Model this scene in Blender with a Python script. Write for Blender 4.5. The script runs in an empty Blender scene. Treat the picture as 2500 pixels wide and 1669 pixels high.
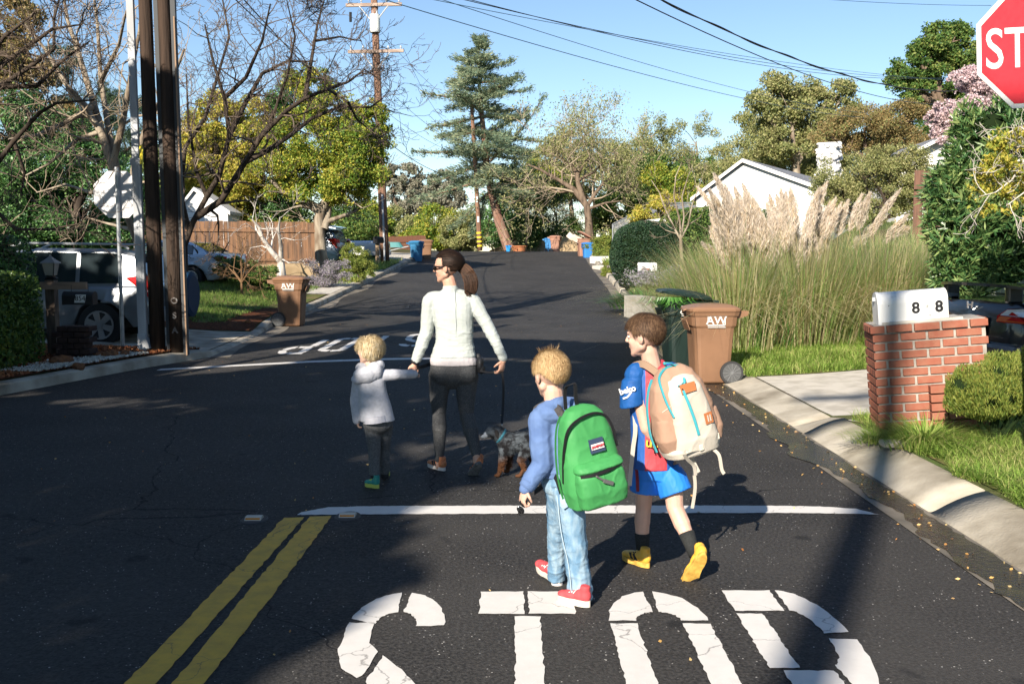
import bpy, bmesh, math, random
import numpy as np
from mathutils import Vector, Matrix, noise as mnoise

scene = bpy.context.scene
col = scene.collection
R = math.radians

# ------------------------------------------------ camera
CAMH, PITCH, FOC = 1.66, R(5.23), 2430.0
cam_d = bpy.data.cameras.new("camera"); cam = bpy.data.objects.new("camera", cam_d); col.objects.link(cam)
cam_d.sensor_width = 36.0; cam_d.lens = 36.0 * FOC / 2500.0
cam_d.clip_start = 0.05; cam_d.clip_end = 3000
cam.location = (0, 0, CAMH); cam.rotation_euler = (R(90) - PITCH, 0, 0)
scene.camera = cam

# ------------------------------------------------ sky, sun, exposure
SUN_EL = R(29.5)
SH = Vector((0.412, 0.911, 0)).normalized()          # ground direction in which shadows fall
world = bpy.data.worlds.new("World"); scene.world = world; world.use_nodes = True
wn = world.node_tree; wn.nodes.clear()
sky = wn.nodes.new("ShaderNodeTexSky"); sky.sky_type = 'NISHITA'; sky.sun_disc = False
sky.sun_elevation = SUN_EL
sky.sun_rotation = math.atan2(-SH.x, -SH.y) % (2 * math.pi)
sky.air_density = 1.0; sky.dust_density = 0.0; sky.ozone_density = 3.0; sky.altitude = 100
bg = wn.nodes.new("ShaderNodeBackground"); bg.inputs[1].default_value = 0.080
wo = wn.nodes.new("ShaderNodeOutputWorld")
wn.links.new(sky.outputs[0], bg.inputs[0]); wn.links.new(bg.outputs[0], wo.inputs[0])
sd = bpy.data.lights.new("sun", 'SUN'); sun = bpy.data.objects.new("sun", sd); col.objects.link(sun)
sd.energy = 5.0; sd.angle = R(0.5); sd.color = (1.0, 0.90, 0.77)
sun_dir = Vector((SH.x * math.cos(SUN_EL), SH.y * math.cos(SUN_EL), -math.sin(SUN_EL)))
sun.rotation_euler = sun_dir.to_track_quat('-Z', 'Y').to_euler()
vs = scene.view_settings
vs.view_transform = 'Standard'; vs.look = 'None'; vs.gamma = 1.0; vs.exposure = 0.98; vs.use_curve_mapping = False
scene.cycles.max_bounces = 6; scene.cycles.diffuse_bounces = 1; scene.cycles.glossy_bounces = 2
scene.cycles.transmission_bounces = 3; scene.cycles.transparent_max_bounces = 6; scene.cycles.volume_bounces = 0
scene.cycles.use_adaptive_sampling = True; scene.cycles.adaptive_threshold = 0.02

# ------------------------------------------------ helpers
def P(px, py, Y):
    """world point seen at photo pixel (px,py) of the 2500x1669 photograph, at distance Y ahead"""
    u = (px - 1250.0) / FOC; v = (834.5 - py) / FOC
    dy = math.cos(PITCH) + v * math.sin(PITCH); dz = -math.sin(PITCH) + v * math.cos(PITCH)
    t = Y / dy
    return Vector((u * t, Y, CAMH + dz * t))

def ss(a, b, x):
    t = min(1.0, max(0.0, (x - a) / (b - a))); return t * t * (3 - 2 * t)

def lerp(a, b, t): return a + (b - a) * t

def interp(x, tab):
    if x <= tab[0][0]: return tab[0][1]
    for (x0, y0), (x1, y1) in zip(tab, tab[1:]):
        if x <= x1: return y0 + (y1 - y0) * (x - x0) / (x1 - x0)
    return tab[-1][1]

_ZR = [(-60, -1.2), (0, 0), (18, 0), (22, .04), (26, .12), (31, .31), (36, .58), (41, .86), (47, 1.14), (52, 1.40), (56, 1.55), (60, 1.62), (66, 1.62), (80, 1.5), (140, 1.3), (400, 1.0)]
_ZX = np.array([a for a, b in _ZR], float); _ZY = np.array([b for a, b in _ZR], float)
def zr(y):
    return float(sum(np.interp(y + d, _ZX, _ZY) for d in (-2, -1, 0, 1, 2)) / 5) if y > 14 else float(np.interp(y, _ZX, _ZY))
def xr(y): return interp(y, [(-50, 2.64), (16, 2.66), (22, 2.95), (33, 3.45), (42, 3.65), (50, 3.95), (56, 4.25), (66, 5.0), (90, 9)])
def xl(y): return interp(y, [(-50, -30), (5.5, -30), (6.6, -16), (8.0, -10.5), (9.5, -7.3), (11.4, -5.9), (14.2, -5.2), (15.5, -4.72), (18.7, -4.9), (22.6, -5.25), (31, -5.2), (41, -4.85), (47, -4.75), (56, -4.7), (62, -5.0), (66, -7), (72, -40), (90, -60)])

def hill(x, y):
    """height of the verge above the road surface"""
    if x > xr(y):
        s = x - xr(y)
        h = .15 + max(0, s - .35) * (.055 + .16 * ss(16, 34, y))
        if s < .35: h = .15 * ss(0, .35, s)
        h -= .055 * ss(8.7, 9.3, y) * (1 - ss(12.6, 13.1, y)) * (1 - ss(1, 3, s)) * ss(.1, .35, s)
        return min(h, 12)
    if x < xl(y):
        s = xl(y) - x
        h = (.12 - .085 * ss(15.2, 16.2, y) * (1 - ss(19.5, 20.5, y)) * (1 - ss(.5, 3, s))) * ss(0, .02, s) + .012 * min(s, 5) + min(max(0, s - 1.2), 9) * .11 * ss(17.5, 24, y)
        return h
    return 0.0
def G(x, y): return zr(y) + hill(x, y)

# ---- materials
_mats = {}
def nt(name):
    m = bpy.data.materials.new(name); m.use_nodes = True; t = m.node_tree; t.nodes.clear()
    return m, t, t.nodes, t.links
def rgb(c): return (c[0], c[1], c[2], 1.0)
def mat(name, c, rough=.7, spec=.35, metal=0.0, c2=None, ns=8.0, nd=4.0, lo=.4, hi=.65, bump=0.0, bs=60.0, trans=0.0, coat=0.0, coords='Object', stretch=None, sheen=0.0, emis=None):
    if name in _mats: return _mats[name]
    m, t, N, L = nt(name)
    b = N.new("ShaderNodeBsdfPrincipled"); o = N.new("ShaderNodeOutputMaterial"); L.new(b.outputs[0], o.inputs[0])
    b.inputs["Base Color"].default_value = rgb(c); b.inputs["Roughness"].default_value = rough
    b.inputs["Specular IOR Level"].default_value = spec; b.inputs["Metallic"].default_value = metal
    b.inputs["Coat Weight"].default_value = coat; b.inputs["Coat Roughness"].default_value = .05
    if sheen: b.inputs["Sheen Weight"].default_value = sheen
    b.inputs["Transmission Weight"].default_value = trans
    if emis: b.inputs["Emission Color"].default_value = rgb(emis[0]); b.inputs["Emission Strength"].default_value = emis[1]
    tc = N.new("ShaderNodeTexCoord"); src = tc.outputs[coords]
    if stretch:
        mp = N.new("ShaderNodeMapping"); mp.inputs["Scale"].default_value = stretch; L.new(src, mp.inputs[0]); src = mp.outputs[0]
    if c2 is not None:
        n = N.new("ShaderNodeTexNoise"); n.inputs["Scale"].default_value = ns; n.inputs["Detail"].default_value = nd; L.new(src, n.inputs[0])
        r = N.new("ShaderNodeMapRange"); r.inputs[1].default_value = lo; r.inputs[2].default_value = hi; L.new(n.outputs[0], r.inputs[0])
        x = N.new("ShaderNodeMix"); x.data_type = 'RGBA'; L.new(r.outputs[0], x.inputs[0])
        x.inputs[6].default_value = rgb(c); x.inputs[7].default_value = rgb(c2); L.new(x.outputs[2], b.inputs["Base Color"])
    if bump:
        n2 = N.new("ShaderNodeTexNoise"); n2.inputs["Scale"].default_value = bs; n2.inputs["Detail"].default_value = 3; L.new(src, n2.inputs[0])
        bp = N.new("ShaderNodeBump"); bp.inputs["Strength"].default_value = bump; bp.inputs["Distance"].default_value = .02 if bs < 50 else .003
        L.new(n2.outputs[0], bp.inputs["Height"]); L.new(bp.outputs[0], b.inputs["Normal"])
    _mats[name] = m; return m

LEAFK = 1.85
def leafmat(name, cols, transl=.35, rough=.55, nscale=0.9, spec=.25):
    """each leaf takes a colour of its own; larger patches drift towards another"""
    if name in _mats: return _mats[name]
    m, t, N, L = nt(name)
    g = N.new("ShaderNodeNewGeometry"); rp = N.new("ShaderNodeValToRGB"); e = rp.color_ramp.elements
    tc = N.new("ShaderNodeTexCoord"); n = N.new("ShaderNodeTexNoise"); n.inputs["Scale"].default_value = nscale; n.inputs["Detail"].default_value = 2
    L.new(tc.outputs["Object"], n.inputs[0])
    mx = N.new("ShaderNodeMath"); mx.operation = 'MULTIPLY_ADD'; L.new(n.outputs[0], mx.inputs[0]); mx.inputs[1].default_value = 1.3; mx.inputs[2].default_value = -.65
    ad = N.new("ShaderNodeMath"); ad.operation = 'ADD'; ad.use_clamp = True; L.new(g.outputs["Random Per Island"], ad.inputs[0]); L.new(mx.outputs[0], ad.inputs[1])
    L.new(ad.outputs[0], rp.inputs[0])
    k = LEAFK; cols = [tuple(min(.8, q * lerp(k, 1, min(1, max(c) * 1.4))) for q in c) for c in cols]
    for i, c in enumerate(cols):
        p = i / max(1, len(cols) - 1)
        el = e[i] if i < 2 else e.new(p)
        el.position = p; el.color = rgb(c)
    if len(cols) > 2:
        for i, c in enumerate(cols): e[i].position = i / (len(cols) - 1); e[i].color = rgb(c)
    b = N.new("ShaderNodeBsdfPrincipled"); b.inputs["Roughness"].default_value = rough; b.inputs["Specular IOR Level"].default_value = spec
    L.new(rp.outputs[0], b.inputs["Base Color"])
    tr = N.new("ShaderNodeBsdfTranslucent"); L.new(rp.outputs[0], tr.inputs[0])
    ms = N.new("ShaderNodeMixShader"); ms.inputs[0].default_value = transl
    L.new(b.outputs[0], ms.inputs[1]); L.new(tr.outputs[0], ms.inputs[2])
    o = N.new("ShaderNodeOutputMaterial"); L.new(ms.outputs[0], o.inputs[0])
    _mats[name] = m; return m

# ---- objects
def tag(o, label=None, cat=None, group=None, kind=None):
    if label: o["label"] = label
    if cat: o["category"] = cat
    if group: o["group"] = group
    if kind: o["kind"] = kind
    return o
def empty(name, loc, label, cat, group=None, rz=0.0):
    o = bpy.data.objects.new(name, None); col.objects.link(o); o.empty_display_size = .2
    o.location = loc; o.rotation_euler = (0, 0, rz)
    return tag(o, label, cat, group)
def link(name, me, m=None, parent=None, world=False, smooth=False):
    o = bpy.data.objects.new(name, me); col.objects.link(o)
    if m is not None:
        me.materials.clear()
        for k in (m if isinstance(m, (list, tuple)) else [m]): me.materials.append(k)
    if smooth and len(me.polygons): me.polygons.foreach_set("use_smooth", [True] * len(me.polygons))
    if parent is not None:
        o.parent = parent
        if world:
            q = parent; off = Vector((0, 0, 0))
            while q is not None: off += Vector(q.location); q = q.parent
            if len(me.vertices):
                a = np.empty(len(me.vertices) * 3, np.float32); me.vertices.foreach_get("co", a)
                a = a.reshape(-1, 3) - np.array(off, np.float32); me.vertices.foreach_set("co", a.ravel()); me.update()
    return o
def copy_tree(o, parent=None):
    c = o.copy(); col.objects.link(c); c.parent = parent
    for ch in [k for k in bpy.data.objects if k.parent == o]: copy_tree(ch, c)
    return c

def basis(d):
    d = Vector(d).normalized()
    a = Vector((0, 0, 1)) if abs(d.z) < .9 else Vector((1, 0, 0))
    u = d.cross(a).normalized(); return u, u.cross(d).normalized()

class MB:
    def __init__(s): s.v = []; s.f = []; s.mi = []; s.cur = 0
    def add(s, V, F):
        n = len(s.v); s.v += [tuple(p) for p in V]; s.f += [tuple(i + n for i in f) for f in F]; s.mi += [s.cur] * len(F); return s
    def box(s, c, d, M=None, bev=0.0):
        x, y, z = d[0] / 2, d[1] / 2, d[2] / 2
        if bev <= 0:
            V = [Vector((i * x, j * y, k * z)) for i in (-1, 1) for j in (-1, 1) for k in (-1, 1)]
            F = [(0, 1, 3, 2), (4, 6, 7, 5), (0, 4, 5, 1), (2, 3, 7, 6), (0, 2, 6, 4), (1, 5, 7, 3)]
        else:
            b = min(bev, x * .9, y * .9, z * .9); bm = bmesh.new(); bmesh.ops.create_cube(bm, size=1)
            for q in bm.verts: q.co = Vector((q.co.x * 2 * x, q.co.y * 2 * y, q.co.z * 2 * z))
            bmesh.ops.bevel(bm, geom=list(bm.edges), offset=b, segments=2, affect='EDGES', profile=.5)
            bm.verts.index_update(); V = [q.co.copy() for q in bm.verts]; F = [tuple(q.index for q in f.verts) for f in bm.faces]; bm.free()
        if M is not None: V = [M @ p for p in V]
        c = Vector(c); return s.add([p + c for p in V], F)
    def tube(s, pts, rad, n=8, caps=True, flat=1.0):
        pts = [Vector(p) for p in pts]; k = len(pts)
        if not isinstance(rad, (list, tuple)): rad = [rad] * k
        V = []; F = []; u = None
        for i, p in enumerate(pts):
            d = (pts[min(i + 1, k - 1)] - pts[max(i - 1, 0)])
            if d.length < 1e-9: d = Vector((0, 0, 1))
            d.normalize()
            if u is None: u, w = basis(d)
            else:
                u = u - d * u.dot(d)
                if u.length < 1e-6: u, w = basis(d)
                u.normalize()
            w = d.cross(u)
            for j in range(n):
                a = 2 * math.pi * j / n; V.append(p + u * math.cos(a) * rad[i] + w * math.sin(a) * rad[i] * flat)
        for i in range(k - 1):
            for j in range(n):
                a = i * n + j; b = i * n + (j + 1) % n; F.append((a, b, b + n, a + n))
        if caps: F.append(tuple(range(n - 1, -1, -1))); F.append(tuple((k - 1) * n + j for j in range(n)))
        return s.add(V, F)
    def capsule(s, a, b, ra, rb, n=12, flat=1.0, fdir=None, m=3):
        """tapered capsule; flat scales the radius along fdir"""
        a = Vector(a); b = Vector(b); d = b - a; L = d.length
        if L < 1e-6: d = Vector((0, 0, 1)); L = 1e-6
        d = d / L
        if fdir is not None:
            w = Vector(fdir); w = (w - d * w.dot(d)).normalized(); u = d.cross(w)
        else: u, w = basis(d)
        rings = []
        for i in range(m): t = math.pi / 2 * (1 - i / m); rings.append((a - d * ra * math.sin(t), ra * math.cos(t)))
        rings.append((a, ra)); rings.append((b, rb))
        for i in range(1, m + 1): t = math.pi / 2 * i / m; rings.append((b + d * rb * math.sin(t), rb * math.cos(t)))
        rings = [(p, r) for p, r in rings if r > 1e-7]
        V = []; F = []
        for p, r in rings:
            for j in range(n):
                q = 2 * math.pi * j / n; V.append(p + u * math.cos(q) * r + w * math.sin(q) * r * flat)
        k = len(rings); V.append(a - d * ra); V.append(b + d * rb)
        for i in range(k - 1):
            for j in range(n): x = i * n + j; y = i * n + (j + 1) % n; F.append((x, y, y + n, x + n))
        for j in range(n):
            F.append((k * n, (j + 1) % n, j)); F.append((k * n + 1, (k - 1) * n + j, (k - 1) * n + (j + 1) % n))
        return s.add(V, F)
    def ell(s, c, r, M=None, n=14, m=9):
        c = Vector(c); V = []; F = []
        for i in range(1, m):
            t = math.pi * i / m
            for j in range(n):
                q = 2 * math.pi * j / n; V.append(Vector((r[0] * math.sin(t) * math.cos(q), r[1] * math.sin(t) * math.sin(q), r[2] * math.cos(t))))
        V.append(Vector((0, 0, r[2]))); V.append(Vector((0, 0, -r[2]))); k = m - 1
        for i in range(k - 1):
            for j in range(n): x = i * n + j; y = i * n + (j + 1) % n; F.append((x, x + n, y + n, y))
        for j in range(n):
            F.append((k * n, j, (j + 1) % n)); F.append((k * n + 1, (k - 1) * n + (j + 1) % n, (k - 1) * n + j))
        if M is not None: V = [M @ p for p in V]
        return s.add([p + c for p in V], F)
    def loft(s, rings, caps=True):
        n = len(rings[0]); V = [p for r in rings for p in r]; F = []
        for i in range(len(rings) - 1):
            for j in range(n): x = i * n + j; y = i * n + (j + 1) % n; F.append((x, y, y + n, x + n))
        if caps: F.append(tuple(range(n - 1, -1, -1))); F.append(tuple((len(rings) - 1) * n + j for j in range(n)))
        return s.add(V, F)
    def prism(s, pts, off):
        """polygon (3D points) pushed along off"""
        n = len(pts); off = Vector(off); V = [Vector(p) for p in pts] + [Vector(p) + off for p in pts]
        F = [tuple(range(n)), tuple(range(2 * n - 1, n - 1, -1))] + [(j, j + n, (j + 1) % n + n, (j + 1) % n) for j in range(n)]
        return s.add(V, F)
    def grid(s, fn, nu, nv):
        V = [fn(i / nu, j / nv) for i in range(nu + 1) for j in range(nv + 1)]
        F = [(i * (nv + 1) + j, (i + 1) * (nv + 1) + j, (i + 1) * (nv + 1) + j + 1, i * (nv + 1) + j + 1) for i in range(nu) for j in range(nv)]
        return s.add(V, F)
    def xf(s, M): s.v = [tuple(M @ Vector(p)) for p in s.v]; return s
    def mesh(s, name):
        me = bpy.data.meshes.new(name); me.from_pydata(s.v, [], s.f)
        if any(s.mi): me.polygons.foreach_set("material_index", s.mi)
        me.update(); return me
    def build(s, name, m, parent=None, world=False, smooth=False, fix=True):
        me = s.mesh(name)
        if fix:
            bm = bmesh.new(); bm.from_mesh(me); bmesh.ops.recalc_face_normals(bm, faces=bm.faces); bm.to_mesh(me); bm.free()
        return link(name, me, m, parent, world, smooth)
    def blob(s, name, m, vox=.01, parent=None, world=True, smooth=2, disp=None, sub=False, dec=None):
        """the closed shapes melted into one continuous surface"""
        me = s.mesh(name + "_t"); o = bpy.data.objects.new("tmp", me); col.objects.link(o)
        md = o.modifiers.new("r", 'REMESH'); md.mode = 'VOXEL'; md.voxel_size = vox; md.use_smooth_shade = True
        if smooth: sm = o.modifiers.new("s", 'SMOOTH'); sm.factor = .5; sm.iterations = smooth
        dg = bpy.context.evaluated_depsgraph_get(); me2 = bpy.data.meshes.new_from_object(o.evaluated_get(dg)); me2.name = name
        bpy.data.objects.remove(o); bpy.data.meshes.remove(me)
        if disp:
            n = len(me2.vertices); nr = [v.normal.copy() for v in me2.vertices]
            for v, q in zip(me2.vertices, nr): v.co = v.co + q * disp(v.co)
            me2.update()
        return link(name, me2, m, parent, world, True)

def text_mesh(body, size, extrude=.0, bold=0.0, sx=1.0, font=None):
    c = bpy.data.curves.new("t", 'FONT'); c.body = body; c.size = size; c.extrude = extrude; c.offset = bold
    c.align_x = 'CENTER'; c.align_y = 'CENTER'; c.resolution_u = 4
    o = bpy.data.objects.new("t", c); col.objects.link(o); dg = bpy.context.evaluated_depsgraph_get(); dg.update()
    me = bpy.data.meshes.new_from_object(o.evaluated_get(dg)); V = [Vector((v.co.x * sx, v.co.y, v.co.z)) for v in me.vertices]; F = [tuple(p.vertices) for p in me.polygons]
    bpy.data.objects.remove(o); bpy.data.curves.remove(c); bpy.data.meshes.remove(me); return V, F
def text_on(mb, body, size, c, right, up, bold=0.0, sx=1.0, ext=.002):
    """raised lettering centred at c, running along right, standing along up"""
    V, F = text_mesh(body, size, ext, bold, sx); r = Vector(right).normalized(); u = Vector(up); u = (u - r * u.dot(r)).normalized(); n = r.cross(u)
    c = Vector(c); return mb.add([c + r * p.x + u * p.y + n * p.z for p in V], F)

def npmesh(name, V, F, k):
    """V (n,3), F (m,k) arrays"""
    me = bpy.data.meshes.new(name); V = np.ascontiguousarray(V, np.float32); F = np.ascontiguousarray(F, np.int32)
    me.vertices.add(len(V)); me.vertices.foreach_set("co", V.ravel())
    me.loops.add(F.size); me.loops.foreach_set("vertex_index", F.ravel())
    me.polygons.add(len(F)); me.polygons.foreach_set("loop_start", np.arange(0, F.size, k, dtype=np.int32))
    me.polygons.foreach_set("loop_total", np.full(len(F), k, np.int32))
    me.update(calc_edges=True); return me

rng = np.random.default_rng(7); random.seed(7)
def unit(n, g=None):
    d = (g or rng).normal(size=(n, 3)); return d / np.linalg.norm(d, axis=1)[:, None]
def vnoise(p, s, seed=0.0):
    """cheap smooth noise at (n,3) points, roughly -1..1"""
    q = p * s + seed; x, y, z = q[:, 0], q[:, 1], q[:, 2]
    return (np.sin(x * 1.7 + np.sin(y * 1.3 + z * .7) * 1.5) + np.sin(y * 2.1 + np.sin(z * 1.9 + x * .5) * 1.5 + 1.3) + np.sin(z * 1.5 + np.sin(x * 2.3 + y * .9) * 1.5 + 4.1)) / 3

def leaf_quads(C, size, asp=.5, D=None, spread=1.0, jit=.35, fold=0.0):
    """a pointed leaf at every centre; D: leading directions (n,3), spread: how far leaves stray from them"""
    n = len(C); a = unit(n)
    if D is not None: a = D + a * spread; a /= np.linalg.norm(a, axis=1)[:, None]
    b = np.cross(a, unit(n)); b /= (np.linalg.norm(b, axis=1)[:, None] + 1e-9)
    s = size * (1 + jit * rng.uniform(-1, 1, n))[:, None]
    V = np.stack([C - a * s * .5, C + b * s * asp * .5 - a * s * .05, C + a * s * .5, C - b * s * asp * .5 - a * s * .05], 1).reshape(-1, 3)
    F = np.arange(4 * n).reshape(n, 4); return V, F

def blob_pts(blobs, n, shell=.55, nz=.25, ns=1.1, seed=0.0, gap=-.35, clump=30):
    """n points through the outer volume of several ellipsoids ((x,y,z),(rx,ry,rz)); noise makes an uneven outline and gaps"""
    vol = np.array([b[1][0] * b[1][1] * b[1][2] for b in blobs]) ** .67; pr = vol / vol.sum(); out = []
    if clump:
        cc = []; cr = []
        for (c, r) in blobs:
            d = unit(clump); f = shell * .8 + (1.02 - shell * .8) * rng.random(clump) ** .55; f = f * (1 + nz * .7 * vnoise(d * 2.2, 1.0, seed + c[0])); q = np.array(c) + d * np.array(r) * f[:, None]; cc.append(q); cr.append(np.full(clump, min(r)) * rng.uniform(.20, .46, clump))
        cc = np.concatenate(cc); cr = np.concatenate(cr); w = cr ** 2; w = w / w.sum()
        while sum(len(o) for o in out) < n:
            k = rng.choice(len(cc), size=n, p=w); p = cc[k] + unit(n) * (cr[k] * rng.random(n) ** .45 * (1 + .25 * np.abs(rng.normal(0, .6, n))))[:, None] * np.array([1.1, 1.1, .8]); g = vnoise(p, ns, seed + 9); out.append(p[g > gap - .15 + rng.normal(0, .15, n)])
        return np.concatenate(out)[:n]
    while sum(len(o) for o in out) < n:
        k = rng.choice(len(blobs), size=n, p=pr); c = np.array([b[0] for b in blobs])[k]; r = np.array([b[1] for b in blobs])[k]
        d = unit(n); rad = shell + (1 - shell) * rng.random(n) ** .6
        rad = rad * (1 + nz * vnoise(c * 3 + d * 2.2, 1.0, seed))
        p = c + d * r * rad[:, None]
        w = vnoise(p, ns, seed + 9)
        p = p[w > gap + rng.normal(0, .12, n)]
        out.append(p)
    return np.concatenate(out)[:n]

def branchy(mb, p, d, L, r, depth, rnd, kids=(2, 4), droop=0.0, up=.25, wig=.25, tipf=.55, spread=.8, n0=7, ends=None, minr=.004, seg=4, shrink=.68):
    """tapered limb with side limbs, recursively"""
    p = Vector(p); d = Vector(d).normalized(); pts = [p.copy()]; rad = [r]; q = p.copy(); dirs = []
    for i in range(seg):
        d = (d + Vector((rnd.gauss(0, wig), rnd.gauss(0, wig), rnd.gauss(0, wig) + up * .25 - droop * .25))).normalized()
        q = q + d * (L / seg); pts.append(q.copy()); rad.append(max(minr, r * (1 - (1 - tipf) * (i + 1) / seg))); dirs.append(d.copy())
    mb.tube(pts, rad, n=max(3, n0), caps=False)
    if depth <= 0:
        if ends is not None: ends.append((pts[-1], d))
        return
    k = rnd.randint(*kids)
    for j in range(k):
        t = 1.0 if j == 0 else rnd.uniform(.3, .95); i = min(seg - 1, int(t * seg)); base = pts[i].lerp(pts[i + 1], t * seg - i if i < seg else 1) if t < 1 else pts[-1]
        dd = dirs[min(i, seg - 1)]; u, w = basis(dd); a = rnd.uniform(0, 2 * math.pi); sp = spread * (0.35 if j == 0 else rnd.uniform(.6, 1.2))
        nd = (dd + (u * math.cos(a) + w * math.sin(a)) * sp).normalized()
        branchy(mb, base, nd, L * shrink * rnd.uniform(.75, 1.15), max(minr, rad[min(i + 1, seg)] * (.85 if j == 0 else .6)), depth - 1, rnd, kids, droop, up, wig, tipf, spread, max(3, n0 - 1), ends, minr, seg, shrink)
# ------------------------------------------------ ground, road, kerbs
def asphalt():
    m, t, N, L = nt("asphalt")
    b = N.new("ShaderNodeBsdfPrincipled"); o = N.new("ShaderNodeOutputMaterial"); L.new(b.outputs[0], o.inputs[0])
    tc = N.new("ShaderNodeTexCoord"); s = tc.outputs["Object"]
    def noise(sc, det=3):
        n = N.new("ShaderNodeTexNoise"); n.inputs["Scale"].default_value = sc; n.inputs["Detail"].default_value = det; L.new(s, n.inputs[0]); return n.outputs[0]
    def rng_(src, a, bb, c=0., d=1.):
        r = N.new("ShaderNodeMapRange"); r.inputs[1].default_value = a; r.inputs[2].default_value = bb; r.inputs[3].default_value = c; r.inputs[4].default_value = d; L.new(src, r.inputs[0]); return r.outputs[0]
    def mix(f, a, c, mode='MIX'):
        x = N.new("ShaderNodeMix"); x.data_type = 'RGBA'; x.blend_type = mode
        if hasattr(f, 'links'): L.new(f, x.inputs[0])
        else: x.inputs[0].default_value = f
        for k, q in ((6, a), (7, c)):
            if hasattr(q, 'links'): L.new(q, x.inputs[k])
            else: x.inputs[k].default_value = rgb(q)
        return x.outputs[2]
    c = mix(rng_(noise(.8, 7), .36, .66), (.019, .0187, .019), (.044, .042, .040))
    c = mix(rng_(noise(60, 2), .35, .7), c, (.066, .063, .060))
    v = N.new("ShaderNodeTexVoronoi"); v.inputs["Scale"].default_value = 34; L.new(s, v.inputs[0])
    sp = rng_(v.outputs["Distance"], .09, .16, 1, 0)
    cm = N.new("ShaderNodeMath"); cm.operation = 'MULTIPLY'; L.new(sp, cm.inputs[0]); L.new(rng_(noise(9, 2), .46, .66), cm.inputs[1])
    c = mix(cm.outputs[0], c, (.55, .53, .50))
    # oil spots
    c = mix(rng_(noise(3.3, 1), .71, .76, 0, .75), c, (.018, .018, .019))
    # hairline cracks
    w = N.new("ShaderNodeTexNoise"); w.inputs["Scale"].default_value = 1.2; w.inputs["Detail"].default_value = 4; L.new(s, w.inputs[0])
    vm = N.new("ShaderNodeVectorMath"); vm.operation = 'MULTIPLY_ADD'; L.new(w.outputs["Color"], vm.inputs[0]); vm.inputs[1].default_value = (.7, .7, 0); L.new(s, vm.inputs[2])
    v2 = N.new("ShaderNodeTexVoronoi"); v2.feature = 'DISTANCE_TO_EDGE'; v2.inputs["Scale"].default_value = .24; L.new(vm.outputs[0], v2.inputs[0])
    c = mix(rng_(v2.outputs["Distance"], .0006, .0016, .85, 0), c, (.008, .008, .009))
    L.new(c, b.inputs["Base Color"])
    L.new(rng_(noise(25, 2), .3, .7, .62, .85), b.inputs["Roughness"]); b.inputs["Specular IOR Level"].default_value = .12
    bp = N.new("ShaderNodeBump"); bp.inputs["Strength"].default_value = .7; bp.inputs["Distance"].default_value = .006; L.new(noise(110, 2), bp.inputs["Height"]); L.new(bp.outputs[0], b.inputs["Normal"])
    return m
M_ASPH = asphalt()
M_CONC = mat("concrete", (.54, .505, .44), .85, .2, c2=(.40, .37, .315), ns=5, nd=12, bump=.6, bs=70)
M_KERB = mat("kerb concrete", (.46, .42, .345), .9, .15, c2=(.19, .165, .125), ns=2.4, nd=12, lo=.38, hi=.72, bump=.3, bs=48)
M_GUT = mat("gutter concrete", (.21, .185, .15), .75, .3, c2=(.07, .065, .055), ns=1.8, nd=8, bump=.5, bs=60)
M_SOIL = mat("soil", (.10, .075, .045), .95, .1, c2=(.07, .10, .03), ns=.45, nd=7, bump=.8, bs=14)
M_LAWN = mat("lawn base", (.085, .115, .03), .95, .1, c2=(.16, .13, .06), ns=1.1, nd=7, bump=.8, bs=30)
M_MULCH = mat("mulch", (.12, .045, .02), .95, .1, c2=(.035, .014, .008), ns=22, nd=4, bump=1, bs=40)
def paint(name, c, dirt):
    m, t, N, L = nt(name)
    b = N.new("ShaderNodeBsdfPrincipled"); o = N.new("ShaderNodeOutputMaterial"); tc = N.new("ShaderNodeTexCoord")
    n = N.new("ShaderNodeTexNoise"); n.inputs["Scale"].default_value = 9; n.inputs["Detail"].default_value = 8; n.inputs["Roughness"].default_value = .65; L.new(tc.outputs["Object"], n.inputs[0])
    r = N.new("ShaderNodeMapRange"); r.inputs[1].default_value = .40; r.inputs[2].default_value = .72; L.new(n.outputs[0], r.inputs[0])
    x = N.new("ShaderNodeMix"); x.data_type = 'RGBA'; L.new(r.outputs[0], x.inputs[0]); x.inputs[6].default_value = rgb(c); x.inputs[7].default_value = rgb(dirt)
    v = N.new("ShaderNodeTexVoronoi"); v.feature = 'DISTANCE_TO_EDGE'; v.inputs["Scale"].default_value = 1.1
    w = N.new("ShaderNodeTexNoise"); w.inputs["Scale"].default_value = 5; w.inputs["Detail"].default_value = 5; L.new(tc.outputs["Object"], w.inputs[0])
    vm = N.new("ShaderNodeVectorMath"); vm.operation = 'MULTIPLY_ADD'; L.new(w.outputs["Color"], vm.inputs[0]); vm.inputs[1].default_value = (.35, .35, 0); L.new(tc.outputs["Object"], vm.inputs[2]); L.new(vm.outputs[0], v.inputs[0])
    r2 = N.new("ShaderNodeMapRange"); r2.inputs[1].default_value = .001; r2.inputs[2].default_value = .004; r2.inputs[3].default_value = .55; r2.inputs[4].default_value = 0; L.new(v.outputs["Distance"], r2.inputs[0])
    x2 = N.new("ShaderNodeMix"); x2.data_type = 'RGBA'; L.new(r2.outputs[0], x2.inputs[0]); L.new(x.outputs[2], x2.inputs[6]); x2.inputs[7].default_value = (.06, .05, .045, 1)
    L.new(x2.outputs[2], b.inputs["Base Color"]); b.inputs["Roughness"].default_value = .65; L.new(b.outputs[0], o.inputs[0]); return m
M_WHITE = paint("road white", (.66, .64, .61), (.60, .58, .55)); M_YEL = paint("road yellow", (.74, .42, .04), (.52, .29, .04))

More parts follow.
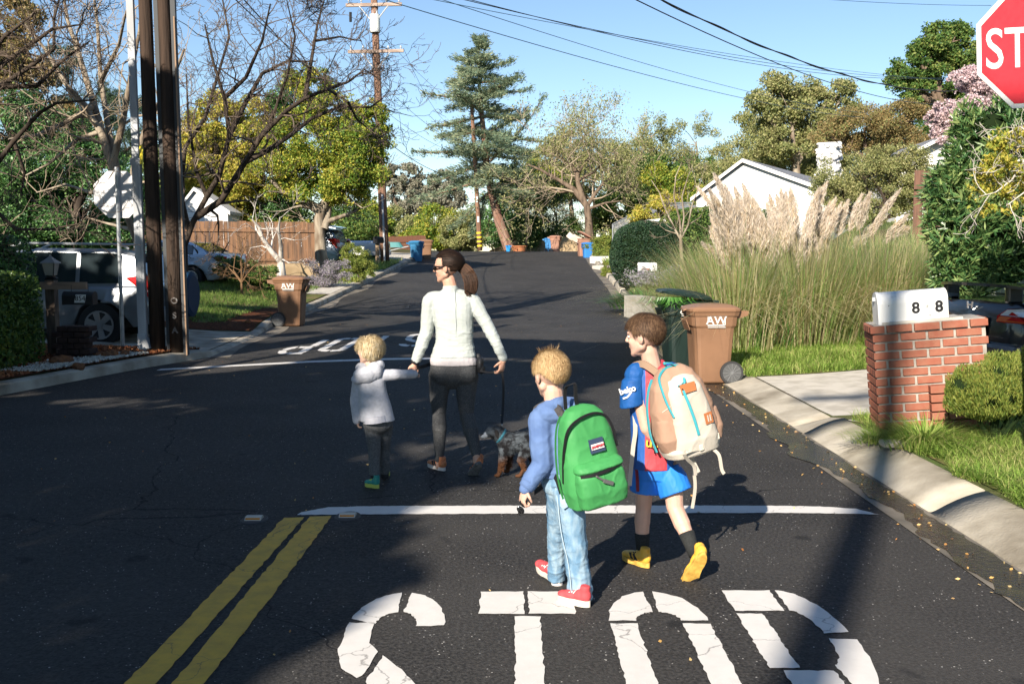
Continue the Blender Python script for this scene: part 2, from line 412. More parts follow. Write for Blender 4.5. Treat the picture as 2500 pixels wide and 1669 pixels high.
def sheet(name, x0f, x1f, ys, nx, zoff, m, kind='structure', zf=None):
    V = []; F = []
    for y in ys:
        a, b = x0f(y), x1f(y)
        for i in range(nx + 1):
            x = a + (b - a) * i / nx; V.append((x, y, (zf(x, y) if zf else G(x, y)) + zoff))
    for j in range(len(ys) - 1):
        for i in range(nx): a = j * (nx + 1) + i; F.append((a, a + 1, a + nx + 2, a + nx + 1))
    o = MB().add(V, F).build(name, m, smooth=True, fix=False); o["kind"] = kind; return o
def ylist(a, b, st): n = max(1, int(math.ceil((b - a) / st))); return [a + (b - a) * i / n for i in range(n + 1)]

# terrain: one sheet to the horizon, lowered a little under the road
def terr():
    ys = [-600, -300, -150, -90, -60] + ylist(-50, 0, 4) + ylist(.8, 34, .8) + ylist(35, 80, 1.5) + [90, 110, 140, 190, 260, 400, 700, 1500]
    V = []; F = []; cols = 0
    for y in ys:
        l, r = xl(y), xr(y)
        xs = [-900, -400, -200, -120, -90, -70] + [l - d for d in (30, 22, 17, 13, 11, 9.5, 8, 7, 6, 5, 4, 3.2, 2.4, 1.6, 1.0, .5, .2, .1)] + [lerp(l, r, t) for t in (.02, .25, .5, .75, .98)] + [r + d for d in (.02, .12, .22, .36, .7, 1.1, 1.6, 2.2, 3, 4, 5, 6, 7, 8.5, 10, 12, 15, 19, 24, 30, 40)] + [70, 90, 120, 200, 400, 900]
        xs = sorted(xs); cols = len(xs)
        for x in xs:
            z = G(x, max(-60, min(y, 400)))
            if l - .15 < x < r + .3: z = zr(y) - .08
            V.append((x, y, z))
    for j in range(len(ys) - 1):
        for i in range(cols - 1): a = j * cols + i; F.append((a, a + 1, a + cols + 1, a + cols))
    return MB().add(V, F).build("ground", M_SOIL, smooth=True, fix=False)
terr()["kind"] = "structure"
rys = ylist(-45, 0, 3) + ylist(.5, 16, .5) + ylist(17, 64, 1) + [66, 68, 70]
sheet("road", lambda y: max(xl(y), -45), lambda y: xr(y) - (.29 if y < 66 else .3), rys, 8, 0, M_ASPH, zf=lambda x, y: zr(y))
sheet("gutter", lambda y: xr(y) - .29, lambda y: xr(y) + .01, rys, 2, .004, M_GUT, zf=lambda x, y: zr(y))
sheet("gutter", lambda y: xl(y) - .01, lambda y: xl(y) + .28 + .12 * math.sin(y), ylist(15.5, 55, .6), 1, .004, M_GUT, zf=lambda x, y: zr(y))

def kerb_r(y0, y1, prof, m=M_KERB, n=10):
    V = []; F = []; k = len(prof)
    for i in range(n + 1):
        y = lerp(y0, y1, i / n)
        for j, (a, b) in enumerate(prof):
            wob = .006 * mnoise.noise(Vector((y * 6, j * .7, 0))) if 0 < j < k - 1 else 0
            V.append((xr(y) + a + wob, y, zr(y) + b))
    for i in range(n):
        for j in range(k - 1): a = i * k + j; F.append((a, a + k, a + k + 1, a + 1))
    F.append(tuple(range(k))); F.append(tuple(n * k + j for j in range(k - 1, -1, -1)))
    return V, F
ROLL = [(-.005, -.1), (0, .005), (.03, .018), (.10, .055), (.16, .086), (.22, .111), (.28, .130), (.34, .143), (.372, .146), (.38, .13), (.385, -.1)]
APR = [(-.005, -.1), (0, .008), (.04, .016), (.10, .032), (.15, .045), (.20, .058), (.27, .075), (.34, .092), (.36, .098), (.362, .06), (.362, -.1)]
kb = MB()
for a, b in ((-40, -20), (-20, -8), (-8, 0), (0, 3.1), (3.12, 6.2), (6.225, 8.95)): kb.add(*kerb_r(a, b, ROLL, n=8))
kb.add(*kerb_r(9.3, 12.6, APR, n=10))
# ramped ends of the rolled kerb
for (ya, pa, yb, pb) in ((8.96, ROLL, 9.3, APR), (12.6, APR, 13.1, ROLL)):
    V = []; F = []; k = len(pa)
    for i in range(5):
        t = i / 4; y = lerp(ya, yb, t)
        V += [(xr(y) + lerp(p[0], q[0], t), y, zr(y) + lerp(p[1], q[1], t)) for p, q in zip(pa, pb)]
    for i in range(4):
        for j in range(k - 1): a = i * k + j; F.append((a, a + k, a + k + 1, a + 1))
    kb.add(V, F)
for a, b in ((13.1, 16), (16.02, 19), (19.02, 22)): kb.add(*kerb_r(a, b, ROLL, n=6))
SQ = [(-.005, -.1), (0, .005), (.03, .12), (.05, .14), (.18, .145), (.185, -.1)]
for a in range(22, 64, 3): kb.add(*kerb_r(a + .02, a + 3, SQ, n=4))
kb.build("kerb", M_KERB, smooth=True)["kind"] = "structure"
# left kerb
kl = MB(); lys = [6.65, 7.2, 8.0, 8.8, 9.5, 10.4, 11.4, 12.4, 13.3, 14.2, 14.9, 15.5] + ylist(16.2, 64, 1.2)
pts = [Vector((xl(y), y, zr(y))) for y in lys]
rings = []
for i, p in enumerate(pts):
    d = (pts[min(i + 1, len(pts) - 1)] - pts[max(0, i - 1)]); d.z = 0; d.normalize(); nl = Vector((-d.y, d.x, 0))
    h = .13 - .09 * ss(15.2, 16.2, p.y) * (1 - ss(19.5, 20.5, p.y))
    rings.append([p + nl * a + Vector((0, 0, b)) for a, b in ((-.0, -.08), (0, 0.005), (.02, h - .02), (.05, h), (.17, h + .005), (.19, -.08))])
k = 6; V = [q for r in rings for q in r]; F = [(i * k + j, i * k + j + 1, (i + 1) * k + j + 1, (i + 1) * k + j) for i in range(len(rings) - 1) for j in range(k - 1)]
kl.add(V, F).build("kerb", M_KERB, smooth=False)["kind"] = "structure"

# driveway and pavement slabs
def slab(name, x0, x1, y0, y1, m=M_CONC, dz=.012, nx=10, ny=8, skew=0.0):
    return sheet(name, lambda y: x0(y) if callable(x0) else x0, lambda y: (x1(y) if callable(x1) else x1), ylist(y0, y1, (y1 - y0) / ny), nx, dz, m)
slab("driveway", lambda y: xr(y) + .37, 12, 8.7, 12.25, dz=.008, nx=24)
slab("driveway", lambda y: -17, lambda y: xl(y) - .19, 16.0, 19.6, m=M_KERB, nx=16)
slab("pavement", lambda y: xl(y) - 1.15, lambda y: xl(y) - .19, 29.5, 39.5, nx=3, ny=20)
slab("driveway", lambda y: -14, lambda y: xl(y) - .19, 44.5, 52, m=M_CONC, nx=12)
slab("driveway", lambda y: xr(y) + .19, 9, 17.2, 20.0, nx=12, m=M_GUT)
# mulch and gravel bed round the poles, lawn sheets
def bed(name, poly, m, dz, st=.25):
    xs = [p[0] for p in poly]; ys_ = [p[1] for p in poly]
    bm = bmesh.new(); bm.faces.new([bm.verts.new((x, y, 0)) for x, y in poly])
    for ax, lo, hi in ((0, min(xs), max(xs)), (1, min(ys_), max(ys_))):
        v = lo + st
        while v < hi:
            co = (v, 0, 0) if ax == 0 else (0, v, 0); no = (1, 0, 0) if ax == 0 else (0, 1, 0)
            bmesh.ops.bisect_plane(bm, geom=list(bm.verts) + list(bm.edges) + list(bm.faces), plane_co=co, plane_no=no); v += st
    for q in bm.verts: q.co.z = G(q.co.x, q.co.y) + dz + .012 * mnoise.noise(Vector((q.co.x * 3, q.co.y * 3, 0)))
    me = bpy.data.meshes.new(name); bm.to_mesh(me); bm.free()
    if me.polygons and me.polygons[0].normal.z < 0: me.flip_normals()
    o = link(name, me, m, smooth=True); o["kind"] = "structure"; return o
bed("mulch_bed", [(-11, 8.1), (-9.0, 8.75), (-7.5, 9.55), (-6.08, 11.4), (-5.38, 14.2), (-4.92, 15.5), (-5.0, 15.9), (-9, 15.9), (-13, 15.5)], M_MULCH, .03)
bed("mulch_bed", [(-5.15, 19.7), (-5.5, 22.6), (-5.6, 25), (-6.9, 24.5), (-6.6, 22), (-9, 20.6), (-9, 19.7)], M_MULCH, .02)
sheet("lawn", lambda y: xl(y) - 11, lambda y: xl(y) - (.9 if y < 25 else .25), ylist(20.5, 29.3, 1), 12, .014, M_LAWN)
sheet("lawn", lambda y: xl(y) - 9, lambda y: xl(y) - 1.2, ylist(29.3, 44, 1.5), 10, .014, M_LAWN)
sheet("lawn", lambda y: xr(y) + .39, lambda y: 9, ylist(-2, 8.66, .6), 16, .01, M_LAWN)
sheet("lawn", lambda y: xr(y) + .39, lambda y: 12, ylist(12.27, 17.1, .6), 18, .01, M_LAWN)
sheet("lawn", lambda y: xr(y) + .3, lambda y: xr(y) + 14, ylist(38, 62, 1.5), 12, .012, M_LAWN)

# ------------------------------------------------ painted markings
from mathutils.geometry import tessellate_polygon
def rag(poly, st=.025, am=.005, seed=0):
    rnd = random.Random(seed); out = []
    for i in range(len(poly)):
        a = Vector((*poly[i], 0)); b = Vector((*poly[(i + 1) % len(poly)], 0)); n = max(1, int((b - a).length / st))
        for j in range(n): p = a.lerp(b, j / n); out.append((p.x + rnd.uniform(-am, am), p.y + rnd.uniform(-am, am)))
    return out
def mark(name, polys, m, dz=.004, st=.03, am=.005):
    bm = bmesh.new()
    for i, pl in enumerate(polys):
        q = rag(pl, st, am, i); vv = [bm.verts.new((x, y, zr(y) + dz)) for x, y in q]
        for t in tessellate_polygon([[Vector((x, y, 0)) for x, y in q]]):
            try: bm.faces.new([vv[k] for k in t])
            except ValueError: pass
    bm.normal_update()
    for f in bm.faces:
        if f.normal.z < 0: f.normal_flip()
    me = bpy.data.meshes.new(name); bm.to_mesh(me); bm.free(); o = link(name, me, m); o["kind"] = "structure"; return o
def arc(cx, cy, ro, ri, a0, a1, n=14):
    o = [(cx + ro[0] * math.cos(R(a0 + (a1 - a0) * i / n)), cy + ro[1] * math.sin(R(a0 + (a1 - a0) * i / n))) for i in range(n + 1)]
    q = [(cx + ri[0] * math.cos(R(a0 + (a1 - a0) * i / n)), cy + ri[1] * math.sin(R(a0 + (a1 - a0) * i / n))) for i in range(n, -1, -1)]
    return o + q
LET = {
 'S': [arc(.5, .815, (.5, .185), (.23, .075), 97, 168), arc(.5, .815, (.48, .185), (.2, .075), 2, 83),
       [(.005, .835), (.265, .835), (.27, .77), (.30, .74), (.40, .70), (.33, .60), (.28, .595), (.12, .63), (.02, .70)],
       [(.46, .685), (.62, .64), (.86, .555), (.97, .46), (.99, .37), (.72, .37), (.70, .44), (.58, .505), (.38, .58)],
       arc(.5, .185, (.5, .185), (.23, .075), -83, -5), arc(.5, .185, (.5, .185), (.23, .075), 185, 263), [(.99, .345), (.72, .345), (.73, .2), (1, .2)]],
 'T': [[(0, 1), (.47, 1), (.47, .875), (0, .875)], [(.52, 1), (1, 1), (1, .875), (.52, .875)], [(.37, .862), (.63, .862), (.63, 0), (.37, 0)]],
 'O': [arc(.5, .84, (.5, .16), (.23, .045), 96, 180), arc(.5, .84, (.5, .16), (.23, .045), 0, 84), [(0, .825), (.27, .825), (.27, .175), (0, .175)], [(.73, .825), (1, .825), (1, .175), (.73, .175)],
       arc(.5, .16, (.5, .16), (.23, .045), 180, 264), arc(.5, .16, (.5, .16), (.23, .045), 276, 360)],
 'P': [[(0, 1), (.52, 1), (.52, .885), (0, .885)], [(0, .87), (.27, .87), (.27, .62), (0, .62)], arc(.58, .765, (.42, .235), (.16, .12), 3, 90), arc(.58, .75, (.42, .26), (.16, .12), -80, -2),
       [(.1, .61), (.56, .61), (.56, .49), (.1, .49)], [(0, .475), (.27, .475), (.27, 0), (0, 0)]]}
def word(x0s, ytops, w, h, flip, slant=0):
    for ch, x0, yt in zip("STOP", x0s, ytops):
        pl = [[((x0 + px * w, yt - h + py * h) if not flip else (x0 - px * w, yt + h - py * h)) for px, py in pc] for pc in LET[ch]]
        yield pl
polys = []
for pl in word((-.735, -.152, .44, 1.03), (4.72, 4.735, 4.735, 4.75), .445, 2.4, False): polys += pl
mark("road_lettering", polys, M_WHITE)
polys = []
for pl in word((-1.55, -2.2, -2.8, -3.4), (17.2, 16.75, 16.35, 15.95), .47, 2.5, True): polys += pl
mark("road_lettering", polys, M_WHITE, am=.012)
mark("road_stop_line", [[(-1.36, 6.15), (-1.34, 6.22), (-1.2, 6.335), (-.9, 6.37), (.5, 6.385), (1.6, 6.38), (2.0, 6.36), (2.22, 6.30), (2.32, 6.16), (2.2, 6.175), (1.8, 6.20), (.3, 6.19), (-.9, 6.165)]], M_WHITE)
mark("road_stop_line", [[(-4.95, 13.75), (-3.0, 14.75), (-1.9, 15.1), (-.55, 15.25), (-.55, 15.5), (-1.9, 15.35), (-3.0, 15.0), (-4.95, 13.95)]], M_WHITE)
mark("road_centre_line", [[(-1.425, 6.08), (-1.30, 6.10), (-1.33, 5), (-1.37, 3.8), (-1.45, 0), (-1.6, -30), (-1.72, -30), (-1.57, 0), (-1.487, 3.8), (-1.45, 5)]], M_YEL, st=.05, am=.006)
mark("road_centre_line", [[(-1.27, 6.11), (-1.135, 6.13), (-1.15, 5), (-1.185, 3.8), (-1.26, 0), (-1.4, -30), (-1.52, -30), (-1.38, 0), (-1.305, 3.8), (-1.285, 5)]], M_YEL, st=.05, am=.006)
# raised amber reflectors at the end of the double line
def reflector(x, y, lab):
    e = empty("road_reflector", (x, y, 0), lab, "road reflector", "raised reflectors beside the double yellow line")
    MB().tube([(0, 0, .001), (0, 0, .006)], [.12, .11], n=20, flat=.7).build("pad", mat("reflector glue", (.03, .03, .032), .6), e)
    mb = MB(); mb.prism([(-.05, -.045, .006), (-.05, .045, .006), (-.05, .022, .024), (-.05, -.022, .024)], (.10, 0, 0)); mb.build("casing", mat("reflector casing", (.55, .5, .42), .5), e)
    MB().box((0, -.036, .015), (.088, .006, .011), M=Matrix.Rotation(R(-38), 3, 'X')).build("lens", mat("amber lens", (.6, .22, .02), .25, .6), e)
reflector(-1.60, 6.05, "amber raised reflector left of the double yellow line"); reflector(-1.03, 6.12, "amber raised reflector just right of the double yellow line")
# water running along the right gutter, dead leaves
def wetmat():
    return mat("gutter water", (.024, .021, .018), .24, .4, c2=(.06, .055, .022), ns=3.3, nd=9, lo=.5, hi=.72, bump=.5, bs=40)
def water():
    V = []; F = []; ys_ = ylist(2.4, 12.6, .07); n = 4
    for y in ys_:
        l = 2.41 - .035 * math.sin(y * 1.7) - .07 * ss(7, 8.0, y) * (1 - ss(8.6, 9.4, y)) + .09 * mnoise.noise(Vector((y * 2.2, 5, 0))) + .05 * mnoise.noise(Vector((y * 9, 0, 0)))
        r = 2.625 + .008 * math.sin(y * 5) + .03 * (mnoise.noise(Vector((y * 14, 3, 0))))
        for i in range(n + 1): V.append((lerp(l, r, i / n), y, zr(y) + .0085))
    for j in range(len(ys_) - 1):
        for i in range(n): a = j * (n + 1) + i; F.append((a, a + 1, a + n + 2, a + n + 1))
    MB().add(V, F).build("water", wetmat(), fix=False)["kind"] = "structure"
water()
def litter(name, n, xf, yf, size, m, lift=.012):
    C = []
    for i in range(n):
        x, y = xf(), yf(); x = x(y) if callable(x) else x
        C.append((x, y, G(x, y) + lift))
    C = np.array(C); V, F = leaf_quads(C, size, .55, D=np.tile([0, 0, 0.], (n, 1)) + unit(n) * [1, 1, .15], spread=.2)
    me = npmesh(name, V, F, 4); o = link(name, me, m); o["kind"] = "stuff"; return o
M_DEAD = leafmat("dead leaves", [(.22, .09, .03), (.42, .25, .08), (.5, .38, .18), (.12, .05, .02)], .1)
o = litter("fallen_leaves", 300, lambda: (lambda y: xr(y) - .02 - abs(random.gauss(0, .22))), lambda: random.uniform(3, 40) if random.random() < .5 else random.uniform(3, 13), .024, M_DEAD); o["label"] = "brown fallen leaves scattered along the right gutter"
o = litter("fallen_leaves", 160, lambda: random.uniform(-4.5, 2.4), lambda: random.uniform(3.2, 22), .022, M_DEAD, .006); o["label"] = "tiny leaf scraps scattered over the asphalt"
# ------------------------------------------------ trees and plants
def bark(name, c, c2, ns=6, st=(1, 1, .25)): return mat(name, c, .9, .15, c2=c2, ns=ns, nd=6, bump=.8, bs=18, stretch=st)
B_DARK = bark("dark bark", (.075, .058, .045), (.035, .027, .022)); B_PALE = bark("pale bark", (.34, .29, .22), (.16, .12, .085)); B_BROWN = bark("brown bark", (.19, .14, .10), (.09, .065, .048))
B_WHITE = bark("white bark", (.62, .58, .52), (.28, .25, .22), 9); B_TWIG = mat("twig bark", (.13, .10, .08), .9, .1); B_TWIGP = mat("pale twig bark", (.36, .29, .21), .9, .1)
B_RED = bark("red cedar bark", (.22, .12, .085), (.30, .20, .15), 5)
LM = dict(
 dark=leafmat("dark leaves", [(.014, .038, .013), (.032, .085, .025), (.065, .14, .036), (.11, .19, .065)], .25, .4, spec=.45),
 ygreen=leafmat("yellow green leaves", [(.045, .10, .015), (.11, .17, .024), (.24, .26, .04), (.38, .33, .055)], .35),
 yellow=leafmat("yellow leaves", [(.12, .16, .025), (.26, .27, .04), (.46, .39, .07), (.56, .45, .11)], .4),
 mid=leafmat("mid green leaves", [(.020, .05, .014), (.045, .09, .02), (.08, .13, .03), (.14, .16, .04)], .3),
 olive=leafmat("olive leaves", [(.09, .11, .04), (.15, .165, .06), (.22, .22, .085), (.29, .27, .13)], .35),
 brownred=leafmat("russet leaves", [(.09, .085, .035), (.16, .12, .05), (.22, .15, .065), (.14, .16, .055)], .3),
 euc=leafmat("grey purple leaves", [(.11, .115, .09), (.17, .16, .12), (.22, .20, .15), (.13, .15, .10)], .3),
 cedar=leafmat("cedar needles", [(.06, .10, .07), (.11, .155, .10), (.17, .21, .125), (.24, .25, .15)], .3, nscale=.4),
 pink=leafmat("pink blossom", [(.55, .38, .40), (.70, .54, .57), (.80, .68, .70), (.45, .32, .30)], .35),
 oleander=leafmat("oleander leaves", [(.018, .052, .018), (.042, .095, .030), (.085, .145, .045), (.19, .235, .085)], .18, .36, spec=.5),
 pine=leafmat("pine needles", [(.012, .03, .018), (.025, .045, .025), (.045, .065, .03)], .2),
 juniper=leafmat("juniper", [(.06, .10, .018), (.10, .13, .025), (.16, .18, .035), (.2, .2, .05)], .3),
 hedge=leafmat("hedge leaves", [(.014, .035, .010), (.035, .07, .018), (.07, .12, .025), (.13, .15, .03)], .25, .4),
 topi=leafmat("topiary leaves", [(.008, .020, .012), (.014, .032, .016), (.022, .045, .02)], .15),
 lav=leafmat("lavender flowers", [(.10, .12, .08), (.22, .20, .24), (.32, .27, .34), (.16, .17, .12)], .3),
 agap=leafmat("strap leaves", [(.015, .06, .010), (.035, .11, .018), (.06, .15, .03)], .3, .35),
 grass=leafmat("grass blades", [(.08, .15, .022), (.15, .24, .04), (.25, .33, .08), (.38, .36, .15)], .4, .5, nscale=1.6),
 grassd=leafmat("shaded lawn blades", [(.05, .10, .018), (.09, .15, .03), (.15, .19, .05)], .4),  # darker grass copy, the shade is put into the colour
 straw=leafmat("pampas straw", [(.40, .36, .16), (.62, .53, .30), (.74, .64, .42), (.34, .38, .15)], .5, nscale=1.8),
 pgreen=leafmat("pampas green", [(.09, .20, .05), (.18, .31, .08), (.30, .42, .14), (.56, .52, .26)], .5, nscale=1.2),
 plume=leafmat("pampas plumes", [(.64, .53, .41), (.76, .66, .55), (.80, .73, .64), (.72, .56, .36)], .45, .8, nscale=3),
)
def pblobs(lst, Y, dep=.8, ref=None):
    """ellipsoids from photo centres and half sizes in pixels at distance Y"""
    out = []; ppm = FOC / (ref or Y)
    for b in lst:
        px, py, rx, rz = b[:4]; yy = Y + (b[4] if len(b) > 4 else 0)
        out.append((tuple(P(px, py, yy)), (rx / ppm, max(rx, rz) / ppm * dep, rz / ppm)))
    return out
def crown(name, parent, blobs, n, size, m, asp=.6, seed=0., nz=.28, ns=None, gap=-.35, shell=.5, D=None, spread=1.):
    loc = np.array(parent.location) if parent is not None else np.zeros(3)
    n = int(n * 1.7); size *= .74
    r = np.mean([b[1][0] for b in blobs]); C = blob_pts(blobs, n, shell, nz, ns or 2.2 / max(r, .3), seed, gap)
    V, F = leaf_quads(C, size, asp, D=(D(C) if D else None), spread=spread)
    o = link(name, npmesh(name, V - loc, F, 4), m, parent); return o
def limbs(mb, base, blobs, r, rnd, fork=.45, loc=Vector((0, 0, 0)), n=8):
    c = sum((Vector(b[0]) for b in blobs), Vector()) / len(blobs); base = Vector(base); low = min(b[0][2] - b[1][2] for b in blobs)
    fk = base.lerp(Vector((lerp(base.x, c.x, .5), lerp(base.y, c.y, .5), max(base.z + .4, lerp(low, c.z, .15)))), 1.0)
    mid = base.lerp(fk, .5) + Vector((rnd.uniform(-.06, .06), 0, 0)) * (fk - base).length
    mb.tube([base - loc, base.lerp(mid, .15) - loc, mid - loc, fk - loc], [r * 1.35, r * 1.05, r * .9, r * .75], n=n, caps=False)
    for b in blobs:
        t = Vector(b[0]); k = fk.lerp(t, .5) + Vector((rnd.uniform(-1, 1), rnd.uniform(-1, 1), -.3)) * (t - fk).length * .12
        mb.tube([fk - loc, k - loc, t - loc], [r * .6, r * .42, r * .18], n=max(4, n - 2), caps=False)
        for q in range(4):
            d = Vector((rnd.gauss(0, 1), rnd.gauss(0, 1), rnd.uniform(-.2, 1))).normalized(); s = k.lerp(t, rnd.random())
            e = Vector(b[0]) + Vector((d.x * b[1][0], d.y * b[1][1], d.z * b[1][2])) * .75
            mb.tube([s - loc, s.lerp(e, .5) + Vector((0, 0, .05)) * (e - s).length - loc, e - loc], [r * .22, r * .14, r * .05], n=4, caps=False)
def tree(name, label, cat, bx, by, blobs, n, size, m, bm=B_BROWN, r=.2, seed=1, bz=None, group=None, part="crown", trunk=True, **kw):
    e = empty(name, (bx, by, (G(bx, by) if bz is None else bz) - .03), label, cat, group)
    if trunk:
        mb = MB(); limbs(mb, e.location, blobs, r, random.Random(seed), loc=Vector(e.location)); mb.build("trunk", bm, e, smooth=True, fix=False)
    crown(part, e, blobs, n, size, m, seed=seed * 1.7, **kw); return e
def ptree(name, label, cat, bpx, Y, lst, n, size, m, dep=.8, **kw):
    b = P(bpx, 600, Y); return tree(name, label, cat, b.x, Y, pblobs(lst, Y, dep), n, size, m, **kw)

# --- far background
ptree("eucalyptus_tree", "hazy grey-purple tree far off, nearer the utility pole of the left pair", "tree", 1000, 120, [(1000, 440, 34, 36), (985, 490, 40, 40), (955, 430, 18, 40), (1015, 520, 34, 30)], 11000, .42, LM['euc'], r=.35, seed=3, bz=0, bm=B_BROWN, gap=-.1)
ptree("eucalyptus_tree", "hazy rounded grey tree far off, right beside the tall cedar's left edge", "tree", 1085, 120, [(1085, 445, 36, 32), (1070, 490, 44, 40), (1105, 480, 30, 36)], 11000, .42, LM['euc'], r=.35, seed=4, bz=0, gap=-.1)
ptree("bush", "olive bush beyond the crest, right of the far utility pole", "bush", 960, 78, [(965, 555, 55, 55), (930, 570, 40, 40), (1000, 585, 40, 25)], 9000, .22, LM['olive'], r=.08, seed=5, gap=-.5)
ptree("bush", "large yellow-green bush left of the leaning cedar trunk", "bush", 1070, 74, [(1060, 560, 62, 60), (1105, 575, 45, 45), (1030, 590, 50, 30)], 13000, .2, LM['ygreen'], r=.08, seed=6, gap=-.6)
ptree("bush", "dull olive bush left of the banded utility pole", "bush", 1120, 71, [(1120, 560, 50, 50), (1150, 585, 30, 30)], 8000, .18, LM['olive'], r=.08, seed=7, gap=-.5)
ptree("evergreen_tree", "dark evergreen standing behind the cedar trunk", "tree", 1250, 72, [(1250, 520, 66, 80), (1200, 560, 50, 55), (1280, 450, 50, 45), (1290, 590, 50, 30)], 20000, .2, LM['dark'], r=.2, seed=8, gap=-.55)
ptree("evergreen_tree", "feathery dark green tree between cedar trunk and the bare oak", "tree", 1345, 70, [(1350, 540, 70, 62), (1310, 570, 50, 40), (1400, 570, 40, 40), (1345, 470, 60, 40)], 20000, .17, LM['mid'], r=.2, seed=9, gap=-.55, asp=.35)
ptree("evergreen_tree", "bright green tree just behind the cedar's lower boughs", "tree", 1310, 76, [(1320, 440, 55, 38), (1300, 480, 40, 40)], 7000, .2, LM['ygreen'], r=.2, seed=10)
ptree("evergreen_tree", "dense green tree filling the gap right of the oak trunk", "tree", 1520, 66, [(1510, 510, 70, 52), (1570, 480, 55, 50), (1480, 545, 50, 35), (1620, 500, 60, 45)], 20000, .19, LM['mid'], r=.2, seed=11, gap=-.5)
ptree("evergreen_tree", "yellowish green rounded tree above the chain-link fence", "tree", 1620, 60, [(1610, 440, 50, 42), (1650, 460, 50, 45), (1690, 500, 50, 50)], 15000, .16, LM['ygreen'], r=.2, seed=12, gap=-.4)
SK = "olive trees along the ridge behind the houses"
for i, (bp, l, lab) in enumerate([
    (1590, [(1590, 330, 48, 48), (1560, 380, 60, 45), (1620, 400, 50, 50)], "thin olive ridge tree with see-through top, above the oak's right side"),
    (1700, [(1700, 345, 62, 58), (1660, 400, 60, 50), (1740, 400, 60, 45)], "tall thin olive ridge tree left of the white gable"),
    (1500, [(1490, 380, 55, 40), (1440, 370, 50, 34), (1530, 430, 60, 50)], "low grey-olive ridge tree directly behind the bare oak"),
    (1800, [(1800, 390, 70, 45), (1860, 400, 60, 40)], "green-olive ridge tree right above the grey roof"),
    (1400, [(1390, 350, 60, 36), (1340, 390, 60, 40)], "pale olive ridge tree left of the oak's top")]):
    ptree("ridge_tree", lab, "tree", bp, 82 + i, l, 6500, .24, LM['olive'], r=.22, seed=20 + i, gap=-.12, group=SK, bm=B_PALE, asp=.4)
ptree("big_olive_tree", "big pale olive tree with rounded top behind the house's roof", "tree", 1940, 56, [(1930, 240, 82, 62), (1880, 310, 80, 70), (2000, 290, 80, 80), (1960, 370, 110, 50), (2050, 250, 60, 50), (1850, 250, 30, 30)], 26000, .19, LM['olive'], r=.3, seed=30, gap=-.22, bm=B_PALE)
ptree("russet_tree", "russet brown bushy tree below the tall dark green oak", "tree", 2120, 42, [(2110, 310, 90, 62), (2190, 300, 70, 60), (2040, 340, 60, 40), (2200, 360, 90, 50)], 24000, .12, LM['brownred'], r=.2, seed=31, gap=-.3, asp=.45)
ptree("live_oak", "tall dark green oak on the hill left of the red stop sign", "tree", 2290, 47, [(2300, 95, 62, 48), (2250, 160, 66, 60), (2340, 150, 62, 70), (2210, 200, 48, 40), (2280, 230, 100, 40), (2380, 210, 40, 60)], 26000, .17, LM['mid'], r=.35, seed=32, gap=-.25)
ptree("domed_tree", "dark olive domed tree with reddish tips between the house roof and pampas grass", "tree", 2120, 25, [(2110, 430, 110, 62), (2040, 460, 60, 42), (2190, 450, 90, 62), (2130, 490, 120, 40), (2235, 400, 55, 50), (2180, 390, 50, 40), (2080, 520, 100, 40), (2180, 520, 80, 40)], 30000, .062, LM['olive'], r=.12, seed=33, gap=-.6, bm=B_DARK)
ptree("blossom_tree", "pink flowering tree behind the red stop sign", "tree", 2420, 21, [(2400, 225, 55, 62), (2340, 275, 66, 34), (2290, 290, 36, 22), (2450, 290, 70, 50), (2430, 170, 30, 30), (2480, 220, 40, 60), (2360, 190, 40, 34), (2320, 320, 50, 30), (2400, 330, 60, 40)], 30000, .06, LM['pink'], r=.1, seed=34, gap=-.05, bm=B_DARK, asp=.9)

FB = "dense trees covering the hillside behind the houses"
for i, (Y, l, mm, lab) in enumerate([
    (66, [(1760, 450, 90, 60), (1840, 440, 80, 70), (1700, 520, 80, 60)], 'olive', "olive hillside tree directly above the white gable's ridge"),
    (64, [(1950, 430, 100, 70), (2040, 420, 90, 70), (2000, 480, 120, 60)], 'olive', "olive hillside tree behind the white stone chimney"),
    (58, [(2230, 330, 110, 90), (2340, 300, 100, 80), (2440, 320, 100, 90)], 'mid', "green hillside tree behind the pink blossom"),
    (70, [(1640, 470, 60, 60), (1580, 430, 60, 60), (1690, 430, 60, 50)], 'mid', "mid green hillside tree behind the yellow-green rounded tree"),
    (62, [(1860, 360, 80, 70), (1950, 380, 90, 70), (2050, 330, 80, 70)], 'olive', "pale hillside tree filling in under the big olive crown"),
    (86, [(1450, 440, 90, 60), (1370, 440, 80, 60), (1540, 420, 60, 60)], 'olive', "grey hillside tree seen through the bare oak"),
    (50, [(2190, 420, 120, 90), (2290, 390, 110, 90), (2400, 400, 110, 100)], 'brownred', "russet hillside bush behind the oleander")]):
    ptree("hillside_tree", lab, "tree", l[0][0], Y, l, 14000, .003 * Y, LM[mm], r=.2, seed=70 + i, gap=-.6, group=FB, shell=.7, nz=.35)
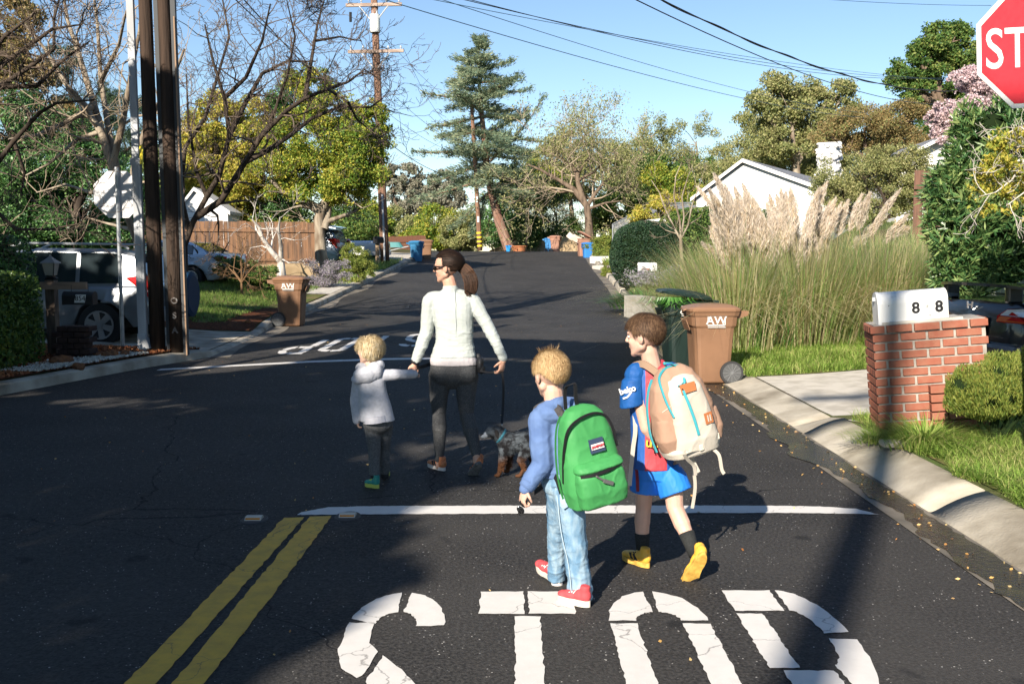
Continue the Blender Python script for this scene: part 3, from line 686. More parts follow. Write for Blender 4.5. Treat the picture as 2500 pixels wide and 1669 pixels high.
for i, (Y, l, mm, lab) in enumerate([
    (48, [(330, 520, 100, 100), (420, 560, 90, 80), (380, 440, 80, 80)], 'dark', "dark tree closing the gap behind the twin poles"),
    (52, [(560, 540, 110, 70), (470, 500, 90, 90), (650, 560, 90, 60)], 'ygreen', "light green tree low behind the wooden fence"),
    (58, [(760, 560, 100, 60), (850, 560, 90, 60), (700, 520, 80, 70)], 'mid', "mid green tree behind the dark parked car"),
    (64, [(900, 560, 60, 60), (960, 600, 60, 30)], 'ygreen', "green bush behind the white pickup truck"),
    (88, [(900, 560, 80, 50), (1000, 570, 70, 40), (1120, 570, 90, 44), (1230, 570, 80, 44)], 'olive', "hazy olive trees low on the horizon behind the crest"),
    (34, [(-40, 560, 110, 110), (60, 620, 120, 60), (180, 620, 120, 60)], 'dark', "dark undergrowth behind the silver car"),
    (36, [(300, 640, 90, 50), (380, 640, 80, 50)], 'dark', "dark bushes behind the left stop sign's post")]):
    ptree("background_tree", lab, "tree", l[0][0], Y, l, 13000, .0032 * Y, LM[mm], r=.2, seed=80 + i, gap=-.6, group="trees closing the view behind the left gardens", shell=.7, nz=.35)
# --- bare oak at the crest, with explicit limbs
def limbtree(name, label, cat, Y, trunkpx, limbpx, r0, bm, tm, depth=3, L=1.6, seed=1, spread=.8, up=.2, kids=(2, 4), twig_r=.012, n=7, droop=0., dY=1.0, wig=.25, every=1, minr=.006, bz=None):
    b = P(*trunkpx[0], Y); gz = G(b.x, Y) if bz is None else bz; e = empty(name, (b.x, Y, gz - .04), label, cat); loc = Vector(e.location); rnd = random.Random(seed)
    mb = MB(); tw = MB()
    def wpts(px, y0, y1, first=None):
        o = [P(x, y, lerp(y0, y1, i / max(1, len(px) - 1))) - loc for i, (x, y) in enumerate(px)]
        if first is not None: o[0] = first
        return o
    tp = wpts(trunkpx, Y, Y); tp[0] = Vector((0, 0, 0)); k = len(tp)
    mb.tube(tp, [r0 * (1.4 if i == 0 else 1 - .35 * i / k) for i in range(k)], n=n + 3, caps=False)
    ends = []
    for j, (px, rr) in enumerate(limbpx):
        q = wpts(px, Y, Y + rnd.uniform(-1, 1) * dY); m_ = len(q)
        mb.tube(q, [rr * (1 - .75 * i / (m_ - 1)) for i in range(m_)], n=n, caps=False)
        for i in range(1, m_):
            dd = (q[i] - q[i - 1]).normalized()
            for z in range(every):
                s = q[i - 1].lerp(q[i], rnd.uniform(.2, 1)); u, w = basis(dd); a = rnd.uniform(0, 6.28)
                nd = (dd * .6 + (u * math.cos(a) + w * math.sin(a))).normalized()
                branchy(tw, s, nd, L * rnd.uniform(.6, 1.1), max(twig_r, rr * (1 - .75 * i / (m_ - 1)) * .5), depth, rnd, kids, droop, up, wig, .5, spread, 4, ends, minr, 3)
    if depth <= 2: mb.add(tw.v, tw.f)
    mb.build("trunk", bm, e, smooth=True, fix=False)
    if depth > 2: tw.build("twigs", tm, e, smooth=True, fix=False)
    return e, ends
e, ends = limbtree("bare_oak", "spreading half-bare oak with grey-brown trunk at the road crest", "tree", 60, [(1441, 592), (1437, 540), (1433, 505), (1425, 490)],
    [([(1430, 500), (1400, 462), (1365, 440), (1320, 415), (1285, 400)], .20), ([(1425, 490), (1412, 450), (1408, 420), (1385, 395), (1350, 375)], .20), ([(1432, 505), (1455, 470), (1475, 445), (1510, 425)], .15), ([(1408, 430), (1425, 400), (1445, 375)], .12), ([(1400, 465), (1370, 470), (1330, 460)], .1), ([(1436, 510), (1480, 495), (1520, 490)], .10), ([(1412, 440), (1450, 420), (1490, 380)], .10)],
    .25, B_BROWN, B_TWIGP, depth=3, L=2.3, seed=5, every=2, twig_r=.022, minr=.012)
V = np.array([tuple(p + Vector(e.location)) for p, d in ends]); idx = rng.integers(0, len(V), 13000); C = V[idx] + rng.normal(0, .22, (13000, 3))
VV, FF = leaf_quads(C - np.array(e.location), .13, .5); link("crown", npmesh("crown", VV, FF, 4), LM['olive'], e)

# --- the cedar
def cedar():
    b = P(1243, 606, 62); z0 = G(b.x, 62); e = empty("cedar_tree", (b.x, 62, z0 - .05), "tall blue-green cedar with a leaning red-barked trunk at the crest", "tree"); loc = Vector(e.location); rnd = random.Random(11)
    axis = [P(1243, 608, 62), P(1218, 540, 62), P(1200, 470, 62), P(1188, 400, 62), P(1180, 320, 62), P(1172, 240, 62), P(1168, 160, 62), P(1170, 92, 62)]
    mb = MB(); mb.tube([p - loc for p in axis], [.36, .30, .25, .21, .17, .12, .07, .03], n=9, caps=False)
    C = []; D = []
    def bough(s, d, L, r):
        pts = []; q = s.copy(); dd = d.copy(); n = 6
        for i in range(n + 1):
            pts.append(q.copy()); dd = (dd + Vector((rnd.gauss(0, .06), rnd.gauss(0, .06), .05 if i > 2 else -.05))).normalized(); q = q + dd * (L / n)
        mb.tube([p - loc for p in pts], [r * (1 - .85 * i / n) for i in range(n + 1)], n=4, caps=False)
        side = Vector((-d.y, d.x, 0))
        for i in range(1, n + 1):
            for sgn in (-1, 1):
                if rnd.random() < .9:
                    sl = L * (.34 * (1 - i / (n + 1.5))) + .25; sd_ = (dd * .55 + side * sgn + Vector((0, 0, rnd.uniform(-.12, .15)))).normalized(); a = pts[i]; b2 = a + sd_ * sl
                    k = int(18 + 60 * sl)
                    for _ in range(k):
                        t = rnd.random(); p = a.lerp(b2, t) + Vector((rnd.gauss(0, .10), rnd.gauss(0, .10), rnd.gauss(-.01, .12))); C.append(p); D.append((sd_ + Vector((0, 0, .25))).normalized())
            for _ in range(34): p = pts[i - 1].lerp(pts[i], rnd.random()) + Vector((rnd.gauss(0, .1), rnd.gauss(0, .1), rnd.gauss(.03, .05))); C.append(p); D.append(d + Vector((0, 0, .2)))
    ztop = axis[-1].z; zb = P(1200, 455, 62).z
    def ax(z):
        for a, b2 in zip(axis, axis[1:]):
            if a.z <= z <= b2.z: return a.lerp(b2, (z - a.z) / (b2.z - a.z))
        return axis[-1]
    for i in range(66):
        t = min(1, max(0, i / 65 + rnd.gauss(0, .03))); z = lerp(ztop - .1, zb, t); L = interp(t, [(0, .3), (.1, 1.2), (.3, 2.6), (.5, 3.5), (.75, 4.1), (1, 3.6)]) * rnd.uniform(.55, 1.15)
        a = i * 2.4 + rnd.uniform(-.4, .4); d = Vector((math.cos(a), math.sin(a), rnd.uniform(-.3, .35) + .15 * (1 - t))).normalized(); bough(ax(z), d, L, .04 + .012 * L)
    for (x0, y0, x1, y1, r) in ((1190, 440, 1000, 474, .07), (1196, 395, 1325, 245, .08), (1196, 470, 1095, 540, .06), (1180, 330, 1290, 262, .06), (1200, 490, 1260, 400, .06), (1190, 420, 1270, 440, .06), (1195, 450, 1245, 500, .05), (1190, 480, 1150, 560, .05), (1200, 430, 1290, 400, .05)):
        a = P(x0, y0, 62); b2 = P(x1, y1, 62 + rnd.uniform(-2, 2)); bough(a, (b2 - a).normalized(), (b2 - a).length, r)
    mb.build("trunk", B_RED, e, smooth=True, fix=False)
    C = np.array([tuple(p - loc) for p in C]); D = np.array([tuple(p) for p in D]);     V, F = leaf_quads(C, .24, .2, D=D, spread=.5); link("needles", npmesh("needles", V, F, 4), LM['cedar'], e)
cedar()

# --- left side
ptree("pine_tree", "dark blue-green pine behind the bare trees, left of the twin poles", "tree", 300, 40, [(300, 260, 60, 46), (250, 330, 80, 50), (330, 350, 66, 60), (190, 260, 50, 40), (150, 150, 50, 40), (240, 210, 20, 30)], 14000, .24, LM['pine'], r=.2, seed=40, gap=-.2, asp=.12, bm=B_DARK)
ptree("ivy_tree", "big glossy evergreen hung with ivy behind the silver car", "tree", 120, 25, [(60, 560, 150, 120), (190, 520, 120, 130), (280, 570, 70, 90), (80, 420, 140, 110), (-60, 480, 150, 160), (220, 400, 80, 70), (20, 300, 110, 100), (150, 330, 80, 60), (300, 470, 60, 60)], 72000, .10, LM['dark'], r=.25, seed=41, gap=-.5, bm=B_DARK)
ptree("ochre_tree", "brownish orange-green tree at the far top left behind bare branches", "tree", 30, 30, [(40, 210, 90, 90), (-20, 140, 100, 80), (100, 290, 80, 60), (180, 330, 70, 60), (20, 60, 90, 60)], 24000, .12, LM['brownred'], r=.2, seed=42, gap=-.2, bm=B_DARK)
ptree("golden_tree", "golden yellow-green tree above the wooden fence", "tree", 560, 37.5, [(560, 420, 100, 80), (500, 350, 70, 66), (610, 320, 70, 62), (640, 450, 60, 62), (590, 510, 60, 50), (470, 430, 50, 60), (530, 280, 60, 50)], 40000, .135, LM['yellow'], r=.14, seed=43, gap=-.3, bm=B_DARK)
ptree("hedge_tree", "plain green tree low behind the twin poles", "tree", 420, 38, [(430, 470, 80, 60), (400, 400, 60, 60), (470, 500, 60, 40)], 9000, .15, LM['mid'], r=.14, seed=44, gap=-.3)
e, ends = limbtree("camphor_tree", "big yellow-green tree with stout pale trunk beside the utility pole", "tree", 36, [(782, 655), (782, 600), (778, 540), (785, 505)],
    [([(782, 515), (745, 492), (705, 480), (660, 440)], .20), ([(785, 510), (800, 485), (835, 478), (850, 430)], .2), ([(790, 560), (800, 520), (805, 470), (790, 400)], .2), ([(775, 560), (740, 560), (700, 590), (670, 600)], .1), ([(790, 545), (830, 530), (880, 510)], .12)],
    .23, B_PALE, B_TWIG, depth=2, L=1.4, seed=7, every=1)
crown("crown", e, pblobs([(800, 410, 110, 84), (870, 390, 66, 100), (740, 330, 90, 70), (810, 270, 80, 50), (700, 420, 70, 60), (900, 300, 40, 50), (920, 340, 38, 46), (760, 210, 60, 50), (850, 480, 70, 26), (920, 265, 22, 18)], 36), 46000, .12, LM['ygreen'], seed=3.3, gap=-.35)
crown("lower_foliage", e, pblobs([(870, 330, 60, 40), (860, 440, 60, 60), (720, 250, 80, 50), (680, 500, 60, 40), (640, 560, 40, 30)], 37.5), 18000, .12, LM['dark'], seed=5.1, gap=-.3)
limbtree("birch_tree", "small birch with white forked stems left of the dark parked car", "tree", 31, [(688, 668), (686, 640)],
    [([(686, 640), (660, 610), (640, 580), (632, 555), (615, 535)], .10), ([(686, 640), (686, 600), (680, 560), (684, 530)], .085), ([(640, 580), (625, 560), (622, 540)], .05), ([(660, 610), (640, 600), (610, 605)], .03)], .13, B_WHITE, B_TWIG, depth=2, L=.8, seed=8, spread=.7, twig_r=.01, every=1)
limbtree("pruned_tree", "small dark pruned tree with knobbly branch ends before the wooden fence", "tree", 29.5, [(516, 692), (514, 655)],
    [([(514, 655), (495, 640), (480, 612), (468, 598)], .045), ([(514, 655), (510, 630), (500, 605), (503, 575)], .045), ([(514, 655), (530, 635), (545, 615), (560, 588)], .045), ([(514, 650), (520, 620), (522, 590)], .035), ([(497, 640), (480, 640), (476, 620)], .03)], .06, B_DARK, B_DARK, depth=1, L=.35, seed=9, twig_r=.008)
limbtree("bare_shrub", "low orange-brown leafless shrub on the left lawn", "shrub", 27.5, [(590, 706), (590, 690)],
    [([(590, 690), (575, 670), (560, 655), (552, 640)], .03), ([(590, 690), (590, 660), (588, 630), (600, 600)], .03), ([(590, 690), (605, 668), (620, 650), (640, 640)], .03), ([(590, 690), (600, 650), (606, 610)], .025), ([(590, 688), (570, 660), (575, 615)], .025)], .035, mat("orange twig", (.17, .10, .05), .9), mat("orange twig", (.3, .15, .06)), depth=2, L=.5, seed=10, twig_r=.007, every=2)
def shrubp(name, label, bpx, Y, lst, n, size, m, **kw): return ptree(name, label, "shrub", bpx, Y, lst, n, size, m, part="foliage", r=.03, bm=B_DARK, **kw)
shrubp("shrub", "dark green shrub with small yellow flowers behind the orange-brown shrub", 620, 29, [(610, 665, 60, 30), (650, 680, 50, 26), (560, 650, 40, 24)], 9000, .07, LM['mid'], seed=50, gap=-.5)
shrubp("shrub", "grey-green flowering shrub below the stout pale trunk", 800, 32, [(795, 672, 42, 34), (830, 665, 26, 26), (770, 690, 30, 22)], 9000, .05, LM['lav'], seed=51, gap=-.6)
shrubp("shrub", "tawny green rounded shrub beside the far mailbox", 875, 34, [(872, 640, 34, 34), (850, 620, 18, 24), (895, 655, 22, 22), (860, 670, 34, 22)], 9000, .055, LM['juniper'], seed=52, gap=-.5)
limbtree("sycamore_tree", "large leafless sycamore with pale limbs behind the left stop sign", "tree", 19, [(352, 680), (338, 600), (312, 530), (280, 420)],
    [([(280, 420), (250, 330), (205, 255), (160, 205), (110, 120), (60, 60)], .08), ([(300, 480), (262, 300), (245, 180), (238, 60), (225, -40)], .07), ([(265, 380), (225, 240), (195, 140), (165, 50), (150, -40)], .08), ([(275, 400), (300, 300), (320, 180), (340, 80), (350, -30)], .07), ([(310, 520), (330, 400), (360, 300), (420, 200), (450, 120)], .08), ([(290, 470), (220, 470), (160, 450), (90, 470)], .05), ([(225, 260), (160, 300), (90, 330), (20, 340)], .06), ([(250, 320), (190, 340), (120, 400), (60, 430)], .05), ([(245, 200), (290, 110), (310, 20)], .05), ([(320, 560), (260, 545), (210, 530)], .04)],
    .075, B_PALE, B_TWIGP, depth=3, L=1.15, seed=12, every=1, spread=.85, twig_r=.012, minr=.0045, dY=2.0, wig=.3)
limbtree("spreading_tree", "leafless dark tree spreading right from behind the twin poles", "tree", 20.5, [(448, 690), (450, 600), (470, 545), (505, 480)],
    [([(505, 480), (535, 430), (560, 330), (548, 240), (520, 150), (500, 60)], .065), ([(480, 530), (540, 490), (590, 410), (640, 330), (700, 270), (745, 240), (800, 218), (850, 250)], .075), ([(460, 560), (440, 470), (452, 360), (500, 290), (530, 190), (560, 90), (540, -20)], .06), ([(590, 400), (650, 370), (710, 330), (760, 290), (830, 260), (905, 262), (935, 240)], .06), ([(560, 330), (600, 250), (640, 180), (700, 150), (770, 150)], .06), ([(745, 240), (760, 150), (775, 60), (800, -30)], .05), ([(548, 240), (600, 190), (640, 100), (660, 10)], .05), ([(620, 350), (660, 300), (700, 190), (720, 90), (700, 0)], .04), ([(800, 218), (850, 200), (890, 170), (920, 190)], .035), ([(850, 250), (870, 290), (905, 320), (930, 300)], .03), ([(770, 100), (830, 90), (880, 100)], .03), ([(505, 480), (480, 420), (460, 300), (455, 180)], .05)],
    .07, B_DARK, B_TWIG, depth=4, L=.85, seed=13, kids=(2, 3), every=2, spread=.85, twig_r=.012, minr=.0045, dY=2.2, wig=.3)
limbtree("twisted_tree", "leafless tree with dark twisted boughs reaching in at the top left", "tree", 13.5, [(-260, 900), (-240, 700), (-200, 500)],
    [([(-200, 500), (-60, 470), (34, 344), (97, 275), (138, 252), (230, 244)], .045), ([(-220, 600), (-120, 330), (0, 212), (69, 166), (132, 120), (132, 46), (150, -20)], .05), ([(0, 212), (90, 210), (150, 150), (220, 100)], .04), ([(-150, 400), (-60, 200), (10, 90), (90, 30)], .05), ([(-60, 200), (60, 120), (130, 70), (200, 60)], .04), ([(34, 344), (60, 420), (50, 480)], .03), ([(-60, 470), (40, 560), (120, 560), (200, 545)], .03)],
    .13, B_DARK, B_TWIG, depth=3, L=.6, seed=14, every=2, spread=.9, twig_r=.009, minr=.0035, dY=.8, wig=.35)
# trimmed hedge at the left edge
def hedge(name, label, cx, cy, sx, sy, h, n, size, m, round_=0.0, dark=B_DARK, z0=None):
    e = empty(name, (cx, cy, (G(cx, cy) if z0 is None else z0) - .02), label, "hedge"); rnd = random.Random(5)
    d = unit(n); p = 8 if round_ == 0 else 2.6
    k = (np.abs(d[:, 0]) ** p + np.abs(d[:, 1]) ** p + np.abs(d[:, 2]) ** p) ** (-1 / p); C = d * k[:, None] * np.array([sx, sy, h / 2])
    C *= (1 - rng.random(n)[:, None] ** 2 * .16) * (1 + .03 * vnoise(C, 3)[:, None]); C[:, 2] += h / 2; C = C[C[:, 2] > .02]
    V, F = leaf_quads(C, size, .6); link("foliage", npmesh("foliage", V, F, 4), m, e)
    mb = MB()
    for i in range(14):
        x, y = rnd.uniform(-.6, .6) * sx, rnd.uniform(-.6, .6) * sy
        mb.tube([(x * .7, y * .7, 0), (x, y, h * .45), (x * 1.2, y * 1.2, h * .85)], [.03, .02, .008], n=5, caps=False)
    mb.build("stems", dark, e, smooth=True, fix=False)
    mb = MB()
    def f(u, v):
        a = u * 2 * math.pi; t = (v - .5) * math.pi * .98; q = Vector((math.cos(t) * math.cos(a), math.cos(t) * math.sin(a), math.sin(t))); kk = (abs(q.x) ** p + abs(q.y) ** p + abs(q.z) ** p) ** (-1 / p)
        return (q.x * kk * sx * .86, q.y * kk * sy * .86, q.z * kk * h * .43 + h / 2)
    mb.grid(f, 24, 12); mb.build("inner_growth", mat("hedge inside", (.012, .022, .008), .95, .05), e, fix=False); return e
hedge("trimmed_hedge", "trimmed green box hedge at the left edge beside the lantern post", -7.32, 12.6, 1.05, .95, 1.27, 30000, .05, LM['hedge'])
hedge("trimmed_hedge", "taller dark hedge behind the box hedge at the left edge", -8.0, 14.2, 1.0, .7, 1.75, 14000, .06, LM['dark'])
tp = P(1583, 640, 31.5); hedge("topiary_bush", "large rounded dark clipped bush behind the small white mailbox", tp.x, 31.8, 1.16, 1.1, 2.2, 32000, .05, LM['topi'], round_=1, z0=P(1583, 705, 31.5).z - .05)

# --- right side plants
def blades(cx, cy, cz, L, w, dirs, bend, seg=3):
    """curved blades: arrays of base points, lengths, leading directions"""
    n = len(L); up = np.array([0, 0, 1.]); side = np.cross(dirs, up); side /= (np.linalg.norm(side, axis=1)[:, None] + 1e-9)
    B = np.stack([cx, cy, cz], 1); V = []; 
    for i in range(seg + 1):
        t = i / seg
        h = dirs * np.array([1, 1, 0]) * (bend * t ** 1.8 * L)[:, None] + dirs * np.array([.25, .25, 0]) * (t * L)[:, None]
        p = B + h; p[:, 2] += L * (t - .55 * np.clip(bend, 0, 1.4) * t ** 2.4)
        ww = (w * (1 - t ** 1.6 * .97))[:, None] * .5
        V.append(p - side * ww); V.append(p + side * ww)
    V = np.stack(V, 1); k = 2 * (seg + 1); F = []
    for i in range(seg): F.append(np.array([2 * i, 2 * i + 1, 2 * i + 3, 2 * i + 2]))
    F = np.stack(F, 0)[None] + (np.arange(n) * k)[:, None, None]; return V.reshape(-1, 3), F.reshape(-1, 4)
def rdirs(n, tilt=0): a = rng.uniform(0, 2 * math.pi, n); return np.stack([np.cos(a), np.sin(a), np.zeros(n)], 1)
def grass(name, label, n, xf, yf, h, w, m, bend=(.2, .9), z=G):
    xs = []; ys = []
    while len(xs) < n:
        y = yf(); x = xf(y)
        if x is None: continue
        xs.append(x); ys.append(y)
    zs = np.array([z(a, b) for a, b in zip(xs, ys)]); xs = np.array(xs); ys = np.array(ys)
    L = h * rng.uniform(.45, 1.25, n) * (1 + .35 * vnoise(np.stack([xs, ys, zs], 1), 2.1)); D = rdirs(n)
    V, F = blades(xs, ys, zs, L, np.full(n, w), D, rng.uniform(*bend, n), 2)
    o = link(name, npmesh(name, V, F, 4), m); o["kind"] = "stuff"; o["label"] = label; return o
U = random.uniform
def near_x(y):
    x = xr(y) + .30 + abs(random.gauss(0, .9)) + (.10 * mnoise.noise(Vector((0, y * 2.5, 0)))) + .08; return x if x < 8 else None
grass("grass", "bright lush grass on the verge below the brick mailbox pillar", 42000, near_x, lambda: U(3.6, 8.8), .15, .007, LM['grass'], (.3, 1.2))
grass("grass", "bright mown grass between the driveway and the pampas grass", 46000, lambda y: U(2.95, 8) if not (2.9 < 0) else None, lambda: U(12.3, 15.3), .17, .009, LM['grass'])
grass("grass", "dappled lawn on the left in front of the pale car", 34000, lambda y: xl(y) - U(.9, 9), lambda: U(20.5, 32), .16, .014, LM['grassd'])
grass("grass", "green weeds on the left verge by the far pole", 8000, lambda y: xl(y) - U(.25, 4), lambda: U(33, 46), .22, .02, LM['grass'])
grass("grass", "bright green grass on the far right bank", 22000, lambda y: xr(y) + U(.3, 9), lambda: U(40, 62), .30, .03, LM['grass'])
grass("ground_cover", "mixed weeds along the right kerb past the green bin", 5000, lambda y: xr(y) + U(.3, 3), lambda: U(20.2, 31), .16, .012, LM['pgreen'])
# mulch chips and white gravel
n = 16000; xs = rng.uniform(-8.5, -4.9, n); ys = rng.uniform(10.6, 15.8, n); ok = np.array([x < xl(y) - .22 for x, y in zip(xs, ys)]); xs, ys = xs[ok], ys[ok]
C = np.stack([xs, ys, np.array([G(a, b) for a, b in zip(xs, ys)]) + .045], 1); V, F = leaf_quads(C, .05, .4, spread=1); o = link("bark_mulch", npmesh("bark_mulch", V, F, 4), leafmat("bark chips", [(.10, .03, .012), (.22, .075, .03), (.34, .15, .07), (.05, .02, .01)], 0, .9)); o["kind"] = "stuff"; o["label"] = "red-brown bark chips around the twin poles"
n = 3400; t = rng.random(n); ys = 12.3 + t * 2.2; xs = np.array([xl(y) for y in ys]) - .22 - np.abs(rng.normal(0, .22, n)); C = np.stack([xs, ys, np.array([G(a, b) for a, b in zip(xs, ys)]) + .055], 1); V, F = leaf_quads(C, .035, .9); o = link("white_gravel", npmesh("white_gravel", V, F, 4), leafmat("white chips", [(.5, .48, .44), (.7, .68, .62), (.3, .28, .25)], 0, .9)); o["kind"] = "stuff"; o["label"] = "white gravel spilled between rocks and kerb"
def rock(px, py, Y, r, lab, sd):
    p = P(px, py, Y); z = G(p.x, Y); rnd = random.Random(sd); mb = MB()
    mb.ell((0, 0, r * .45), (r * 1.15, r * .8, r * .7), n=12, m=8); 
    mb.v = [tuple(Vector(v) * (1 + .32 * mnoise.noise(Vector(v) * (1.6 / r) + Vector((sd * 7, 0, 0))))) for v in mb.v]
    o = mb.build("rock", mat("red rock", (.22, .10, .05), .95, .1, c2=(.12, .065, .04), ns=9, bump=1, bs=20)); o.location = (p.x, Y, z); o.rotation_euler = (0, 0, rnd.uniform(0, 6)); tag(o, lab, "rock", "reddish rocks along the left kerb")
rock(152, 893, 13.2, .13, "leftmost and largest reddish rock beside the white gravel", 1); rock(192, 898, 12.85, .085, "small dark rock just right of the largest one", 2)
rock(225, 877, 14.2, .11, "long flat brown rock left of the pointed rock", 3); rock(242, 874, 14.1, .085, "small pointed reddish rock between two rounder rocks", 4); rock(268, 880, 14.0, .11, "rounded mossy rock right of the pointed rock", 5); rock(305, 880, 14.2, .10, "rightmost dark rock in the bark chips", 6); rock(606, 806, 20.6, .08, "lone orange-brown stone by the kerb near the left brown bin", 7)
# pampas grass
def pampas():
    e = empty("pampas_grass", (4.4, 15.9, G(4.4, 15.9)), "huge clump of pampas grass with feathery cream plumes behind the bins", "grass clump"); loc = np.array(e.location)
    cs = [(3.45, 15.2), (3.9, 15.7), (4.5, 15.3), (5.1, 15.8), (5.7, 15.5), (4.2, 16.5), (5.0, 16.7), (6.1, 16.2), (3.7, 16.4), (6.5, 15.7)]
    def tuft(n, Lr, w, m, name, bend, sp=.46, hz=1.0):
        k = rng.integers(0, len(cs), n); c = np.array(cs)[k]; D = rdirs(n); r = np.abs(rng.normal(0, sp, n)); x = c[:, 0] + D[:, 0] * r; y = c[:, 1] + D[:, 1] * r
        z = np.array([G(a, b) for a, b in zip(x, y)]); L = rng.uniform(*Lr, n); V, F = blades(x, y, z, L, np.full(n, w), D, rng.uniform(*bend, n), 5); link(name, npmesh(name, V - loc, F, 4), m, e)
    tuft(17000, (.9, 1.9), .014, LM['pgreen'], "green_blades", (.08, .62)); tuft(15000, (1.1, 2.0), .013, LM['straw'], "dry_blades", (.08, .55)); tuft(1100, (1.7, 2.4), .010, LM['pgreen'], "tall_blades", (.1, .5), .4); tuft(5500, (1.1, 2.2), .012, LM['straw'], "loose_blades", (.5, 1.5), .5)
    rnd = random.Random(3); pl = [((2185, 456), (2129, 572)), ((2207, 522), (2165, 590)), ((2115, 467), (2098, 556)), ((2095, 471), (2077, 560)), ((2062, 487), (2046, 570)), ((2126, 545), (2089, 602)), ((2045, 492), (2020, 580)), ((2030, 480), (2010, 575)), ((2008, 440), (1985, 540)), ((1990, 455), (1975, 560)), ((2213, 555), (2180, 570)), ((1755, 420), (1790, 530)), ((1715, 450), (1770, 560)), ((1745, 520), (1790, 600)), ((1722, 590), (1765, 645))]
    for i in range(85):
        t = rnd.random(); x0 = lerp(1775, 2015, t); fan = (t - .45) * 2; ytop = rnd.uniform(430, 560) + 25 * abs(fan); L = rnd.uniform(85, 150); pl.append(((x0 + fan * 22 - 14, ytop), (x0 - fan * 4, ytop + L)))
    st = MB(); 
    for i, (tip, bot) in enumerate(pl):
        Y = 15.2 + rnd.uniform(-.5, 1.5) * (1 if i > 14 else .3); a = P(*bot, Y); b = P(*tip, Y + rnd.uniform(-.2, .2)); L = (b - a).length; ax = (b - a).normalized()
        cx, cy = min(cs, key=lambda c: (c[0] - a.x) ** 2 + (c[1] - a.y) ** 2); base = Vector((cx + rnd.uniform(-.15, .15), cy + rnd.uniform(-.1, .1), G(cx, cy)))
        st.tube([base - Vector(loc), base.lerp(a, .55) + Vector((0, 0, .12)) - Vector(loc), a - Vector(loc), a.lerp(b, .6) - Vector(loc)], [.006, .005, .004, .002], n=4, caps=False)
        n = 820; t = rng.random(n) ** .85; curve = Vector((.10 * (1 if tip[0] > bot[0] else -1), 0, 0))
        C = np.array(a)[None] + np.array(b - a)[None] * t[:, None] + np.array(curve)[None] * (t ** 2)[:, None] * L - np.array([0, 0, .06]) * (t ** 3)[:, None] * L
        r = (.118 * np.sin(np.pi * np.clip(t * .9 + .08, 0, 1)) ** .7 * (1 - t * .45)) * (1 if i % 3 else .75) * 1.0
        D = unit(n) * .45 + np.array(ax) * 1.0 + np.array([.15, 0, -.15]); D /= np.linalg.norm(D, axis=1)[:, None]
        C = C + unit(n) * (r * rng.random(n) ** .6)[:, None] - np.array(loc); V, F = leaf_quads(C, .10, .08, D=D, spread=.2); link("plume", npmesh("plume", V, F, 4), LM['plume'], e)
    st.build("stalks", mat("pampas stalk", (.42, .33, .17), .8), e, fix=False)
pampas()
# oleander and yellow-leaved tree
def outward(c): return lambda C: (lambda d: d / (np.linalg.norm(d, axis=1)[:, None] + 1e-9))((C - np.array(c)) * [1, 1, .5] + [0, 0, .6])
def oleander():
    bl = pblobs([(2440, 560, 120, 110), (2350, 560, 70, 120), (2380, 400, 75, 90), (2330, 480, 60, 80), (2470, 380, 110, 110), (2440, 650, 130, 60), (2350, 680, 60, 70), (2440, 760, 160, 110), (2330, 780, 50, 80), (2420, 310, 90, 50), (2560, 500, 120, 180)], 12.6, .7); c = P(2440, 640, 13.2)
    e = empty("oleander_shrub", (c.x, 13.0, G(c.x, 13.0)), "tall glossy oleander behind the black car and white mailbox", "shrub"); loc = np.array(e.location)
    C = blob_pts(bl, 6200, .62, .22, 2.4, 1.2, -.75, 0); D = outward(tuple(c))(C); D = D + unit(len(C)) * .5; D /= np.linalg.norm(D, axis=1)[:, None]
    k = 7; Cs = np.repeat(C, k, 0); Ds = np.repeat(D, k, 0); off = rng.random(len(Cs))[:, None]; rad = unit(len(Cs)); rad -= Ds * (rad * Ds).sum(1)[:, None]; rad /= (np.linalg.norm(rad, axis=1)[:, None] + 1e-9)
    LD = Ds * .75 + rad * .8; LD /= np.linalg.norm(LD, axis=1)[:, None]; P0 = Cs + Ds * (off * .10) + LD * .065
    V, F = leaf_quads(P0 - loc, .135, .19, D=LD, spread=.05); link("foliage", npmesh("foliage", V, F, 4), LM['oleander'], e)
    mb = MB(); rnd = random.Random(2)
    for i in range(60):
        b = bl[rnd.randrange(len(bl))]; t = Vector(b[0]) + Vector((rnd.uniform(-.5, .5) * b[1][0], rnd.uniform(-.5, .5) * b[1][1], rnd.uniform(-.3, .6) * b[1][2])); s = Vector((e.location.x + rnd.uniform(-.7, .9), e.location.y + rnd.uniform(-.4, .4), e.location.z))
        mb.tube([s - Vector(loc), s.lerp(t, .5) + Vector((0, 0, .2)) - Vector(loc), t - Vector(loc)], [.025, .018, .006], n=5, caps=False)
    mb.build("stems", B_BROWN, e, fix=False)
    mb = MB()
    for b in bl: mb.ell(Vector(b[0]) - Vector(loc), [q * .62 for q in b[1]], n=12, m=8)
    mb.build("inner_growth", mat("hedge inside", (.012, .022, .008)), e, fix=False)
oleander()
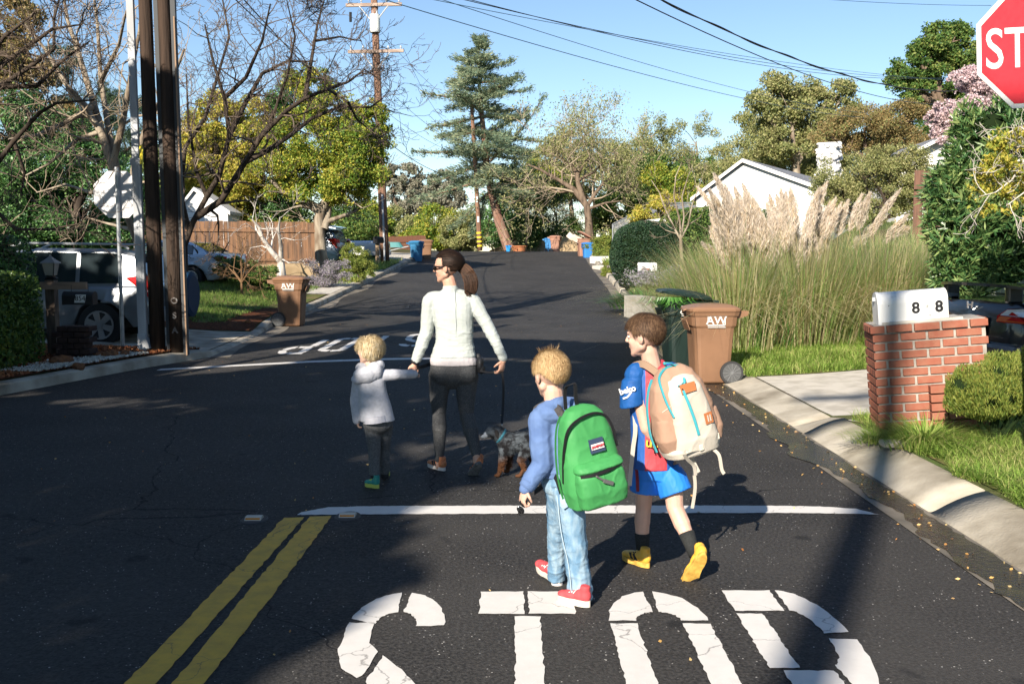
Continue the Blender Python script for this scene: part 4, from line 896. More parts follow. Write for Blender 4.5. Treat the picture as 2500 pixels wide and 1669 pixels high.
e, ends = limbtree("fig_tree", "yellow-leaved tree with pale branches reaching in at the right edge", "tree", 10.2, [(2720, 900), (2700, 700), (2660, 520), (2620, 430)],
    [([(2640, 470), (2560, 400), (2500, 390), (2440, 400), (2395, 425)], .022), ([(2620, 430), (2540, 340), (2490, 310), (2450, 330)], .02), ([(2500, 392), (2470, 440), (2430, 470), (2390, 480)], .012), ([(2660, 520), (2560, 480), (2500, 470), (2460, 500)], .016), ([(2560, 400), (2510, 350), (2480, 360)], .012)], .05, B_WHITE, B_TWIGP, depth=2, L=.3, seed=17, twig_r=.005, every=2, dY=.2, minr=.003)
crown("crown", e, pblobs([(2450, 420, 60, 50), (2400, 450, 34, 40), (2480, 340, 50, 36), (2500, 480, 60, 60), (2440, 350, 30, 20), (2420, 400, 20, 20), (2620, 420, 120, 140), (2400, 510, 30, 20)], 10.2), 5200, .062, LM['yellow'], asp=.5, seed=8, shell=.2, gap=-.1)
def juniper():
    bl = pblobs([(2420, 960, 95, 62), (2350, 950, 50, 50), (2500, 940, 80, 66), (2450, 905, 60, 40), (2560, 930, 80, 80)], 7.35, .8); c = P(2430, 1000, 7.4)
    e = empty("juniper_shrub", (c.x, 7.4, G(c.x, 7.4)), "low feathery yellow-green juniper beside the brick pillar", "shrub"); loc = np.array(e.location)
    C = blob_pts(bl, 52000, .62, .34, 9, 2.2, -.6, 0); V, F = leaf_quads(C - loc, .032, .2, D=outward(tuple(c))(C), spread=.55); link("foliage", npmesh("foliage", V, F, 4), LM['juniper'], e)
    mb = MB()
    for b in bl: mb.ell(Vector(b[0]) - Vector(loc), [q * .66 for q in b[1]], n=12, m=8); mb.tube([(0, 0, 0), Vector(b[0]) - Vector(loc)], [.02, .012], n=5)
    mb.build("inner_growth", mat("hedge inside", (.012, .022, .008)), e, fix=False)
juniper()
def clump(name, label, px, py, Y, n, L, w, m, spread, cat="plant"):
    c = P(px, py, Y); z = G(c.x, Y); e = empty(name, (c.x, Y, z), label, cat); D = rdirs(n); r = np.abs(rng.normal(0, spread, n)); V, F = blades(D[:, 0] * r, D[:, 1] * r * .7, np.zeros(n), rng.uniform(.6, 1.1, n) * L, np.full(n, w), D, rng.uniform(.4, 1.5, n), 5); link("foliage", npmesh("foliage", V, F, 4), m, e); return e
clump("strap_leaf_clump", "mound of dark strap leaves in front of the small white mailbox", 1575, 715, 25.0, 1500, .62, .035, LM['agap'], .38)
clump("grass_tuft", "loose tall grass tuft at the foot of the brick pillar", 2260, 1020, 7.55, 700, .34, .008, LM['grass'], .16)
clump("grass_tuft", "yellowish grass tuft left of the brick pillar's base", 2140, 1010, 7.9, 500, .16, .006, LM['grass'], .12)
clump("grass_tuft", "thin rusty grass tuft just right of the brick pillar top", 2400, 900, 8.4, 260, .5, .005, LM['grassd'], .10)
def lavender():
    c = P(1620, 680, 27.5); z = G(c.x, 27.5); e = empty("lavender_bush", (c.x, 27.5, z), "pale purple flowering bush right of the small white mailbox", "shrub"); n = 900; D = rdirs(n); r = np.abs(rng.normal(0, .32, n))
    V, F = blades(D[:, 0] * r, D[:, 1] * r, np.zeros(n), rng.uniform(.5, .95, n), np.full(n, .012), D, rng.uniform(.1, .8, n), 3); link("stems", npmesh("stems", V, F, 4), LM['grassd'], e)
    k = V.reshape(n, 8, 3); tip = (k[:, 6] + k[:, 7]) / 2; low = (k[:, 4] + k[:, 5]) / 2; t = rng.random((n, 8, 1)); C = (low[:, None] * (1 - t) + tip[:, None] * t).reshape(-1, 3) + rng.normal(0, .012, (n * 8, 3)); V, F = leaf_quads(C, .05, .5); link("flowers", npmesh("flowers", V, F, 4), LM['lav'], e)
lavender()
limbtree("crepe_myrtle", "slim leafless small tree with smooth tan trunk beside the flowering bush", "tree", 27, [(1667, 690), (1664, 630), (1662, 585)],
    [([(1662, 585), (1645, 555), (1620, 500), (1610, 470), (1590, 440)], .035), ([(1662, 585), (1660, 540), (1645, 480), (1650, 430), (1665, 395)], .035), ([(1662, 585), (1680, 550), (1690, 500), (1705, 460), (1715, 430)], .03), ([(1662, 585), (1670, 530), (1665, 480), (1680, 430), (1690, 405)], .03), ([(1650, 570), (1625, 562), (1610, 550)], .02), ([(1645, 555), (1630, 530), (1600, 500)], .02), ([(1680, 550), (1710, 530), (1725, 500)], .02)], .06, B_PALE, B_TWIGP, depth=2, L=.5, seed=19, twig_r=.006, every=1, up=.5, minr=.004)
shrubp("yellow_shrub", "bright yellow flowering shrub in front of the low white wing", 1610, 37, [(1600, 515, 48, 30), (1620, 490, 34, 22), (1570, 535, 30, 20), (1640, 530, 30, 20)], 8000, .10, LM['yellow'], seed=60, gap=-.3)
shrubp("shrub", "low green shrubs at the foot of the chain-link fence", 1500, 46, [(1470, 600, 40, 26), (1500, 585, 30, 26), (1480, 625, 44, 18)], 7000, .09, LM['juniper'], seed=61, gap=-.4)
shrubp("shrub", "small pale green shrub left of the rounded dark bush", 1485, 38, [(1487, 655, 16, 20), (1482, 668, 14, 14)], 2500, .06, LM['juniper'], seed=62, gap=-.6)
e = hedge("evergreen_bank", "dark evergreen bank behind the slim leafless tree and the white house", P(1760, 560, 33).x, 33, 2.2, .8, 1.9, 16000, .08, LM['mid'], round_=1); e["category"] = "bush"

# --- tall trees standing behind and beside the photographer; leaves placed only where shade should fall
def shade_trees():
    n = 80000; rn = np.random.default_rng(21); u = rn.uniform(2.5, 20, n); v = rn.uniform(-3, 23, n); z = rn.uniform(5.2, 11, n)
    p3 = np.stack([u * 1.0, v * .33, np.zeros(n)], 1); nzv = vnoise(p3, 1.0, 2.0); p4 = np.stack([u * .25, v * 1.6, np.zeros(n)], 1); st = vnoise(p4, 1.0, 5.0)
    keep = u > 2.55 + .17 * np.maximum(0, v - 4) + .35 * np.sin(v * 1.3) + .25 * nzv + rn.normal(0, .08, n)
    keep &= ~((np.abs(u - 3.5) < .52 + .10 * np.sin(v * 9)) & (v > 7.75) & (v < 10.0))                     # leaves left out so sun reaches her back
    keep &= ~((np.abs(u - 3.95) < .5) & (v > 6.5) & (v < 8.0) & (rn.random(n) < .85))
    keep &= ~((u > 5.5) & (st > .30) & (rn.random(n) < .82)); lc = (u > 13) & (v < 17) | (u > 11.4) & (v < 13.9); keep &= ~((u > 9) & (v > 6) & (nzv > .35) & ~lc); keep &= ~((v > 13.5) & (st > .25) & ~lc); keep &= ~((v > 17) & ((u < 9) | (st > -.1))); keep &= ~((u > 11.3) & (u < 13.0) & (v > 14.3) & (v < 19) & (rn.random(n) < .985)); keep &= ~((u > 11.5) & (u < 12.4) & (v > 11.2) & (v < 12) & (rn.random(n) < .6))
    u, v, z = u[keep], v[keep], z[keep]; vc = v - z / math.tan(SUN_EL); x = -SH.y * u + SH.x * vc; y = SH.x * u + SH.y * vc
    vis = (y > -.5) & (np.abs(x) < .56 * y + 1.6) & (z < 1.66 + .29 * y + .8); x, y, z = x[~vis], y[~vis], z[~vis]
    C = np.stack([x, y, z], 1); T = [(-8.5, -6.5), (-9.0, 3.0), (-14.5, -3.5), (-16.0, 6.0), (-4.5, -13)]; labs = ["tall leafy tree behind the photographer on the left", "tall leafy tree beside the left kerb, out of the frame", "tall tree far left behind the photographer", "tall tree well left of the hedge, out of the frame", "tall tree straight behind the photographer"]
    k = np.argmin(np.stack([(x - a) ** 2 + (y - b) ** 2 for a, b in T], 1), 1)
    for i, (a, b) in enumerate(T):
        c = C[k == i]
        if len(c) < 50: continue
        e = empty("shade_tree", (a, b, G(a, b)), labs[i], "tree", "tall trees behind the photographer"); loc = np.array(e.location); V, F = leaf_quads(c - loc, .34, .6); link("crown", npmesh("crown", V, F, 4), LM['mid'], e)
        mb = MB(); rnd = random.Random(i); top = Vector((0, 0, 5.0)); mb.tube([(0, 0, -.1), (0, 0, .5), (.1, 0, 3), top], [.34, .26, .22, .19], n=9, caps=False)
        for q in range(10): t = Vector(tuple(c[rnd.randrange(len(c))] - loc)); mb.tube([top, top.lerp(t, .5) + Vector((0, 0, .3)), t], [.12, .07, .02], n=5, caps=False)
        mb.build("trunk", B_BROWN, e, smooth=True, fix=False)
shade_trees()
for (x_, y_, lab) in ((11.5, -3.0, "added unseen tree right of the photographer, cutting skylight"), (17, 2.5, "added unseen tree far to the right, cutting skylight"), (5.5, -14, "added unseen tree behind on the right, cutting skylight")):
    tree("shade_tree", lab, "tree", x_, y_, [((x_, y_, 8.5), (4.2, 4.2, 4.2)), ((x_ + 1, y_ - 2, 11), (3, 3, 2.6))], 7000, .42, LM['mid'], r=.3, seed=int(x_), group="tall trees behind the photographer")  # trees added out of view to dim the skylight on the road
# ------------------------------------------------ poles, signs, wires
M_POLE_SHADED = mat("pole wood", (.068, .046, .034), .9, .15, c2=(.035, .026, .021), ns=5, nd=8, bump=.9, bs=14, stretch=(3, 3, .18))  # near-black: the shade on the near poles is mixed into the wood colour
M_POLE2 = mat("sunlit pole wood", (.26, .15, .10), .9, .15, c2=(.13, .075, .05), ns=5, nd=8, bump=.9, bs=14, stretch=(3, 3, .18))  # lighter copy of the pole wood, sunlight painted into the colour
M_GALV = mat("galvanised steel", (.42, .44, .46), .45, .5, .6, c2=(.30, .32, .34), ns=10)
M_WHITEP = mat("white conduit", (.46, .48, .50), .6, .3, c2=(.34, .35, .36), ns=4, stretch=(1, 1, .3))
M_ARM = mat("weathered crossarm", (.42, .33, .27), .9, .15, c2=(.26, .19, .15), ns=6, stretch=(.3, 2, 2))
M_BLACK = mat("black plastic", (.012, .012, .014), .5, .4); M_GREY = mat("grey metal", (.42, .44, .45), .5, .5)
def pole(name, label, x, y, H, r, m, lean=(0, 0), z=None, group=None):
    e = empty(name, (x, y, (G(x, y) if z is None else z) - .05), label, "utility pole", group)
    MB().tube([(lean[0] * t * H, lean[1] * t * H, t * H) for t in (0, .15, .4, .7, 1)], [r, r * .96, r * .88, r * .79, r * .7], n=20).build("shaft", m, e, smooth=False)
    for p in e.children[0].data.polygons: p.use_smooth = len(p.vertices) == 4
    return e
p = P(383, 861, 15.0)
pa = pole("utility_pole", "dark wooden pole of the near pair, with white conduit and yellow tag", p.x + .0, 15.05, 10.8, .112, M_POLE_SHADED, (-.004, 0), group="twin wooden poles by the left kerb")
def bar(mb, x0, y0, z0, z1, w, d, lean=-.004): mb.prism([(x0 - w / 2, y0 - d / 2, z0), (x0 + w / 2, y0 - d / 2, z0), (x0 + w / 2, y0 + d / 2, z0), (x0 - w / 2, y0 + d / 2, z0)], (lean * (z1 - z0), 0, z1 - z0)); return mb
mb = MB(); bar(mb, -.19, -.06, .10, 2.9, .125, .08, -.006); bar(mb, -.192, -.085, .10, 2.9, .05, .04, -.006); bar(mb, -.21, -.06, 2.9, 10.6, .10, .07, -.0045); mb.box((-.215, -.06, 2.9), (.15, .10, .10)); mb.build("conduit_cover", M_WHITEP, pa)
mb = MB(); mb.prism([(-.26, -.13, .12), (-.07, -.15, .12), (-.10, -.15, .22), (-.15, -.12, .34), (-.26, -.12, .34)], (0, .12, 0)); mb.tube([(-.19, -.07, .03), (-.19, -.07, .14)], .065, n=14); mb.build("conduit_foot", M_WHITEP, pa)
mb = MB(); mb.prism([(-.138, -.115, 2.86), (-.078, -.15, 2.86), (-.078, -.15, 3.14), (-.138, -.115, 3.14)], (.002, -.006, 0)); mb.build("yellow_tag", mat("yellow tag", (.75, .60, .04), .5), pa)
p = P(432, 861, 15.0)
pb = pole("utility_pole", "dark wooden pole of the near pair, right one, with chalky letters painted on it", p.x + .01, 15.0, 10.8, .106, M_POLE_SHADED, (-.0085, 0), group="twin wooden poles by the left kerb")
mb = MB()
for ch, z in (("O", .84), ("S", .62), ("A", .40)): text_on(mb, ch, .13, (.01, -.118, z), (1, 0, 0), (0, 0, 1), .004)
mb.build("painted_letters", mat("faded paint", (.26, .25, .24), .9, c2=(.09, .07, .06), ns=22, lo=.35, hi=.6), pb)
mb = MB(); bar(mb, .135, .0, .02, 9.5, .07, .07, -.0085); bar(mb, -.135, .05, .02, 9.5, .06, .06, -.0085); mb.build("cable_riser", mat("dark riser", (.05, .055, .06), .6), pb)
mb = MB(); bar(mb, .16, -.06, .02, 5, .02, .02, -.0085); mb.build("ground_strip", mat("wood strip", (.3, .2, .13), .8), pb)

def crossarm(e, z, half, cx=0, tilt=.02, name="crossarm"):
    o = MB().box((0, -.16, z), (2 * half, .12, .13), M=Matrix.Rotation(-tilt, 3, 'Y')).build(name, M_ARM, e); mb = MB()
    for sx in (-1, 1): mb.tube([(sx * .06, -.2, z - .75), (sx * .62, -.2, z - .06 + tilt * sx * .6)], .03, n=5)
    mb.build("brace", M_GREY, e)
    for sx in (-.9, -.45, .45, .9):
        q = MB(); q.tube([(sx * half, -.16, z + .06 + tilt * sx * half), (sx * half, -.16, z + .13), (sx * half, -.16, z + .15), (sx * half, -.16, z + .24)], [.02, .02, .045, .03], n=8); q.build("insulator", M_GREY, e)
    return o
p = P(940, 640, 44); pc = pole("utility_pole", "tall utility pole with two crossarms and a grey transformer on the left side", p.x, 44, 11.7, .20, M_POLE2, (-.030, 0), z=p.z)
up_ = Vector((-.030, 0, 1))
def onpole(z): return Vector((up_.x * z, 0, 0))
for z in (11.05, 9.1):
    for o_ in list(pc.children): pass
    before = set(pc.children); crossarm(pc, z, 1.2); 
    for c_ in pc.children:
        if c_ not in before: c_.location = onpole(z)
o = MB().tube([(-.30, -.1, 9.9), (-.30, -.1, 10.65)], .22, n=18).build("transformer", mat("transformer grey", (.62, .64, .62), .5), pc); o.location = (0, 0, 0)
mb = MB(); mb.tube([(-.36, -.1, 10.65), (-.36, -.1, 10.9)], .04, n=8); mb.tube([(-.22, -.1, 10.65), (-.22, -.1, 10.85)], .04, n=8); mb.build("bushing", M_GREY, pc)
o = MB().tube([(-1.35, -.1, 10.35), (-1.35, -.1, 10.75)], .06, n=8).build("fuse_cutout", M_BLACK, pc)
o = MB().tube([(.02, -.24, .1), (-.06, -.22, 3)], .045, n=8).build("conduit", M_WHITEP, pc)
p = P(1172, 610, 61); pd = pole("utility_pole", "slim far utility pole with yellow and black bands near its foot", p.x, 61, 8.6, .15, M_POLE2, (-.055, 0), z=p.z)
for k in range(4):
    mb = MB(); mb.tube([(-.055 * (.25 + k * .26), 0, .25 + k * .26), (-.055 * (.35 + k * .26), 0, .35 + k * .26)], .156, n=16); mb.build("yellow_band", mat("yellow tag", (.75, .60, .04)), pd)
for k in range(2):
    mb = MB(); mb.box((-.055 * (1.9 + k * 1.2), -.15, 1.9 + k * 1.2), (.12, .02, .35)); mb.build("pole_sign", mat("white card", (.7, .7, .68)), pd)
# pole far behind the photographer: its shadow lies along the right side of the road
q = Vector((1.52, 4.6, 0)) - SH * 16.5
pe = pole("utility_pole", "wooden pole behind the photographer whose shadow crosses the right lane", q.x, q.y, 14.5, .15, M_POLE_SHADED, z=-.2)
crossarm(pe, 13.4, 1.2)

def octa(R_, n=8): return [(R_ * math.cos(R(22.5 + 45 * i)), R_ * math.sin(R(22.5 + 45 * i))) for i in range(8)]
def stop_sign(label, x, y, z0, zc, size, face, roll=0.0, back=None):
    """face: angle of the printed side's normal from -Y"""
    e = empty("stop_sign", (x, y, z0 - .03), label, "stop sign", None, rz=face); Rr = size / 2 / math.cos(R(22.5)); zc -= z0 - .03
    o = MB().tube([(0, .035, 0), (0, .035, zc + size * .58)], .03, n=12).build("post", M_GALV, e)
    rot = Matrix.Rotation(roll, 3, 'Y'); f = lambda pts, yy: [rot @ Vector((a, yy, b)) + Vector((0, 0, zc)) for a, b in pts]
    MB().prism(f(octa(Rr), .0), (0, -.004, 0)).build("panel", mat("sign back", (.72, .72, .73), .5, .4, .0, c2=(.62, .62, .63), ns=5), e)
    MB().prism(f(octa(Rr), -.0045), (0, -.0015, 0)).build("white_border", mat("sign white", (.80, .80, .78), .5), e)
    MB().prism(f(octa(Rr * .925), -.0065), (0, -.0015, 0)).build("red_face", mat("sign red", (.62, .035, .05), .45, .4, c2=(.58, .03, .045), ns=30), e)
    mb = MB(); V, F = text_mesh("STOP", size * .44, .0008, .003 * size, .92)
    # taller, narrow highway letters
    xs = [v.x for v in V]; w = max(xs) - min(xs); hh = max(v.y for v in V) - min(v.y for v in V); cx = (max(xs) + min(xs)) / 2; cy = (max(v.y for v in V) + min(v.y for v in V)) / 2
    mb.add([rot @ Vector(((v.x - cx) / w * size * .85, -.0085 - .0008 * (v.z > 0), (v.y - cy) / hh * size * .335)) + Vector((0, 0, zc)) for v in V], F); mb.build("lettering", mat("sign white", (.8, .8, .78)), e)
    for sz in (-.28, .28):
        MB().tube([(0, .07, zc + size * sz), (0, -.012, zc + size * sz)], .009, n=8).build("bolt", M_GALV, e)
    return e
p = P(2527, 112, 6.5); e = stop_sign("red stop sign cut by the photo's top right corner", p.x + .17, 6.5, G(p.x, 6.5), p.z, .762, R(0), 0); e.rotation_euler = (0, R(-3.3), 0)
p = P(288, 475, 15.6); stop_sign("pale back of a stop sign on a steel post left of the twin poles", p.x, 15.6, G(p.x, 15.6), p.z, .72, R(187), 0)

M_WIRE = mat("black cable", (.02, .025, .03), .5); M_WIREB = mat("blue grey cable", (.06, .12, .17), .5)
def wire(label, a, b, sag, r=.012, m=M_WIRE, n=28, twist=False):
    """a, b: (px, py, distance)"""
    A = P(*a); B = P(*b); loc = A.copy(); mb = MB(); pts = [A.lerp(B, i / n) - Vector((0, 0, sag * 4 * (i / n) * (1 - i / n))) - loc for i in range(n + 1)]; r *= .62; mb.tube(pts, r, n=5)
    if twist:
        k = 260; L = (B - A).length; pp = []
        for i in range(k + 1):
            t = i / k; c = A.lerp(B, t) - Vector((0, 0, sag * 4 * t * (1 - t))) - loc; ang = t * L * 3; u, w = basis(B - A); pp.append(c + (u * math.cos(ang) + w * math.sin(ang)) * r * 1.6)
        mb.tube(pp, r * .8, n=4)
    o = mb.build("overhead_cable", m, smooth=True); o.location = loc; tag(o, label, "cable", "overhead cables")
wire("thick twisted cable running down to the pink blossom, topmost on the right", (1500, -60, 11), (2440, 208, 24), .55, .014, twist=True)
wire("dark cable running from top centre-right down to the live oak", (1480, -36, 12), (2300, 255, 30), .35, .013)
wire("fine cable running from the top centre to the blossom tree, upper of two", (960, -20, 16), (2420, 200, 40), .3, .010, M_WIREB)
wire("pair of dark cables crossing the sky from the top centre, upper one", (1060, -18, 14), (2330, 190, 34), .35, .010)
wire("pair of dark cables crossing the sky from the top centre, lower one", (1080, -18, 14), (2300, 190, 34), .40, .010)
wire("blue-grey cable passing above the cedar's right flank towards the hill", (1020, -20, 15), (2160, 280, 44), .35, .010, M_WIREB)
wire("long straight blue cable passing over the cedar's tip", (880, -18, 14), (2150, 290, 44), .35, .012, M_WIREB)
wire("short fine cable at the very top beside the stop sign", (1900, -10, 22), (2420, 14, 26), .05, .01, M_WIREB)
wire("dark cable drooping from behind the golden tree to the slim far pole", (560, -40, 20), (1150, 430, 61), 1.2, .022)
wire("fine cable from the lower crossarm of the tall pole down to the cedar", (985, 118, 44), (1090, 300, 60), .4, .014, M_WIREB)
wire("fine cable from the transformer down to the cedar", (925, 70, 44), (1095, 240, 60), .25, .014, M_WIREB)
wire("fine cable from left of the tall pole sloping down behind the cedar, upper one", (740, -30, 28), (1140, 350, 61), .9, .014, M_WIREB)
wire("fine cable from left of the tall pole sloping down behind the cedar, lower one", (700, 40, 30), (1140, 380, 61), .8, .014, M_WIREB)
wire("faint cable rising from the golden tree's shoulder to the cedar", (945, 410, 50), (1145, 300, 61), .2, .012, M_WIREB)
wire("dark slanting cable through the leafless branches at the top left", (545, -30, 15), (760, 150, 30), .1, .016)

# ------------------------------------------------ fences and houses
def board_fence(label, pts, h, top, m, bw=.15):
    a = Vector(pts[0]); e = empty("wooden_fence", a, label, "fence"); 
    for i in range(len(pts) - 1):
        A, B = Vector(pts[i]) - a, Vector(pts[i + 1]) - a; L = (B - A).length; n = int(L / bw); mb = MB(); d = (B - A).normalized(); nn = Vector((-d.y, d.x, 0)).normalized()
        for k in range(n):
            p0 = A.lerp(B, k / n); p1 = A.lerp(B, (k + .94) / n); hh = h + random.uniform(-.02, .02); mb.prism([p0, p1, p1 + Vector((0, 0, hh)), p0 + Vector((0, 0, hh))], nn * .02)
        mb.build("boards", m, e)
        rb = MB(); 
        for z in (.35, h - .35): rb.prism([A + Vector((0, 0, z)), B + Vector((0, 0, z)), B + Vector((0, 0, z + .09)), A + Vector((0, 0, z + .09))], nn * -.04)
        rb.build("rails", m, e)
    return e
M_FENCE = mat("fence boards", (.27, .15, .085), .9, .1, c2=(.11, .075, .055), ns=2.5, nd=6, stretch=(3, 3, .3))
a = P(440, 655, 33); b = P(770, 655, 34.5); board_fence("weathered orange-brown board fence behind the left lawn", [(a.x - 2, 32.5, a.z - .1), (b.x, 34.5, b.z - .1)], 1.68, None, M_FENCE)
a = P(985, 650, 58); b = P(1070, 650, 60); board_fence("low rusty brown fence beyond the blue recycling bin", [(P(930, 640, 57).x, 57, 1.45), (P(1040, 640, 58).x, 58, 1.55)], 1.0, None, mat("rusty fence", (.16, .07, .045), .9))
a = P(2238, 560, 19); board_fence("narrow brown board fence end between pampas grass and oleander", [(a.x, 19.2, G(a.x, 19.2)), (P(2300, 560, 19).x, 19, G(a.x, 19))], P(2250, 415, 19).z - G(a.x, 19.2), None, mat("dark fence", (.17, .09, .06), .9, c2=(.09, .05, .04), ns=6, stretch=(3, 3, .3)))
M_WALLW = mat("white siding", (.80, .79, .76), .7, .2); M_ROOF = mat("grey shingles", (.24, .25, .27), .9, .1, c2=(.15, .155, .17), ns=7, bump=.6, bs=12)
M_GLASS = mat("window glass", (.03, .035, .04), .06, .8)
def gable_house(label, corner, W, D, hw, hr, rz, ov=.35, roofm=M_ROOF, extras=None, x_ridge=.5):
    """gable end facing -Y in its own frame, W wide, D deep"""
    e = empty("house", corner, label, "house", rz=rz)
    MB().prism([(0, 0, -1.5), (W, 0, -1.5), (W, 0, hw), (W * x_ridge, 0, hr), (0, 0, hw)], (0, D, 0)).build("wall", M_WALLW, e)
    rf = MB(); t = .10; xr_ = W * x_ridge
    sl = (hr - hw) / xr_; sr = (hr - hw) / (W - xr_)
    rf.prism([(-ov, -ov, hw - ov * sl + .03), (xr_, -ov, hr + .03), (W + ov, -ov, hw - ov * sr + .03), (W + ov, -ov, hw - ov * sr + .03 + t), (xr_, -ov, hr + .03 + t), (-ov, -ov, hw - ov * sl + .03 + t)], (0, D + 2 * ov, 0)); roof = rf.build("roof", roofm, e)
    fb = MB()
    for (x0, z0, x1, z1) in ((-ov, hw - ov * sl, xr_, hr), (W + ov, hw - ov * sr, xr_, hr)):
        fb.prism([(x0, -ov - .025, z0 + .0), (x1, -ov - .025, z1 + .0), (x1, -ov - .025, z1 + .12), (x0, -ov - .025, z0 + .12)], (0, .022, 0))
    fb.build("fascia", mat("fascia white", (.82, .81, .78), .5), e); return e, roof
def window(e, x, z, w, h, nm="window", y=-.0):
    f = MB()
    for (a, b, c, d) in ((x - w / 2 - .05, z - h / 2 - .05, x + w / 2 + .05, z - h / 2), (x - w / 2 - .05, z + h / 2, x + w / 2 + .05, z + h / 2 + .05), (x - w / 2 - .05, z - h / 2, x - w / 2, z + h / 2), (x + w / 2, z - h / 2, x + w / 2 + .05, z + h / 2), (x - .02, z - h / 2, x + .02, z + h / 2)):
        f.box(((a + c) / 2, y - .02, (b + d) / 2), (c - a, .05, d - b))
    o = f.build("window", mat("fascia white", (.82, .81, .78)), e); MB().box((x, y - .006, z), (w, .01, h)).build("pane", M_GLASS, o); return o
# white house on the right
Yh = 35.0; a = P(1699, 560, Yh); b = P(1893, 452, Yh); ap = P(1793, 402, Yh); zb = G(a.x, Yh) - .2
e, roof = gable_house("white gabled house with grey shingle roof behind the pampas grass", (a.x, Yh, zb), 4.6, 9, P(1700, 484, Yh).z - zb, ap.z - zb, R(-30), ov=.16, x_ridge=.36)
mb = MB(); rnd = random.Random(4)
for i in range(150):
    x = rnd.uniform(-.35, .35); y = rnd.choice((-.35, .35)) + rnd.uniform(-.04, .04); z = rnd.uniform(0, 2.0)
    if rnd.random() < .5: x, y = y, x
    mb.ell((x, y, z), (rnd.uniform(.08, .15), rnd.uniform(.08, .14), rnd.uniform(.06, .11)), n=7, m=5)
mb.box((0, 0, 1), (.66, .66, 2.0)); c = P(2018, 445, 42); o = mb.build("chimney", mat("white rough stone", (.78, .77, .74), .9, c2=(.5, .49, .47), ns=20), roof, smooth=False)
c = P(2022, 452, 40); dx, dy = c.x - a.x, c.y - Yh; o.location = (dx * math.cos(R(30)) - dy * math.sin(R(30)), dx * math.sin(R(30)) + dy * math.cos(R(30)), c.z - zb - .35)
window(e, .9, 1.35, .7, .9)
mb = MB(); mb.box((.35, -.08, 1.95), (.12, .10, .30)); mb.prism([(.27, -.14, 2.1), (.43, -.14, 2.1), (.35, -.08, 2.2)], (0, .1, 0)); mb.build("wall_lamp", M_BLACK, e)
# low wing with flat white eave left of the gable
a = P(1592, 560, 37); zb = G(a.x, 37) - .1; e2 = empty("garage", (a.x, 37, zb), "low white wing with grey roof and bright eave left of the white gable", "garage", rz=R(-6)); hz = P(1600, 548, 37).z - zb
MB().prism([(0.1, 0, -1), (2.2, 0, -1), (2.2, 0, hz), (.1, 0, hz)], (0, 4, 0)).build("wall", mat("shaded siding", (.62, .60, .57), .7), e2)  # white siding coloured darker to stand for shade on the wing
mb = MB(); mb.prism([(-.25, -.4, hz + .02), (2.3, -.4, hz + .30), (2.3, 1.8, hz + .75), (-.25, 1.8, hz + .5)], (0, 0, .08)); mb.prism([(-.25, 1.8, hz + .51), (2.3, 1.8, hz + .76), (2.3, 4.2, hz + .3), (-.25, 4.2, hz + .05)], (0, 0, .08)); mb.build("roof", M_ROOF, e2)
mb = MB(); mb.prism([(-.27, -.43, hz - .02), (2.3, -.43, hz + .26), (2.3, -.43, hz + .42), (-.27, -.43, hz + .14)], (0, .025, 0)); mb.build("fascia", mat("fascia white", (.82, .81, .78)), e2); window(e2, 1.2, hz - .45, .9, .6)
# second white house glimpsed through the trees
a = P(2190, 430, 34); zb = P(2190, 470, 34).z; gable_house("second white gabled house glimpsed between leaves above the pampas grass", (a.x, 34, zb), 2.6, 4, P(2190, 395, 34).z - zb, P(2210, 345, 34).z - zb, R(-5))
# left white house behind the fence
a = P(432, 560, 34.4); zb = G(a.x, 34.4) - .3; e, roof = gable_house("white gabled house behind the wooden fence on the left", (a.x, 34.5, zb), 1.7, 2, P(420, 520, 34.5).z - zb, P(470, 466, 34.5).z - zb, R(4), ov=.1, roofm=mat("pale roof", (.62, .61, .60), .8), x_ridge=.35)
# chain-link fence
a = P(1496, 590, 44); e = empty("chain_link_fence", (a.x, 44, a.z - .1), "chain-link fence climbing to the yellow shrub", "fence"); loc = Vector(e.location)
top = [P(1496, 547, 44), P(1600, 497, 41), P(1690, 495, 39)]; bot = [P(1496, 590, 44), P(1600, 560, 41), P(1690, 550, 39)]; fr = MB(); ms = MB()
fr.tube([t - loc for t in top], .03, n=6)
for t, bb in zip(top, bot): fr.tube([bb - loc, t - loc], .035, n=6)
for s in range(2):
    for k in range(40):
        for d in (1, -1):
            u0 = k / 40; u1 = u0 + d * .06
            if 0 <= u1 <= 1: ms.tube([bot[s].lerp(bot[s + 1], u0) - loc, top[s].lerp(top[s + 1], u1) - loc], .006, n=3, caps=False)
fr.build("frame", M_GALV, e); ms.build("mesh", M_GALV, e)
# low walls
def wall(label, pts, h, t, m):
    a = Vector(pts[0]); mb = MB()
    for i in range(len(pts) - 1):
        A, B = Vector(pts[i]) - a, Vector(pts[i + 1]) - a; d = (B - A); d.z = 0; d.normalize(); n = Vector((-d.y, d.x, 0)); mb.prism([A - Vector((0, 0, .3)), B - Vector((0, 0, .3)), B + Vector((0, 0, h[i + 1])), A + Vector((0, 0, h[i]))], n * t)
    o = mb.build("low_wall", m); o.location = a; tag(o, label, "wall"); return o
M_TAN = mat("tan concrete", (.44, .33, .20), .9, .1, c2=(.33, .24, .14), ns=3)
wall("tan retaining wall at the crest behind the far brown bins", [tuple(P(1195, 618, 72)), tuple(P(1262, 612, 71)), tuple(P(1420, 615, 66))], [.2, .75, 1.0], .25, M_TAN)
wall("white stepped kerbstone wall, upper block left of the dark clipped bush", [tuple(P(1440, 643, 46)), tuple(P(1500, 645, 44))], [.32, .36], .5, mat("white painted wall", (.74, .70, .64), .8))
